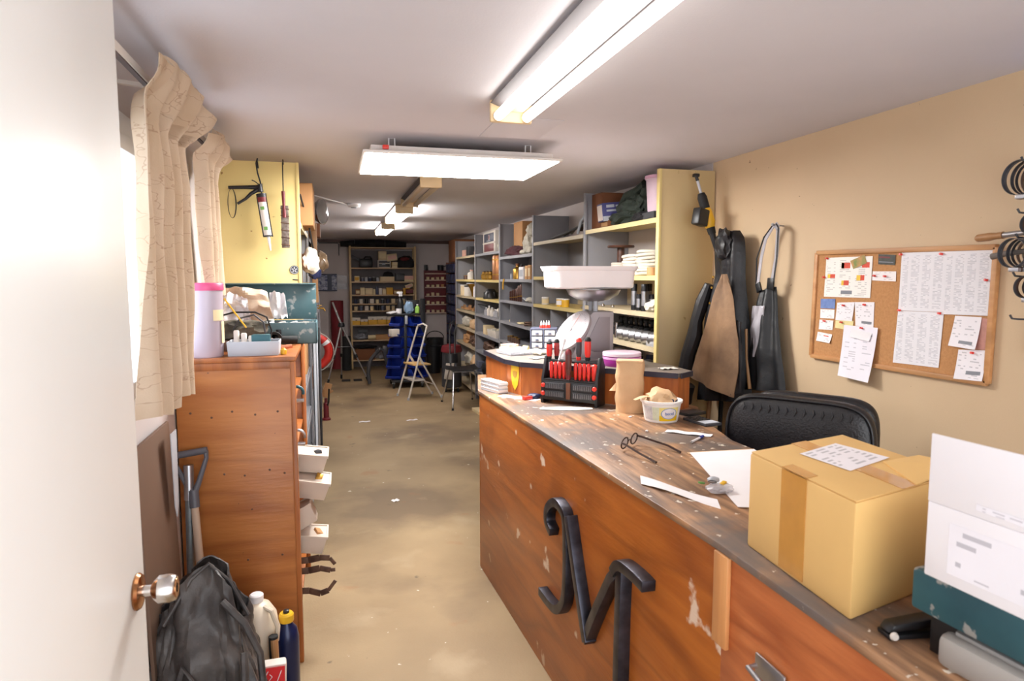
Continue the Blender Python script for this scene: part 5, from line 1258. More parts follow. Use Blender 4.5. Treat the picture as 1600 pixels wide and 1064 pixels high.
# ------------------------------------------------------------------ hanging clothes
def hang(prof, x0, fold, nfold, seed, thick=.006, nu=36, nv=40):
    """cloth hung on the wall: prof rows (v, y_left, y_right, z_left, z_right, out)"""
    def row(v, i):
        for a, b_ in zip(prof, prof[1:]):
            if v <= b_[0] + 1e-6: k = (v - a[0]) / (b_[0] - a[0]); return a[i] + (b_[i] - a[i]) * k
        return prof[-1][i]
    def f(u, v):
        y = row(v, 1) + (row(v, 2) - row(v, 1)) * u; z = row(v, 3) + (row(v, 4) - row(v, 3)) * u
        x = x0 - row(v, 5) * math.sin(PI * u) ** .6 + fold * (.4 + .6 * v) * math.sin(u * nfold * 2 * PI + seed + v) + .01 * noise.noise(Vector((u * 4, v * 4, seed)))
        return (min(x, XW - .012), y, z)
    return MB().sheet(nu, nv, f, thick)
hook = thing('coat_hook', 'small metal hook holding the leather coat', 'hook', (XW - .03, 3.40, 1.95))
MB().tube([(XW - .002, 3.40, 1.93), (XW - .03, 3.40, 1.935), (XW - .06, 3.40, 1.93), (XW - .065, 3.40, 1.955)], .004, 8).build('hook', MATS['steel'], hook, w=True)
coat = thing('leather_coat', 'black leather coat hanging beside the yellow shelf end', 'coat', (2.15, 3.45, .93))
cl_ = mat('coat_black', (25, 23, 26), .45, var=.35, scale=9, bump=.3, bscale=30)
hang([(0, 3.39, 3.30, 1.955, 1.955, .05), (.06, 3.44, 3.25, 1.90, 1.91, .08), (.14, 3.44, 3.24, 1.80, 1.81, .08), (.24, 3.48, 3.24, 1.70, 1.70, .07), (.45, 3.55, 3.20, 1.47, 1.45, .10), (.8, 3.60, 3.16, 1.15, 1.12, .11), (1, 3.61, 3.16, .955, 1.02, .11)], 2.20, .018, 3, .5).build('body', cl_, coat, w=True)
MB().blob((2.125, 3.34, 1.88), (.04, .060, .095), 3, .35, 2.6).build('hood', cl_, coat, w=True)
MB().tube([(2.12, 3.47, 1.66), (2.10, 3.50, 1.56), (2.075, 3.52, 1.44), (2.07, 3.525, 1.36), (2.045, 3.555, 1.24), (2.04, 3.575, 1.12)], [.025, .04, .036, .046, .042, .048], 10).build('sleeve', cl_, coat, w=True)
MB().tube([(2.04, 3.55, 1.06), (2.03, 3.57, 1.0), (2.03, 3.585, .95)], [.05, .055, .058], 12).build('cuff', cl_, coat, w=True)
for z in (1.70, 1.64, 1.55):
    MB().lathe([(.008, 0), (.006, .004)], (2.105, 3.40 + (1.7 - z) * .2, z), 10, (-1, -.4, 0)).build('stud', MATS['brass'], coat, w=True)
ap = thing('leather_apron', 'tan leather work apron hanging over the black coat', 'apron', (2.06, 3.33, 1.09))
sued = mat('suede', (160, 126, 94), .85, scale=5, col2=(100, 77, 60), bump=.25, bscale=60)
hang([(0, 3.275, 3.235, 1.715, 1.715, .0), (.2, 3.36, 3.17, 1.58, 1.58, .015), (.5, 3.45, 3.11, 1.38, 1.36, .03), (.72, 3.52, 3.10, 1.23, 1.20, .035), (1, 3.575, 3.13, 1.115, 1.05, .04)], 2.085, .010, 2, 2.0).build('panel', sued, ap, w=True)
hang([(0, 3.16, 3.11, 1.47, 1.46, .0), (1, 3.20, 3.10, 1.04, 1.08, .02)], 2.105, .006, 1, .3).build('dark_edge', cl_, ap, w=True)
ov = thing('work_overalls', 'black bib overalls with pale straps hanging on the tan wall', 'overalls', (2.2, 3.04, 1.08))
ovm = mat('overall_black', (25, 27, 30), .42, var=.3, scale=7, bump=.25, bscale=30)
ovg = mat('overall_gray', (170, 166, 172), .6, var=.15, scale=8)
hang([(0, 3.14, 3.00, 1.62, 1.65, .02), (.12, 3.15, 2.99, 1.56, 1.58, .03), (.35, 3.16, 2.97, 1.44, 1.45, .05), (1, 3.21, 2.885, 1.08, 1.12, .06)], 2.235, .014, 2.5, 1).build('trousers', ovm, ov, w=True)
hang([(0, 3.135, 3.03, 1.545, 1.55, .0), (.5, 3.15, 3.04, 1.42, 1.45, .01), (1, 3.13, 3.085, 1.26, 1.28, .0)], 2.188, .004, 1, .4).build('gray_panel', ovg, ov, w=True)
MB().tube([(2.16, 3.15, 1.42), (2.155, 3.13, 1.26), (2.16, 3.10, 1.10)], [.008, .006, .010], 8).build('seam_fold', MATS['handle_wood'], ov, w=True)
def ribbon(pts, w_, m, nm_, parent):
    mb = MB()
    for p, q in zip(pts, pts[1:]): mb.bar(p, q, .003, w_, (0, 1, 0))
    return mb.build(nm_, m, parent, w=True)
ribbon([(2.225, 3.030, 1.975), (2.215, 3.085, 1.90), (2.21, 3.11, 1.80), (2.205, 3.125, 1.66)], .022, ovg, 'strap', ov)
ribbon([(2.225, 3.025, 1.975), (2.215, 2.985, 1.95), (2.21, 2.985, 1.80), (2.205, 3.005, 1.68)], .026, ovg, 'strap', ov)
MB().tube([(2.222, 3.045, 1.965), (2.215, 3.10, 1.91), (2.21, 3.128, 1.84), (2.20, 3.135, 1.80), (2.205, 3.14, 1.66)], .004, 6).build('strap_edge', ovm, ov, w=True)
MB().tube([(2.225, 3.015, 1.975), (2.205, 2.970, 1.95), (2.20, 2.968, 1.80), (2.20, 2.985, 1.68)], .004, 6).build('strap_edge', ovm, ov, w=True)
MB().cb((2.20, 3.01, 1.665), (.012, .05, .06), (.1, 0, 0)).build('buckle', ovm, ov, .004, w=True)
MB().cb((2.20, 3.11, 1.645), (.012, .04, .05), (-.4, 0, 0)).build('buckle', ovm, ov, .004, w=True)
MB().cb((2.183, 3.045, 1.535), (.003, .02, .02)).build('white_tag', MATS['paper'], ov, w=True)
t = thing('overall_hook', 'nail holding the overalls on the tan wall', 'hook', (XW, 3.027, 1.97))
MB().tube([(XW - .001, 3.027, 1.965), (XW - .07, 3.027, 1.972)], .004, 8).build('nail', MATS['steel'], t, w=True)
MB().lathe([(.008, 0), (.008, .002)], (XW - .07, 3.027, 1.972), 10, (-1, 0, 0)).build('head', MATS['steel'], t, w=True)

# string trimmer leaning on the shelf end panel
t = thing('string_trimmer', 'yellow and black battery string trimmer standing by the yellow shelf end', 'trimmer', (2.13, 3.58, .0))
a0, a1 = Vector((2.094, 3.60, 2.30)), Vector((2.235, 3.52, 1.75)); dv = (a1 - a0).normalized()
def al(s): return a0 + dv * s
MB().tube([al(.02), al(.12)], .0085, 10).build('bare_shaft', MATS['light_gray'], t, w=True)
MB().cb(al(0), (.035, .03, .02)).tube([al(0), al(.035)], .010, 10).build('end_cap', MATS['black_plastic'], t, .004, w=True)
MB().tube([al(.11), al(.135), al(.20), al(.225)], [.020, .028, .028, .020], 14).build('grip', MATS['black_rubber'], t, w=True)
MB().tube([al(.195), al(.22), al(.29), al(.32)], [.022, .034, .036, .026], 14).build('motor_housing', MATS['yellow_plastic'], t, w=True)
MB().cb(al(.255) + Vector((-.065, -.03, -.005)), (.085, .06, .10), (0, .2, .3)).build('battery', MATS['black_plastic'], t, .010, w=True)
MB().cb(al(.255) + Vector((-.030, -.02, -.005)), (.03, .05, .09), (0, .2, .3)).build('battery_mount', MATS['yellow_plastic'], t, .005, w=True)
MB().tube([al(.31), al(.36)], [.026, .022], 12).build('lower_grip', MATS['black_rubber'], t, w=True)
MB().tube([al(.36), al(.46), Vector((2.245, 3.50, 1.0)), Vector((2.235, 3.52, .12))], [.018, .014, .013, .013], 10).build('pole', MATS['black_metal'], t, w=True)
MB().lathe([(.05, .0), (.05, .06), (.02, .11)], (2.225, 3.52, .01), 18).build('head', MATS['black_plastic'], t, w=True)
# wooden sticks leaning below the coats
for k, (p, q, lab) in enumerate((((2.10, 3.30, .02), (2.20, 3.20, 1.05), 'pale wooden stick leaning on the wall below the coats'), ((2.06, 3.45, .02), (2.18, 3.52, .98), 'second wooden stick leaning under the black coat'))):
    o = thing('wooden_stick', lab, 'stick', p); MB().tube([p, q], [.014, .012], 10).build('stick', MATS['handle_wood'], o, w=True)
# ================================================================== RIGHT SHELVING
RX0, RX1 = 1.90, 2.272
GR = 'right shelving units'
shelving('nearest right shelving unit with a wide yellow end panel', RX0, RX1, 3.68, 4.92, (.10, .45, .78, 1.05, 1.265, 1.48, 1.71, 2.06), 2.345, 'shelf_yellow_end', shelf='shelf_beige', post='shelf_yellow', front=-1, yellow=(6, 7), group=GR)
shelving('second right shelving unit from the yellow end, gray with small dividers', RX0, RX1, 4.932, 6.31, (.10, .45, .70, .95, 1.19, 1.44, 1.705, 2.035), 2.30, None, post='shelf_gray', back='shelf_gray', shelf='shelf_beige', front=-1, yellow=(5, 6), group=GR, dividers=((5.35, 1.19, 1.40), (5.80, 1.19, 1.40), (5.4, .95, 1.16)))
shelving('third right shelving unit from the yellow end, holding the big carton', RX0, RX1, 6.322, 7.67, (.10, .40, .70, .965, 1.194, 1.437, 1.677, 1.935), 2.32, None, back='shelf_gray', front=-1, group=GR, dividers=((6.75, 1.437, 1.64), (7.25, 1.194, 1.40)))
shelving('fourth right shelving unit from the yellow end, with pale yellow shelf lips', RX0, RX1, 7.682, 9.07, (.10, .40, .70, .945, 1.20, 1.42, 1.665, 2.01), 2.28, None, back='shelf_gray', front=-1, yellow=(5, 6), group=GR)
shelving('farthest right shelving unit from the yellow end', RX0, RX1, 9.082, 10.57, (.10, .35, .70, .945, 1.20, 1.42, 1.665, 2.01), 2.27, None, back='shelf_gray', shelf='shelf_beige', front=-1, yellow=(6,), group=GR)

def sbox(label, loc, d, m, rz=0., band=None, name='small_box', group=None, cat='box', face='x'):
    t = thing(name, label, cat, loc, rz, group)
    MB().box(-d[0] / 2, d[0] / 2, -d[1] / 2, d[1] / 2, 0, d[2]).build('body', MATS[m], t, min(d) * .04)
    if band:
        s = .0012
        if face == 'x': MB().box(-d[0] / 2 - s, -d[0] / 2, -d[1] * .40, d[1] * .40, d[2] * .22, d[2] * .78).build('label_panel', MATS[band], t)
        else: MB().box(-d[0] * .40, d[0] * .40, -d[1] / 2 - s, -d[1] / 2, d[2] * .22, d[2] * .78).build('label_panel', MATS[band], t)
    return t
def can(label, loc, r, h, m, lid=None, name='tin_can', group=None, cat='can', band=None):
    t = thing(name, label, cat, loc, 0, group)
    MB().lathe([(r * .96, 0), (r, h * .02), (r, h * .96), (r * .97, h)], n=18).build('body', MATS[m], t)
    MB().lathe([(r * 1.02, h * .9), (r * 1.02, h * 1.01), (r * .9, h * 1.03)], n=18).build('lid', MATS[lid or 'light_gray'], t)
    if band: MB().lathe([(r * 1.005, h * .2), (r * 1.005, h * .75)], n=18, cap=False).build('label_band', MATS[band], t)
    return t
def bottle(label, loc, r, h, m, capm, name='bottle', group=None):
    t = thing(name, label, 'bottle', loc, 0, group)
    MB().lathe([(r * .9, 0), (r, h * .03), (r, h * .6), (r * .85, h * .7), (r * .35, h * .8), (r * .33, h * .9)], n=16).build('body', MATS[m], t)
    MB().lathe([(r * .42, h * .88), (r * .42, h), (r * .36, h * 1.01)], n=14).build('cap', MATS[capm], t)
    return t
def bundle(label, loc, r, m, seed, name='cloth_bundle', cat='bundle', amp=.3):
    return one(MB().blob((0, 0, r[2] * .85), r, seed, amp, 2.2, flat=0), name, MATS[m], label, cat, loc)
def coil(label, loc, R_, n, rt, m, name='rope_coil'):
    t = thing(name, label, 'rope', loc)
    for k in range(n):
        MB().tube([((R_ + .006 * math.sin(k * 3 + a)) * math.cos(a), (R_ + .005 * math.cos(k * 2.1)) * math.sin(a), rt + k * rt * 1.85 + .004 * math.sin(a * 2 + k)) for a in [i * 2 * PI / 28 for i in range(28)]], rt, 8, True).build('loop', MATS[m], t)
    return t
ORD = ['first', 'second', 'third', 'fourth', 'fifth', 'sixth', 'seventh', 'eighth', 'ninth', 'tenth', 'eleventh']
# --- nearest unit
z = 2.0605
t = carton('brown carton at the back of the nearest top shelf, beside the gray upright', (2.10, 4.79, z), (.30, .20, .265), 'brown_card')
t = thing('printed_carton', 'blue and white carton with pale lettering tilted on the nearest top shelf', 'box', (2.01, 4.60, z + .052), -.12)
t.rotation_euler = (0, -.10, -.12)
bb = mat('box_navy_blue', (62, 62, 118), .5, var=.08)
MB().box(-.10, .12, -.07, .07, 0, .13).build('body', bb, t, .003)
MB().box(-.10, .12, -.0725, -.0702, .0, .035).build('gray_band', MATS['light_gray'], t)
MB().box(-.1025, -.1002, -.06, .06, .008, .118).build('end_label', mat('end_label', (228, 214, 204), .6), t)
mb = MB()
for k, (x0_, x1_, zz_, h_) in enumerate(((-.07, -.01, .105, .020), (.00, .04, .103, .014), (-.07, .0, .073, .014), (.01, .025, .073, .016), (.03, .075, .072, .012))): mb.box(x0_, x1_, -.0722, -.0702, zz_ - h_ / 2, zz_ + h_ / 2)
mb.build('pale_print', MATS['light_gray'], t)
sbox('small brown carton propping the blue box on the nearest top shelf', (1.985, 4.60, z), (.10, .14, .05), 'brown_card', 0, 'cardboard')
t = thing('green_tarp', 'dark green folded tarpaulin on the nearest top shelf', 'tarpaulin', (2.03, 4.26, z))
MB().blob((0, 0, .10), (.10, .20, .11), 2, .3, 2.4, 4, flat=0).build('bundle', MATS['green_tarp'], t)
MB().blob((-.04, .10, .05), (.09, .18, .05), 6, .3, 2.4, 3, flat=0).build('lower_fold', MATS['green_tarp'], t)
MB().tube([(0, -.10, .17), (0, -.16, .23), (0, -.12, .26), (-.02, -.04, .22), (-.04, .08, .20), (-.06, .16, .12)], [.03, .04, .03, .03, .03, .02], 10).build('fold', MATS['green_tarp'], t)
bundle('small gray and red rag right of the green tarpaulin', (1.96, 4.03, z), (.05, .11, .035), 'black_fabric', 8)
t = thing('pink_bucket', 'pale pink plastic pail on the nearest top shelf by the yellow post', 'pail', (2.03, 3.90, z + .05))
MB().lathe([(.085, 0), (.088, .01), (.10, .20), (.105, .205), (.105, .215), (.096, .215), (.08, .02)], n=32).build('pail', mat('pail_pink', (214, 190, 204), .45, var=.05), t)
MB().lathe([(.107, .205), (.108, .225), (.06, .232)], n=32).build('lid', mat('pail_lid', (204, 158, 182), .45), t)
sbox('dark flat carton under the pink pail', (2.03, 3.93, z), (.20, .24, .049), 'dark_gray', 0)
z = 1.7105
t = thing('wooden_spool', 'brown wooden cable spool with white cord on the nearest unit', 'spool', (2.06, 4.58, z))
MB().lathe([(.075, 0), (.075, .012)], n=28).build('flange', MATS['brown_card'], t)
MB().lathe([(.095, .205), (.100, .212), (.095, .222)], n=28).build('flange', wood('spool_wood', (92, 58, 46), (72, 44, 36), 'x'), t)
MB().lathe([(.028, .01), (.028, .21)], n=20).build('core', MATS['spool_wood'], t)
for k in range(5): MB().tube([(.062 * math.cos(a), .062 * math.sin(a), .022 + .016 * k) for a in [i * 2 * PI / 24 for i in range(24)]], .011, 8, True).build('cord_turn', MATS['offwhite'], t)
coil('stack of white rope coils beside the wooden spool', (2.04, 4.28, z), .085, 7, .011, 'offwhite')
coil('larger stack of white rope coils by the yellow post', (2.04, 4.02, z), .105, 8, .011, 'rag')
can('roll of tan tape next to the rope coils', (1.94, 3.83, z), .035, .05, 'cardboard', 'cardboard', 'tape_roll', cat='tape')
z = 1.4805
for k in range(9):
    x, y = 1.945 + .055 * (k % 3), 4.10 - .075 * (k // 3)
    can(ORD[k] + ' black and silver cartridge from the left in the cluster on the nearest unit', (x, y, z), .020, .105 if k % 2 else .17, 'black_plastic', 'black_metal', 'black_cartridge', 'black cartridges', 'cartridge', 'steel')
bundle('small clear bag of fittings beside the black cartridges', (1.96, 3.85, z), (.05, .06, .04), 'rag', 14, 'parts_bag', 'bag')
for k, y in enumerate((4.62, 4.44)): one(MB().lathe([(.010, 0), (.014, .006), (.012, .018), (.005, .024)], n=14), 'chrome_finial', MATS['chrome'], ['chrome finial left of centre on the middle shelf of the nearest unit', 'chrome finial right of centre on the middle shelf of the nearest unit'][k], 'finial', (1.94, y, z))
bk2 = MB().box(2.255, 2.265, 4.12, 4.88, 1.49, 1.70)
one(bk2, 'backing_board', MATS['shelf_beige'], 'beige board standing at the back of the nearest unit', 'board')
z = 1.2655
for k in range(16):
    r_, c_ = k // 8, k % 8
    t = thing('black_fitting', ORD[c_] + ' black capped fitting from the left, ' + ['front', 'back'][r_] + ' row, nearest unit', 'fitting', (2.06 + .08 * r_, 4.72 - .085 * c_, z), 0, 'black capped fittings')
    hh = .14 if r_ else .09
    MB().lathe([(.020, 0), (.020, hh * .6), (.013, hh * .65), (.013, hh * .8)], n=14).build('body', MATS['black_metal'], t)
    MB().lathe([(.024, hh * .78), (.026, hh * .9), (.018, hh)], n=14).build('cap', MATS['black_plastic'], t)
for k in range(7):
    t = thing('chrome_coupling', ORD[k] + ' shiny chrome coupling from the left on the nearest unit', 'coupling', (1.955, 4.40 - .095 * k, z), 0, 'chrome couplings')
    if k == 0:
        MB().lathe([(.016, 0), (.016, .11), (.012, .115)], n=16).build('pipe', MATS['chrome'], t)
    else:
        MB().lathe([(.036, -.03), (.044, -.02), (.044, .02), (.036, .03), (.028, .03), (.028, -.03)], (0, 0, .0445), 20, (.7, -.7, 0), cap=False).build('sleeve', MATS['steel'], t)
        MB().lathe([(.030, -.028), (.030, .028)], (0, 0, .0445), 18, (.7, -.7, 0)).build('bore', MATS['dark_gray'], t)
for k in range(5):
    can(ORD[k] + ' small brass capped jar from the left on the nearest unit', (1.94, 4.80 - .06 * k, z), .018, .05, 'dark_gray', 'brass', 'capped_jar', 'brass capped jars', 'jar')
sbox('small clear tray by the yellow post on the fitting shelf', (1.955, 3.80, z), (.07, .12, .03), 'clear_plastic')
z = 1.0505
for k in range(8):
    t = can(ORD[k] + ' dark tin from the left on the lower shelf of the nearest unit', (2.00 + .09 * (k % 2), 4.66 - .11 * k, z), .04, .10 + .02 * (k % 3), 'navy' if k % 2 else 'black_metal', 'steel', 'dark_tin', 'dark tins', 'tin')
for k in range(4): carton(ORD[k] + ' brown carton from the left on the low shelves of the nearest unit', (2.08, 4.68 - .26 * k, .4505 if k % 2 else .7805), (.26, .22, .20), 'brown_card', group='low cartons of the nearest unit')
# --- second unit
z = 2.0355
t = thing('tubing_bundle', 'bundle of bent metal tubing lying on the second top shelf', 'tubing', (2.05, 5.5, z))
for k in range(5):
    MB().tube([(-.08 + .03 * k, .45 - .1 * k, .02 + .01 * k), (-.06 + .03 * k, .1, .05 + .012 * k), (-.02 + .02 * k, -.25, .10 + .02 * k), (.02, -.42, .16 + .02 * k)], .011, 8).build('metal_tube', MATS['steel' if k % 2 else 'dark_gray'], t)
MB().tube([(-.1, -.30, .02), (-.08, -.33, .12), (-.03, -.36, .20), (.02, -.36, .23)], .012, 8).build('bent_tube', MATS['light_gray'], t)
t = thing('black_mudguard', 'curved black mudguard standing behind the tubing on the second top shelf', 'mudguard', (2.12, 5.25, z))
MB().sheet(20, 4, lambda u, v: (-.03 + .08 * v, .24 * math.cos(PI * (.08 + .84 * u)), .02 + .20 * math.sin(PI * (.08 + .84 * u)) + .02 * math.sin(PI * v)), .006).build('guard', MATS['black_plastic'], t)
MB().sheet(20, 2, lambda u, v: (-.06 + .03 * v, .20 * math.cos(PI * (.08 + .84 * u)), .02 + .16 * math.sin(PI * (.08 + .84 * u))), .005).build('inner_strip', MATS['rust_steel'], t)
z = 1.7055
sbox('yellow and brown carton on the second unit behind the white tub', (2.05, 5.15, z), (.15, .18, .07), 'brown_card', 0, 'yellow_box')
z = 1.4405
for k, (y, m2, bnd, lab) in enumerate(((6.05, 'offwhite', 'cream', 'white small jar with a label on the second unit'), (5.62, 'yellow_plastic', 'paper', 'yellow small jar with a white label on the second unit'), (5.48, 'yellow_plastic', 'yellow_box', 'plain yellow small jar on the second unit'))):
    can(lab, (1.95, y, z), .034, .07, m2, 'white_plastic', 'small_jar', None, 'jar', bnd)
one(MB().box(2.24, 2.255, 4.98, 5.95, 1.445, 1.68), 'backing_board', MATS['shelf_beige'], 'beige board standing at the back of the second unit', 'board')
one(MB().cyl((0, 0, .01), (.12, -.16, .09), .008, None, 8), 'loose_bolt', MATS['steel'], 'steel bar poking out behind the scale on the second unit', 'bar', (1.95, 5.1, 1.4405))
z = 1.1905
for k in range(4): sbox(ORD[3 - k] + ' small gray parts box from the left between the dividers of the second unit', (2.02, 5.1 + .32 * k, z), (.10, .10, .06), 'mid_gray', 0, None, 'parts_box', 'gray parts boxes')
# --- third unit
z = 1.9355
carton('large brown carton on the top shelf of the third unit', (2.14, 7.32, z), (.22, .36, .38), 'cardboard')
t = thing('maroon_cloth', 'dark maroon cloth spilling around the large carton on the top right shelf', 'cloth', (2.0, 7.0, z))
MB().blob((-.045, .14, .05), (.048, .36, .06), 3, .3, 2.2, 4, flat=0).build('lower_fold', MATS['maroon_cloth'], t)
MB().blob((.13, -.20, .20), (.07, .20, .19), 5, .3, 2.2, 4, flat=0).build('upper_fold', MATS['maroon_cloth'], t)
t = thing('white_tarp', 'white crumpled sheet bundled beside the maroon cloth', 'sheet', (1.97, 6.60, z))
MB().blob((0, 0, .10), (.07, .18, .11), 8, .32, 2.4, 4, flat=0).build('bundle', MATS['rag'], t)
MB().blob((0, -.06, .24), (.06, .10, .07), 9, .3, 2.4, 3).build('upper_fold', MATS['rag'], t)
MB().blob((0, .20, .03), (.05, .16, .03), 19, .3, 2.4, 3, flat=0).build('trailing_fold', MATS['rag'], t)
z = 1.6775
bottle('brass coloured bottle on the third unit beside the white box', (1.97, 7.12, z), .05, .17, 'brass', 'brown_card')
bottle('dark red bottle on the third unit beside the white box', (1.98, 6.98, z), .035, .16, 'dark_red', 'black_plastic')
sbox('white box on the third unit in the middle of the right shelving', (1.99, 6.80, z), (.14, .18, .13), 'paper', 0, 'light_gray')
sbox('left tan box with a pale label on the third unit', (1.97, 6.58, z), (.12, .09, .14), 'cardboard', 0, 'pale_box')
sbox('right tan box with a pale label on the third unit', (1.97, 6.47, z), (.12, .09, .145), 'cardboard', 0, 'pale_box')
one(MB().tube([(-.01, 0, .0), (-.02, .0, -.05), (-.018, .01, -.12)], .009, 8), 'yellow_strap', MATS['yellow_box'], 'yellow strap hanging over the edge of the third unit', 'strap', (1.898, 7.40, 1.68))
can('small glass jar at the left of the brass bottle', (1.95, 7.28, z), .02, .06, 'light_gray', 'steel', 'glass_jar', None, 'jar')
z = 1.4375
for k in range(6):
    h_ = .105 + .012 * k + (.02 if k > 3 else 0)
    t = thing('brown_cylinder', ORD[k] + ' dark brown metal cylinder from the left on the third unit', 'cylinder', (1.955, 7.30 - .085 * k, z), 0, 'row of brown cylinders')
    MB().lathe([(.027, 0), (.028, .004), (.028, h_ * .92), (.020, h_)], n=18).build('body', mat('cyl_brown', (78, 48, 40), .4, .4, var=.2), t)
    MB().lathe([(.0285, h_ * .3), (.0285, h_ * .36)], n=18, cap=False).build('band', MATS['brass'], t)
bundle('small white parts bag right of the brown cylinders', (1.96, 6.55, z), (.05, .10, .03), 'rag', 21, 'parts_bag', 'bag')
one(MB().cb((0, 0, .02), (.07, .14, .016), (.15, .1, 0)), 'white_sponge', MATS['light_gray'], 'flat pale packet leaning on the white parts bag', 'packet', (1.95, 6.66, z + .01), bevel=.003)
z = 1.1945
coil('small dark brown hose coil on the third unit', (1.97, 6.60, z), .06, 2, .012, 'rust_steel', 'hose_coil')
bundle('thin pale wood scraps left of the hose coil', (1.96, 6.92, z), (.04, .10, .012), 'cream', 23, 'wood_scraps', 'scraps')
can('tiny cream cap on the third unit', (1.95, 7.35, z), .012, .02, 'cream', 'cream', 'cream_cap', None, 'cap')
z = .9655
for k in range(5): can(ORD[k] + ' small dark brass jar from the left, low on the third unit', (1.96, 7.42 - .09 * k, z), .026, .06 + .01 * (k % 2), 'rust_steel', 'brass', 'brass_jar', 'low brass jars', 'jar')
# --- fourth unit
z = 2.0105
t = thing('white_crate', 'white plastic case with a dark printed panel on the fourth top shelf', 'case', (2.04, 8.25, z))
MB().box(-.13, .13, -.33, .33, 0, .26).build('case', MATS['offwhite'], t, .006)
MB().box(-.134, -.130, -.26, .26, .13, .235).build('navy_panel', MATS['navy'], t, .001)
MB().lathe([(.035, 0), (.035, .002)], (-.134, -.02, .185), 18, (-1, 0, 0)).build('round_mark', mat('pinkish', (214, 176, 170), .5), t)
MB().lathe([(.022, .002), (.022, .003)], (-.134, -.02, .185), 14, (-1, 0, 0)).build('round_mark_centre', MATS['dark_red'], t)
MB().box(-.1345, -.1305, -.26, .26, .012, .105).build('maroon_panel', MATS['dark_red'], t, .001)
MB().box(-.135, -.131, -.10, .12, .140, .150).build('print_line', MATS['light_gray'], t)
MB().box(-.138, -.13, -.33, .33, .108, .126).build('rib', MATS['offwhite'], t, .002)
bundle('small white rag at the near end of the fourth top shelf', (1.95, 7.78, z), (.04, .05, .06), 'rag', 25, 'white_rag', 'rag')
z = 1.6655
t = thing('copper_cylinder', 'tall brown copper canister at the near end of the fourth unit', 'canister', (2.0, 8.02, z))
MB().lathe([(.10, 0), (.10, .28), (.09, .30), (.03, .31)], n=26).build('body', mat('old_copper', (150, 96, 52), .4, .5, var=.2), t)
for zz in (.06, .24): MB().lathe([(.102, zz), (.102, zz + .014)], n=26, cap=False).build('hoop', MATS['brass'], t)
for k in range(6):
    t = thing('brass_fitting', ORD[k] + ' round brass fitting from the left on the fourth unit', 'fitting', (1.96 + .05 * (k % 2), 8.75 - .09 * k, z), 0, 'brass fittings')
    MB().lathe([(.028, 0), (.045, .02), (.045, .06), (.030, .08), (.030, .10)], n=16).build('body', MATS['brass'], t)
    MB().lathe([(.018, .098), (.018, .115)], n=12).build('neck', MATS['rust_steel'], t)
z = 1.4205
t = thing('black_motor', 'small black conical motor on the fourth unit', 'motor', (1.98, 8.45, z))
MB().lathe([(.10, 0), (.10, .02), (.075, .09), (.05, .12), (.03, .13)], n=24).build('housing', MATS['black_metal'], t)
for k in range(6): MB().cb((.085 * math.cos(k), .085 * math.sin(k), .05), (.02, .01, .07), (0, 0, k)).build('fin', MATS['dark_gray'], t, .002)
z = 1.2005
for k in range(8):
    bottle(ORD[k] + ' small white plastic bottle from the left on the fourth unit', (1.955 + .06 * (k % 2), 8.60 - .085 * k, z), .032, .10 + .015 * (k % 3), 'offwhite' if k % 3 else 'clear_plastic', 'dark_gray' if k % 2 else 'white_plastic', 'white_bottle', 'white bottles on the fourth unit')
one(MB().tube([(0, .3, .02), (-.02, 0, .03), (0, -.3, .02)], .008, 8), 'black_rod', MATS['black_metal'], 'thin black rod lying on the fourth unit above the white bottles', 'rod', (1.95, 8.9, 1.3))
z = .9455
t = thing('parts_tray', 'low white tray of small parts on the fourth unit', 'tray', (1.99, 8.15, z))
open_bin(MB(), .16, .46, .09, .006, .01).build('tray', MATS['offwhite'], t, .003)
for k in range(7): MB().cb((-.03 + .02 * (k % 4), -.18 + .06 * k, .075), (.05, .04, .05), (.3 * k, .2 * k, k)).build('part', MATS['cream' if k % 2 else 'rag'], t, .004)
sbox('cream carton beside the low white tray on the fourth unit', (1.98, 8.58, z), (.12, .16, .12), 'pale_box', 0, 'cream')
z = .7005
bundle('heap of brown hose fittings on the fourth unit', (2.02, 8.6, z), (.10, .22, .09), 'rust_steel', 31, 'fitting_heap', 'heap', .45)
bundle('heap of dark iron parts on the fourth unit near the ledge', (2.03, 8.05, z), (.10, .20, .07), 'dark_gray', 33, 'fitting_heap', 'heap', .45)
carton('dark carton near the floor on the fourth unit', (2.07, 8.4, .4005), (.26, .4, .2), 'dark_gray')
sbox('blue tin low on the fourth unit', (1.96, 8.95, .4005), (.10, .12, .14), 'slate_blue')
bundle('dark rag low on the fourth unit', (1.98, 8.68, .4005), (.08, .12, .09), 'black_fabric', 35, 'dark_rag', 'rag')
# --- farthest unit
z = 2.0105
t = thing('garden_ornament', 'pale figurine standing on the farthest top shelf', 'figurine', (1.98, 9.25, z))
MB().lathe([(.05, 0), (.055, .03), (.04, .10), (.055, .15), (.03, .19)], n=16).build('body', mat('terracotta', (190, 150, 128), .7, var=.15), t)
MB().blob((0, 0, .23), .045, 2, .1).build('head', MATS['terracotta'], t)
sbox('small dark box on the farthest top shelf', (1.99, 9.75, z), (.12, .18, .14), 'dark_gray')
sbox('pinkish box at the far end of the farthest top shelf', (1.99, 10.15, z), (.10, .14, .10), 'pink_parts')
z = 1.6655
bottle('tall black bottle with a pale label on the farthest unit', (1.97, 9.25, z), .055, .33, 'black_plastic', 'white_plastic')
bottle('white jug shaped bottle on the farthest unit', (1.96, 9.60, z), .06, .14, 'offwhite', 'pink_parts')
can('low brown tin on the farthest unit', (1.96, 9.95, z), .05, .06, 'rust_steel', 'brass', 'low_tin', None, 'tin')
z = 1.4205
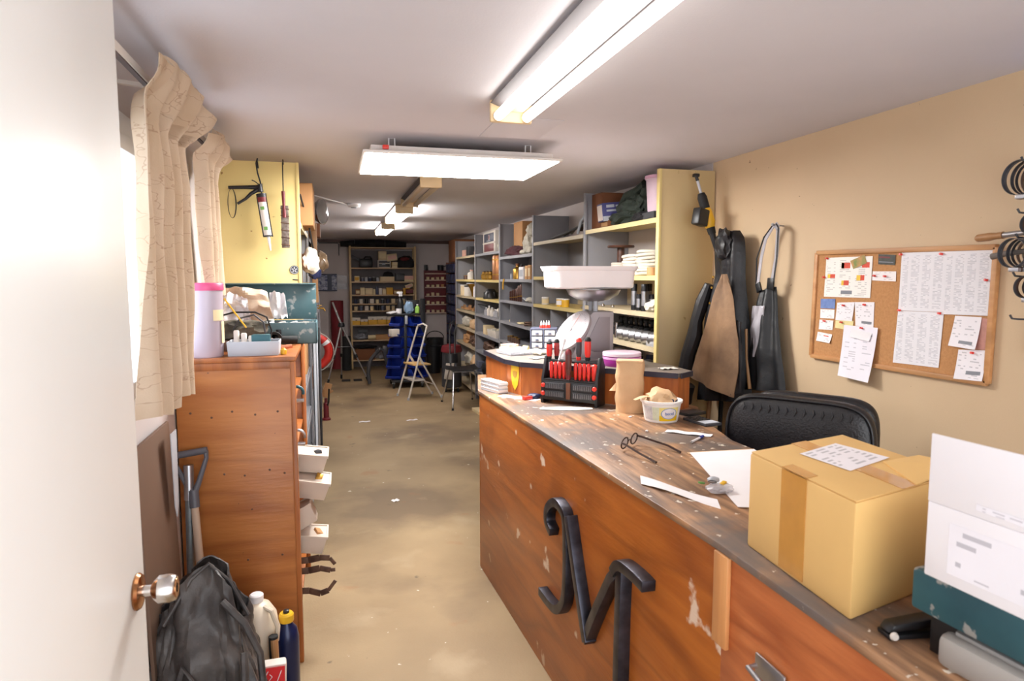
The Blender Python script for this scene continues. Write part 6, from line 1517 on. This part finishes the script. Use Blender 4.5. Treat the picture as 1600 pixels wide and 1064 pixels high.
can('wide pale tin on the farthest unit', (1.98, 10.10, z), .09, .16, 'pale_box', 'offwhite', 'wide_tin', None, 'tin')
can('second pale tin beside the wide pale tin on the farthest unit', (1.97, 9.83, z), .075, .15, 'offwhite', 'black_metal', 'wide_tin', None, 'tin')
t = thing('brass_funnel', 'brass funnel shaped horn on the farthest unit', 'funnel', (1.97, 9.50, z))
MB().lathe([(.03, 0), (.035, .05), (.06, .12), (.10, .18), (.102, .185), (.095, .182), (.055, .12), (.03, .05)], n=20).build('horn', MATS['brass'], t)
MB().lathe([(.104, .183), (.104, .195)], n=20, cap=False).build('rim', MATS['light_gray'], t)
one(MB().prism([(-.08, 0), (.08, 0), (.05, .14), (.02, .15)], -.05, .05, 'x'), 'white_wedge', MATS['paper'], 'white wedge shaped packet by the near upright of the farthest unit', 'packet', (1.97, 9.22, z), bevel=.004)
z = 1.2005
for k in range(5): one(MB().cb((0, 0, .03), (.05, .22, .03), (0, 0, .3 * math.sin(k * 4))).cb((.01, 0, .06), (.04, .18, .025), (0, .1, -.2)), 'wood_offcut', MATS['handle_wood'], ORD[k] + ' wooden offcut from the left on the farthest unit', 'offcut', (1.96 + .05 * (k % 2), 10.2 - .2 * k, z), group='wood offcuts')
z = .9455
bundle('big pale rag heap at the far end of the farthest unit', (2.01, 10.05, z), (.09, .26, .09), 'rag', 41, 'rag_heap', 'rags')
bundle('tan rag heap at the near end of the farthest unit', (2.0, 9.45, z), (.10, .22, .08), 'kraft', 43, 'rag_heap', 'rags')
z = .7005
bundle('brown heap of rope and leather on the farthest unit', (2.02, 10.0, z), (.09, .28, .09), 'cardboard', 45, 'rope_heap', 'heap', .45)
bundle('reddish heap of straps on the farthest unit', (2.0, 9.42, z), (.10, .24, .09), 'rust_steel', 47, 'rope_heap', 'heap', .45)
z = .3505
bundle('pale dusty cloth heap low on the farthest unit', (2.02, 9.85, z), (.11, .30, .13), 'rag', 49, 'rag_heap', 'rags', .4)
bundle('brown sack low on the farthest unit', (2.0, 9.35, z), (.10, .20, .12), 'kraft', 51, 'sack', 'sack')
# blue drawers beyond the last unit
t = thing('drawer_tower', 'tall column of dark blue parts drawers at the far right corner', 'drawer cabinet', (1.90, 10.62, 0))
MB().box(0, .37, 0, .02, .55, 1.95).box(0, .37, .88, .90, .55, 1.95).box(.35, .37, .02, .88, .55, 1.95).box(0, .37, 0, .90, .50, .55).build('case', wood('tower_wood', (110, 66, 50), (88, 50, 38), 'z'), t, w=False)
for k in range(8):
    for j in range(3):
        d_ = MB().box(-.004, .34, .03 + .285 * j, .305 + .285 * j, .57 + .172 * k, .715 + .172 * k).build('drawer', MATS['navy'], t, .004)
        MB().box(-.012, -.0042, .10 + .285 * j, .22 + .285 * j, .60 + .172 * k, .625 + .172 * k).build('pull', MATS['dark_gray'], d_, .002)
MB().box(0, .37, 0, .90, 0, .50).build('plinth', MATS['tower_wood'], t, .004)
carton('reddish wooden crate on the blue drawer tower', (2.09, 11.05, 1.951), (.34, .6, .36), 'brown_card')
# ================================================================== FAR END
FX0, FX1, FY0, FY1 = .295, 1.515, 12.60, 12.90
t = thing('far_shelf', 'tall pale wooden shelf full of boxes at the far wall', 'shelf', (FX0, FY0, 0))
pw = wood('far_shelf_wood', (214, 186, 148), (190, 160, 124), 'x', 8, 5, .55)
pv = wood('far_post_wood', (222, 192, 144), (200, 168, 120), 'z', 8, 5, .55)
FZ = (.165, .535, .82, 1.08, 1.21, 1.375, 1.62, 1.875, 2.25)
for x in (FX0, FX1 - .035):
    MB().box(x, x + .035, FY0, FY0 + .04, 0, 2.27).build('post', pv, t, .002, w=True)
    MB().box(x, x + .035, FY1 - .04, FY1, 0, 2.27).build('post', pv, t, .002, w=True)
for z in FZ: MB().box(FX0 + .036, FX1 - .036, FY0 + .004, FY1, z - .022, z).build('board', pw, t, .001, w=True)
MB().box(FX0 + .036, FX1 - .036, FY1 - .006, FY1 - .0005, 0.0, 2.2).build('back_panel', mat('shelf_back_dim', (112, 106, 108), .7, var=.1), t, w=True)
fy = 12.70
fz = lambda k: FZ[k] + .0005
# on top: dark rolled tarps and bags
t = thing('rolled_tarp', 'long dark rolled tarpaulin lying on top of the far shelf', 'tarpaulin', (.70, 12.72, fz(8)))
MB().tube([(-.55, 0, .055), (-.35, .02, .062), (0, -.01, .07), (.35, .02, .065), (.65, 0, .06)], [.05, .062, .07, .066, .05], 14).build('roll', MATS['black_fabric'], t)
MB().blob((-.15, -.06, .03), (.22, .07, .035), 4, .3).build('loose_fold', MATS['black_fabric'], t)
for x in (-.3, .25): MB().tube([(x, .07 * math.cos(a), .065 + .07 * math.sin(a)) for a in [i * PI / 10 for i in range(20)]], .006, 6, True).build('tie', MATS['dark_gray'], t)
# row 7: radios and bags
z = fz(7)
t = thing('black_chainsaw', 'black power tool with a long bar at the left of the far shelf top row', 'power tool', (.56, fy, z))
MB().box(-.08, .16, -.06, .08, .0, .16).build('body', MATS['black_plastic'], t, .025)
MB().cb((-.14, 0, .17), (.20, .02, .05), (0, .5, 0)).build('bar', MATS['dark_gray'], t, .004)
MB().tube([(.0, 0, .15), (.03, 0, .20), (.12, 0, .20), (.15, 0, .14)], .014, 8).build('handle', MATS['black_plastic'], t)
sbox('cream box with dark print at the left above the white radio', (.90, fy, z + .142), (.15, .14, .16), 'pale_box', 0, 'cream', face='y')
t = sbox('cream box with red print beside the other stacked box on the far shelf', (1.08, fy, z + .125), (.19, .14, .13), 'pale_box', -.0, 'pink_parts', face='y'); t.rotation_euler = (0, -.12, 0)
t = thing('white_radio', 'white framed radio on the far shelf under the stacked cream boxes', 'radio', (.93, fy, z))
MB().box(-.12, .12, -.06, .06, 0, .14).build('case', MATS['offwhite'], t, .01)
MB().box(-.10, .10, -.063, -.060, .015, .07).build('grille', MATS['black_plastic'], t, .003)
MB().box(-.10, .10, -.063, -.060, .085, .125).build('dial_strip', MATS['dark_gray'], t, .002)
MB().box(-.04, .02, -.065, -.0632, .055, .085).build('badge', MATS['light_gray'], t)
for k in range(4): one(MB().box(-.05, .05, -.06, .06, 0, .026), 'cassette', MATS['pale_box' if k % 2 else 'cream'], ['lowest', 'second', 'third', 'topmost'][k] + ' flat packet in the little pile beside the white radio', 'packet', (1.12, fy, z + .027 * k), .05 * k, bevel=.002)
t = thing('black_duffel', 'black and red sports bag at the right of the far shelf top row', 'bag', (1.33, fy, z))
MB().blob((0, 0, .09), (.17, .09, .13), 6, .2, 2, flat=0).build('bag', MATS['black_fabric'], t)
MB().blob((-.02, -.045, .16), (.09, .06, .04), 8, .2, 2).build('red_panel', MATS['dark_red'], t)
# row 6
z = fz(6)
sbox('yellow cream box at the left of the second row on the far shelf', (.43, fy, z), (.09, .10, .10), 'cream', 0, 'yellow_box', face='y')
for k, m2 in enumerate(('slate_blue', 'light_gray', 'navy', 'dark_gray', 'light_gray')): can(ORD[k] + ' small spray tin from the left in the second row of the far shelf', (.53 + .07 * k, fy, z), .028, .07 + .01 * (k % 2), m2, 'steel', 'spray_tin', 'tins in the second row', 'tin')
t = thing('tan_hat_box', 'flat tan box with a dark rounded hat on the far shelf', 'box', (.98, fy, z))
MB().box(-.13, .13, -.08, .08, 0, .09).build('box', MATS['pale_box'], t, .004)
one(MB().lathe([(.10, 0), (.098, .03), (.075, .075), (.02, .095)], n=24), 'dark_hat', MATS['black_fabric'], 'dark rounded hat on the flat tan box', 'hat', (1.0, fy, z + .0905))
sbox('large dark box on the second row of the far shelf', (1.22, fy, z), (.17, .12, .15), 'black_plastic', 0, 'dark_gray', face='y')
for k in range(3): sbox(['lowest cream', 'middle pinkish', 'top pinkish'][k] + ' book in the pile at the right of the far shelf', (1.38, fy, z + .035 * k), (.17, .12, .034), ['cream', 'pink_parts', 'pink_parts'][k], .04 * k, name='book', cat='book')
# row 5 (z 1.375): mixed boxes
z = fz(5)
xs = .40
row = [('brown_card', .08, .10), ('cream', .08, .13), ('pale_box', .14, .12), ('cream', .04, .10), ('navy', .05, .15), ('offwhite', .06, .12), ('pale_box', .07, .11), ('yellow_box', .12, .13), ('brown_card', .18, .09), ('yellow_box', .12, .12), ('cream', .08, .09)]
wds = ['brown box at the left', 'cream box next to it', 'wide tan box third', 'slim cream box fourth', 'dark blue box fifth', 'white box sixth', 'tan box seventh', 'golden box eighth', 'brown tray ninth', 'golden box tenth', 'cream box eleventh']
for k, (m2, w_, h_) in enumerate(row):
    sbox(wds[k] + ' in the third row of the far shelf', (xs + w_ / 2, fy, z), (w_, .12, h_), m2, 0, 'cream' if m2 in ('brown_card', 'pale_box') else None, face='y'); xs += w_ + .006
sbox('brown leaning box under the cream card at the right of the far shelf', (1.39, fy, z), (.16, .12, .11), 'brown_card', 0, 'dark_red', face='y')
t = sbox('tilted cream card at the right of the third row on the far shelf', (1.40, fy, z + .125), (.14, .06, .07), 'cream', 0, 'pink_parts', face='y'); t.rotation_euler = (0, -.35, 0)
# rows 4 and 3: filter cans
for r, zi in ((0, 4), (1, 3)):
    z = fz(zi)
    for k in range(11):
        m2 = [['navy', 'offwhite', 'black_metal', 'offwhite', 'cream', 'dark_gray', 'navy', 'pale_box', 'offwhite', 'cream', 'black_metal'], ['pale_box', 'slate_blue', 'offwhite', 'cream', 'black_metal', 'slate_blue', 'pale_box', 'pale_box', 'cream', 'offwhite', 'navy']][r][k]
        if (k + r) % 4 == 3:
            sbox(ORD[k] + ' from the left, a filter carton in the ' + ['fourth', 'fifth'][r] + ' row of the far shelf', (.40 + .098 * k, fy, z), (.07, .08, .085), m2, 0, None, 'filter_box', ['fourth', 'fifth'][r] + ' row filter cartons')
        else:
            can(ORD[k] + ' from the left, a filter can in the ' + ['fourth', 'fifth'][r] + ' row of the far shelf', (.40 + .098 * k, fy, z), .032, .085, m2, 'light_gray' if k % 2 else 'black_metal', 'filter_can', ['fourth', 'fifth'][r] + ' row filter cans')
# row 2: yellow and white cartons
z = fz(2)
for k, (x, w_, h_) in enumerate(((.40, .14, .13), (.545, .13, .10), (.70, .165, .15), (.87, .165, .15), (1.045, .165, .14), (1.22, .16, .13), (1.38, .14, .13))):
    t = thing('parts_carton', ['first', 'second', 'third', 'fourth', 'fifth', 'sixth', 'seventh'][k] + ' yellow and white carton from the left on the far shelf', 'box', (x, fy - .03, z), 0, 'yellow cartons on the far shelf')
    MB().box(-w_ / 2, w_ / 2, -.07, .11, 0, h_ * .6).build('body', MATS['yellow_box'], t, .002)
    MB().box(-w_ / 2 - .002, w_ / 2 + .002, -.073, .11, h_ * .6, h_).build('lid', MATS['offwhite'], t, .002)
    MB().cb((0, -.074, h_ * .68), (.03, .003, .012)).build('thumb_hole', MATS['dark_gray'], t)
# row 1
z = fz(1)
bundle('tangled gray hose fittings on the lower far shelf', (.47, fy, z), (.12, .09, .06), 'mid_gray', 61, 'fitting_heap', 'heap', .4)
sbox('small dark framed box behind the gray fittings on the far shelf', (.52, fy + .10, z), (.18, .05, .18), 'dark_gray', 0, 'black_plastic', face='y')
t = thing('spray_gun', 'yellow bodied tool lying on the lower far shelf', 'tool', (.68, fy, z))
MB().cyl((-.07, 0, .045), (.07, 0, .045), .04, None, 16).build('body', MATS['cream'], t, .004)
MB().cyl((.07, 0, .045), (.10, 0, .045), .045, .03, 16).build('cap', MATS['black_plastic'], t)
sbox('long tan wooden case on the lower far shelf', (.93, fy, z), (.36, .14, .09), 'cardboard', 0, None)
# row 0
z = fz(0)
carton('brown carton at the bottom of the far shelf', (.55, fy, z), (.36, .22, .20), 'brown_card')
bundle('black plastic sheet over the bottom carton of the far shelf', (.55, fy, z + .205), (.22, .10, .04), 'black_fabric', 63, 'black_sheet', 'sheet')
t = thing('gray_boots', 'gray rubber boots lying at the bottom of the far shelf', 'boots', (.86, fy - .06, z))
for k in range(2):
    MB().tube([(-.05 + .12 * k, 0, .035), (.02 + .12 * k, -.01, .05), (.03 + .12 * k, 0, .12), (.06 + .12 * k, .03, .24)], [.035, .045, .045, .05], 12).build('boot', MATS['mid_gray' if k == 0 else 'dark_gray'], t)
t = thing('brown_sack', 'dark brown leather satchel at the bottom of the far shelf', 'satchel', (1.15, fy - .04, z))
MB().blob((0, 0, .12), (.14, .10, .14), 66, .25, 2, flat=0).build('sack', mat('brown_leather', (72, 50, 46), .5, var=.25), t)
MB().cb((.04, -.095, .09), (.06, .01, .04)).build('buckle_plate', MATS['light_gray'], t, .003)

# red bin rack on the far wall
t = thing('red_bin_rack', 'red wall rack with rows of small boxes on the far wall', 'rack', (1.70, 12.86, 1.0))
MB().box(1.70, 2.13, 12.935, 12.949, 1.0, 1.83).build('back', MATS['dark_red'], t, w=True)
for x in (1.70, 2.12): MB().box(x, x + .012, 12.85, 12.935, 1.0, 1.83).build('side', MATS['dark_red'], t, .001, w=True)
RZ = (1.0, 1.16, 1.32, 1.49, 1.63, 1.755)
for z in RZ: MB().box(1.712, 2.12, 12.85, 12.935, z, z + .010).box(1.712, 2.12, 12.845, 12.850, z, z + .022).build('shelf', mat('rack_edge', (206, 178, 160), .5), t, w=True)
rr = random.Random(7)
for r, z in enumerate(RZ[:5]):
    for k in range(4 if r != 2 else 3):
        sbox(ORD[k] + ' small tan box from the left in the ' + ['lowest', 'second lowest', 'third lowest', 'fourth lowest', 'upper'][r] + ' row of the red rack', (1.77 + .095 * k, 12.89, z + .0105), (.055, .05, rr.uniform(.05, .075)), rr.choice(['pale_box', 'cream', 'cardboard', 'pale_box']), 0, None, 'tan_box', ['lowest', 'second', 'third', 'fourth', 'upper'][r] + ' row boxes in the red rack')
can('black tin standing on top of the red rack', (2.02, 12.89, 1.831), .06, .10, 'black_metal', 'dark_gray', 'black_tin', None, 'tin')
sbox('narrow black box on top left of the red rack', (1.735, 12.89, 1.831), (.06, .07, .10), 'black_plastic')
one(MB().tube([(-.10, 0, 0), (0, 0, .02), (.12, 0, -.01)], .008, 8), 'bent_wire', MATS['dark_gray'], 'bent wire sticking out right of the black tin on the red rack', 'wire', (2.14, 12.90, 1.90))
one(MB().box(-.045, .045, -.02, .02, 0, 1.29), 'dark_plank', MATS['dark_gray'], 'narrow dark plank standing between the far shelf and the red rack', 'plank', (1.655, 12.80, 0), bevel=.003)
# wall bag and cable
t = thing('patterned_bag', 'blue and white patterned packet in clear wrap on the far wall', 'packet', (-.13, 12.93, 1.44))
pat = mat('blue_pattern', (206, 210, 226), .5, scale=26, col2=(34, 52, 110))
MB().box(-.33, .07, 12.91, 12.945, 1.44, 1.76).build('packet', pat, t, .008, w=True)
for zz in (1.438, 1.735): MB().box(-.332, .072, 12.905, 12.909, zz, zz + .025).build('navy_border', MATS['navy'], t, w=True)
MB().box(-.10, -.02, 12.904, 12.909, 1.463, 1.735).build('navy_stripe', MATS['navy'], t, w=True)
MB().sheet(8, 8, lambda u, v: (.07 + .19 * u, 12.935 + .008 * noise.noise(Vector((u * 4, v * 4, 1))), 1.47 + .28 * v * (1 - .1 * u)), .002).build('clear_wrap', MATS['clear_plastic'], t, w=True)
one(MB().tube([(-.30, 12.94, 2.33), (.10, 12.94, 2.33), (.12, 12.94, 2.31), (.12, 12.94, 2.10)], .008, 6), 'wall_cable', MATS['dark_gray'], 'thin cable run on the far wall above the patterned packet', 'cable')
# rolls standing in the corner
t = thing('red_carpet_roll', 'tall dark red roll standing at the far wall', 'roll', (.06, 12.78, 0))
MB().lathe([(.115, 0), (.115, 1.265)], n=28).build('roll', mat('roll_red', (124, 30, 40), .7, var=.12), t)
MB().lathe([(.08, 1.262), (.08, 1.268), (.045, 1.268)], n=28).build('roll_end', MATS['dark_red'], t)
t = thing('black_roll', 'shorter black roll standing before the red roll', 'roll', (.21, 12.50, 0))
MB().lathe([(.085, 0), (.085, .62)], n=24).build('roll', MATS['black_rubber'], t)
MB().lathe([(.06, .618), (.06, .624), (.03, .624)], n=24).build('roll_end', MATS['dark_gray'], t)
# tripod
t = thing('tripod', 'gray metal tripod standing before the red roll', 'tripod', (.16, 11.05, 0))
hub = Vector((.115, 11.06, .93)); tm = mat('tripod_gray', (150, 146, 144), .4, .5, var=.15)
for p in ((-.12, 10.90, .01), (.52, 11.06, .01), (.10, 11.45, .01)):
    p = Vector(p); q = hub.lerp(p, .55)
    l = MB().tube([hub, q], .016, 10).build('leg', tm, t, w=True)
    MB().tube([q, p], .011, 8).build('lower_leg', tm, l, w=True)
    MB().cyl(p + Vector((0, 0, -.008)), p + (hub - p).normalized() * .07, .017, None, 8).build('foot', MATS['black_rubber'], l, w=True)
    MB().cyl(q - (hub - p).normalized() * .03, q + (hub - p).normalized() * .03, .022, None, 10).build('leg_lock', MATS['black_plastic'], l, w=True)
MB().lathe([(.05, -.03), (.055, 0), (.04, .04)], hub, 14).build('hub', MATS['black_plastic'], t, w=True)
MB().tube([hub, hub + Vector((-.13, 0, .37))], [.020, .016], 10).build('tilted_column', tm, t, w=True)
MB().tube([hub.lerp(Vector((-.12, 10.9, 0)), .38), hub.lerp(Vector((.52, 11.06, 0)), .38)], .010, 6).build('spreader', MATS['black_metal'], t, w=True)
for k, x in enumerate((.17, .36)):
    one(MB().box(-.07, .07, -.12, .12, 0, .004), 'rubber_pad', MATS['black_rubber'], ['left dark rubber pad on the floor under the tripod', 'right dark rubber pad on the floor under the tripod'][k], 'pad', (x, 11.22, 0), bevel=.001)

# blue bin trolley
tr0 = thing('bin_trolley', 'black wheeled stand carrying blue bins at the far end', 'trolley', (1.07, 10.45, 0))
MB().box(.84, 1.32, 10.20, 10.70, .085, .125).build('base', MATS['black_metal'], tr0, .01, w=True)
MB().box(1.04, 1.11, 10.42, 10.48, .125, 1.12).build('column', MATS['black_metal'], tr0, .004, w=True)
MB().box(.88, 1.30, 10.30, 10.62, 1.115, 1.14).build('top_tray', MATS['black_metal'], tr0, .006, w=True)
MB().box(1.055, 1.095, 10.285, 10.299, .98, 1.11).build('gray_tag', MATS['light_gray'], tr0, .002, w=True)
for x, y in ((.86, 10.22), (1.30, 10.22), (.86, 10.68), (1.30, 10.68)):
    c_ = MB().lathe([(.04, -.014), (.044, 0), (.04, .014)], (x, y, .044), 16, (1, 0, 0)).build('caster', MATS['black_rubber'], tr0, w=True)
    MB().box(x - .02, x + .02, y - .02, y + .02, .07, .09).build('caster_fork', MATS['steel'], c_, w=True)
def hopper(w_, d_, h_):
    """stacking bin with a low sloped front (towards -y)"""
    prof = [(-d_ / 2, h_ * .28), (-d_ / 2 + .02, 0), (d_ / 2 - .01, 0), (d_ / 2, h_), (-d_ / 2 + .11, h_), (-d_ / 2 + .055, h_ * .42)]
    mb = MB(); t_ = .005
    for s in (-1, 1): mb.prism(prof, s * w_ / 2 - t_ / 2, s * w_ / 2 + t_ / 2, 'x')
    mb.box(-w_ / 2, w_ / 2, -d_ / 2 + .02, d_ / 2 - .01, 0, t_).box(-w_ / 2, w_ / 2, d_ / 2 - .01, d_ / 2 - .004, 0, h_)
    mb.prism([(-d_ / 2, h_ * .28), (-d_ / 2 + .02, 0), (-d_ / 2 + .026, 0), (-d_ / 2 + .006, h_ * .28)], -w_ / 2, w_ / 2, 'x')
    return mb
hm = hopper(.30, .30, .135).mesh('hopper_body', .002); hm.materials.append(MATS['blue_plastic'])
lipm = MB().box(-.15, .15, -.158, -.146, .030, .044).mesh('front_lip', .002); lipm.materials.append(MATS['blue_plastic'])
ordn = ['lowest', 'second', 'third', 'fourth', 'fifth', 'topmost']
for s, sd_ in ((-1, 'left'), (1, 'right')):
    for k in range(6):
        w_ = .80 - .045 * k
        b_ = thing('blue_bin', ordn[k] + ' blue bin on the ' + sd_ + ' side of the wheeled stand', 'bin', (1.075 + s * (.165 - .008 * k), 10.40, .135 + .163 * k), s * .42, 'blue bins on the stand')
        for nm_, me in (('body', hm), ('front_lip', lipm)):
            o = bpy.data.objects.new(nm_, me); COL.objects.link(o); o.parent = b_
        b_.scale = (w_, 1, 1)
# things on the trolley top
bottle('black spray bottle with a white trigger on top of the wheeled stand', (1.00, 10.45, 1.1405), .05, .30, 'black_plastic', 'white_plastic', 'spray_bottle')
one(MB().cb((0, 0, 0), (.09, .03, .03)).cb((.03, 0, -.03), (.02, .02, .05)), 'spray_trigger', MATS['white_plastic'], 'white trigger head on the black spray bottle', 'trigger', (.995, 10.45, 1.460), bevel=.006)
t = can('white mug on top of the wheeled stand', (.97, 10.36, 1.1405), .045, .075, 'paper', 'paper', 'white_mug', None, 'mug')
bundle('light blue rag on top of the wheeled stand', (1.13, 10.42, 1.1405), (.075, .06, .10), 'rag_blue' if 'rag_blue' in MATS else mat('rag_blue', (142, 172, 204), .8, var=.2).name, 71, 'blue_rag', 'rag')
bottle('lime green bottle at the right of the trolley top', (1.26, 10.40, 1.1405), .035, .14, mat('lime', (150, 200, 90), .5).name, 'paper', 'lime_bottle')
sbox('black box at the back of the trolley top', (1.20, 10.55, 1.1405), (.22, .10, .20), 'black_plastic')
one(MB().cb((0, 0, .01), (.12, .16, .02), (0, -.2, .3)), 'white_lidded_tray', MATS['paper'], 'white lid hanging over the left end of the trolley top', 'lid', (.86, 10.36, 1.15), bevel=.004)
one(MB().box(-.07, .07, -.05, .05, 0, .11), 'pale_pinkish_box', MATS['offwhite'], 'pale box lying in the fifth blue bin on the left', 'box', (.885, 10.27, .80), .42, bevel=.008)
t = thing('vacuum_hose', 'gray ribbed hose sagging left of the blue bins', 'hose', (.75, 10.6, .3))
MB().tube([(.86, 10.66, .13), (.80, 10.62, .35), (.74, 10.58, .55), (.69, 10.56, .58), (.62, 10.6, .50), (.55, 10.6, .42), (.52, 10.6, .34), (.50, 10.6, .20), (.52, 10.62, .03)], .03, 12).build('hose', MATS['dark_gray'], t, w=True)

# step ladder
lad = thing('step_ladder', 'small white metal step stool ladder with wooden treads', 'step ladder', (1.13, 9.5, 0))
lw = mat('ladder_white', (222, 216, 208), .4, .1, var=.05)
fl, fr_ = Vector((.84, 9.42, 0)), Vector((.96, 9.20, 0)); 
topc = Vector((1.17, 9.53, 1.03))
dirw = Vector((.42, -.91, 0))  # width direction of the ladder
def side_pts(base, top): return [base, base.lerp(top, .5), top]
wv = dirw * .17
f0, f1 = Vector((.86, 9.46, 0.005)) + Vector((0, .1, 0)), Vector((.97, 9.16, 0.005))
apex = Vector((1.20, 9.42, .98)); ap0, ap1 = apex - dirw * .12, apex + dirw * .12
loop = [f0, f0.lerp(ap0, .5), ap0, ap0 + Vector((.012, -.01, .035)), apex + Vector((.02, 0, .062)), ap1 + Vector((.012, .01, .035)), ap1, f1.lerp(ap1, .5), f1]
MB().tube(loop, .0135, 10).build('front_frame', lw, lad, w=True)
b0, b1 = Vector((1.36, 9.58, .005)), Vector((1.45, 9.28, .005)); m0, m1 = f0.lerp(ap0, .60), f1.lerp(ap1, .60)
for a, b_ in ((b0, m0), (b1, m1)): MB().tube([a, b_], .012, 10).build('rear_leg', lw, lad, w=True)
MB().tube([b0.lerp(m0, .32), b1.lerp(m1, .32)], .010, 8).build('rear_rail', lw, lad, w=True)
MB().tube([f0.lerp(ap0, .28), f1.lerp(ap1, .28)], .010, 8).build('front_rail', lw, lad, w=True)
s0, s1, s2, s3 = f0.lerp(ap0, .46), f1.lerp(ap1, .46), b1.lerp(m1, .80), b0.lerp(m0, .80)
zz = .47
MB().prism([(s0.x - .05, s0.y), (s1.x - .05, s1.y), (s2.x + .10, s2.y), (s3.x + .10, s3.y)], zz, zz + .022).build('tread', wood('tread_wood', (222, 184, 124), (202, 160, 100), 'x'), lad, .003, w=True)
q0, q1 = f0.lerp(ap0, .28), f1.lerp(ap1, .28)
MB().prism([(q0.x - .01, q0.y), (q1.x - .01, q1.y), (q1.x + .16, q1.y + .03), (q0.x + .16, q0.y + .03)], .255, .275).build('lower_tread', lw, lad, .003, w=True)
for a, b_ in ((m0, s3), (m1, s2)): MB().bar(a, (b_.x, b_.y, zz), .008, .03).build('brace', lw, lad, w=True)
for p in (f0, f1, b0, b1): MB().cyl(p + Vector((0, 0, -.005)), p + Vector((0, 0, .03)), .017, None, 10).build('foot', MATS['light_gray'], lad, w=True)

# black stacking chair
ch = thing('stacking_chair', 'black shell chair with thin chrome legs beside the right shelving', 'chair', (1.63, 8.72, 0))
MB().sheet(16, 14, lambda u, v: (1.42 + .44 * u, 8.50 + .42 * v, .475 + .03 * (2 * u - 1) ** 2 - .025 * math.sin(PI * v) + .02 * (1 - v) * 0), -.010).build('seat', MATS['black_plastic'], ch, w=True)
for (a, b_) in (((1.50, 8.55, .465), (1.44, 8.30, .0)), ((1.78, 8.56, .465), (1.86, 8.36, .0)), ((1.50, 8.86, .465), (1.40, 8.94, .0)), ((1.78, 8.86, .465), (1.84, 9.0, .0))):
    l = MB().tube([a, Vector(a).lerp(Vector(b_), .1), b_], .0105, 10).build('leg', MATS['chrome'], ch, w=True)
    MB().cyl(b_, Vector(b_).lerp(Vector(a), .05), .014, None, 10).build('foot_cap', MATS['black_rubber'], l, w=True)
MB().tube([(1.50, 8.55, .462), (1.50, 8.86, .462), (1.78, 8.86, .462), (1.78, 8.56, .462)], .010, 8, True).build('under_frame', MATS['steel'], ch, w=True)
for x in (1.53, 1.60): MB().tube([(x, 8.92, .46), (x, 9.0, .60), (x, 9.02, .95), (x + .035, 9.03, 1.06)], .011, 8).build('back_tube', MATS['dark_gray'], ch, w=True)
MB().sheet(12, 8, lambda u, v: (1.46 + .17 * u, 8.96 + .03 * v - .03 * math.sin(PI * u), .53 + .12 * v), .008).build('back_pad', MATS['black_plastic'], ch, w=True)
# vacuum behind it
t = thing('shop_vacuum', 'shop vacuum with a red lid and dark drum behind the black chair', 'vacuum', (1.68, 9.75, 0))
MB().lathe([(.12, .06), (.15, .08), (.14, .58), (.145, .60)], n=26).build('drum', MATS['dark_gray'], t)
MB().lathe([(.155, .595), (.16, .62), (.14, .69), (.06, .71)], n=26).build('lid', MATS['dark_red'], t)
MB().cb((-.06, -.135, .33), (.12, .03, .26), (0, .15, 0)).build('pale_panel', MATS['offwhite'], t, .01)
MB().tube([(.05, 0, .70), (.07, 0, .95), (.04, 0, 1.06), (-.03, 0, 1.0), (-.02, 0, .72)], .012, 8).build('carry_loop', MATS['black_rubber'], t)
for k in range(4):
    a = k * PI / 2 + .6
    MB().lathe([(.03, -.012), (.03, .012)], (.13 * math.cos(a), .13 * math.sin(a), .032), 12, (1, 0, 0)).build('caster', MATS['black_rubber'], t)
    MB().cyl((.13 * math.cos(a), .13 * math.sin(a), .04), (.12 * math.cos(a), .12 * math.sin(a), .09), .012).build('caster_stem', MATS['steel'], t)
# black tubs near the far wall
for k, (x, y, r, h_, lab) in enumerate(((1.83, 12.45, .17, .55, 'large black tub on the floor under the red rack'), (1.98, 11.75, .14, .48, 'smaller black tub on the floor before the drawer tower'))):
    t = thing('black_tub', lab, 'tub', (x if k == 0 else 1.70, y, 0))
    MB().lathe([(r * .85, 0), (r, h_), (r * 1.06, h_ + .01), (r * .95, h_ + .01), (r * .8, .02)], n=26).build('tub', MATS['black_plastic'], t)
    MB().tube([(r * math.cos(a), 0, h_ + .14 * math.sin(a)) for a in [i * PI / 12 for i in range(13)]], .008, 6).build('handle', MATS['black_rubber'], t)
sbox('flat pale carton on the floor right of the black chair', (1.80, 8.10, 0), (.22, .30, .04), 'pale_box', .1, 'cream', 'flat_carton')
# paper scraps on the floor
for k, (x, y, lab) in enumerate(((.32, 7.9, 'left white paper scrap on the concrete floor'), (.87, 7.85, 'right white paper scrap on the concrete floor'), (.42, 5.0, 'small pale shaving on the floor in the aisle'))):
    one(MB().sheet(6, 3, lambda u, v: ((u - .5) * (.13 if k < 2 else .05), (v - .5) * .05, .003 + .006 * math.sin(u * 5) ** 2), .001), 'paper_scrap', MATS['paper'], lab, 'paper', (x, y, 0.001), .2 * k)
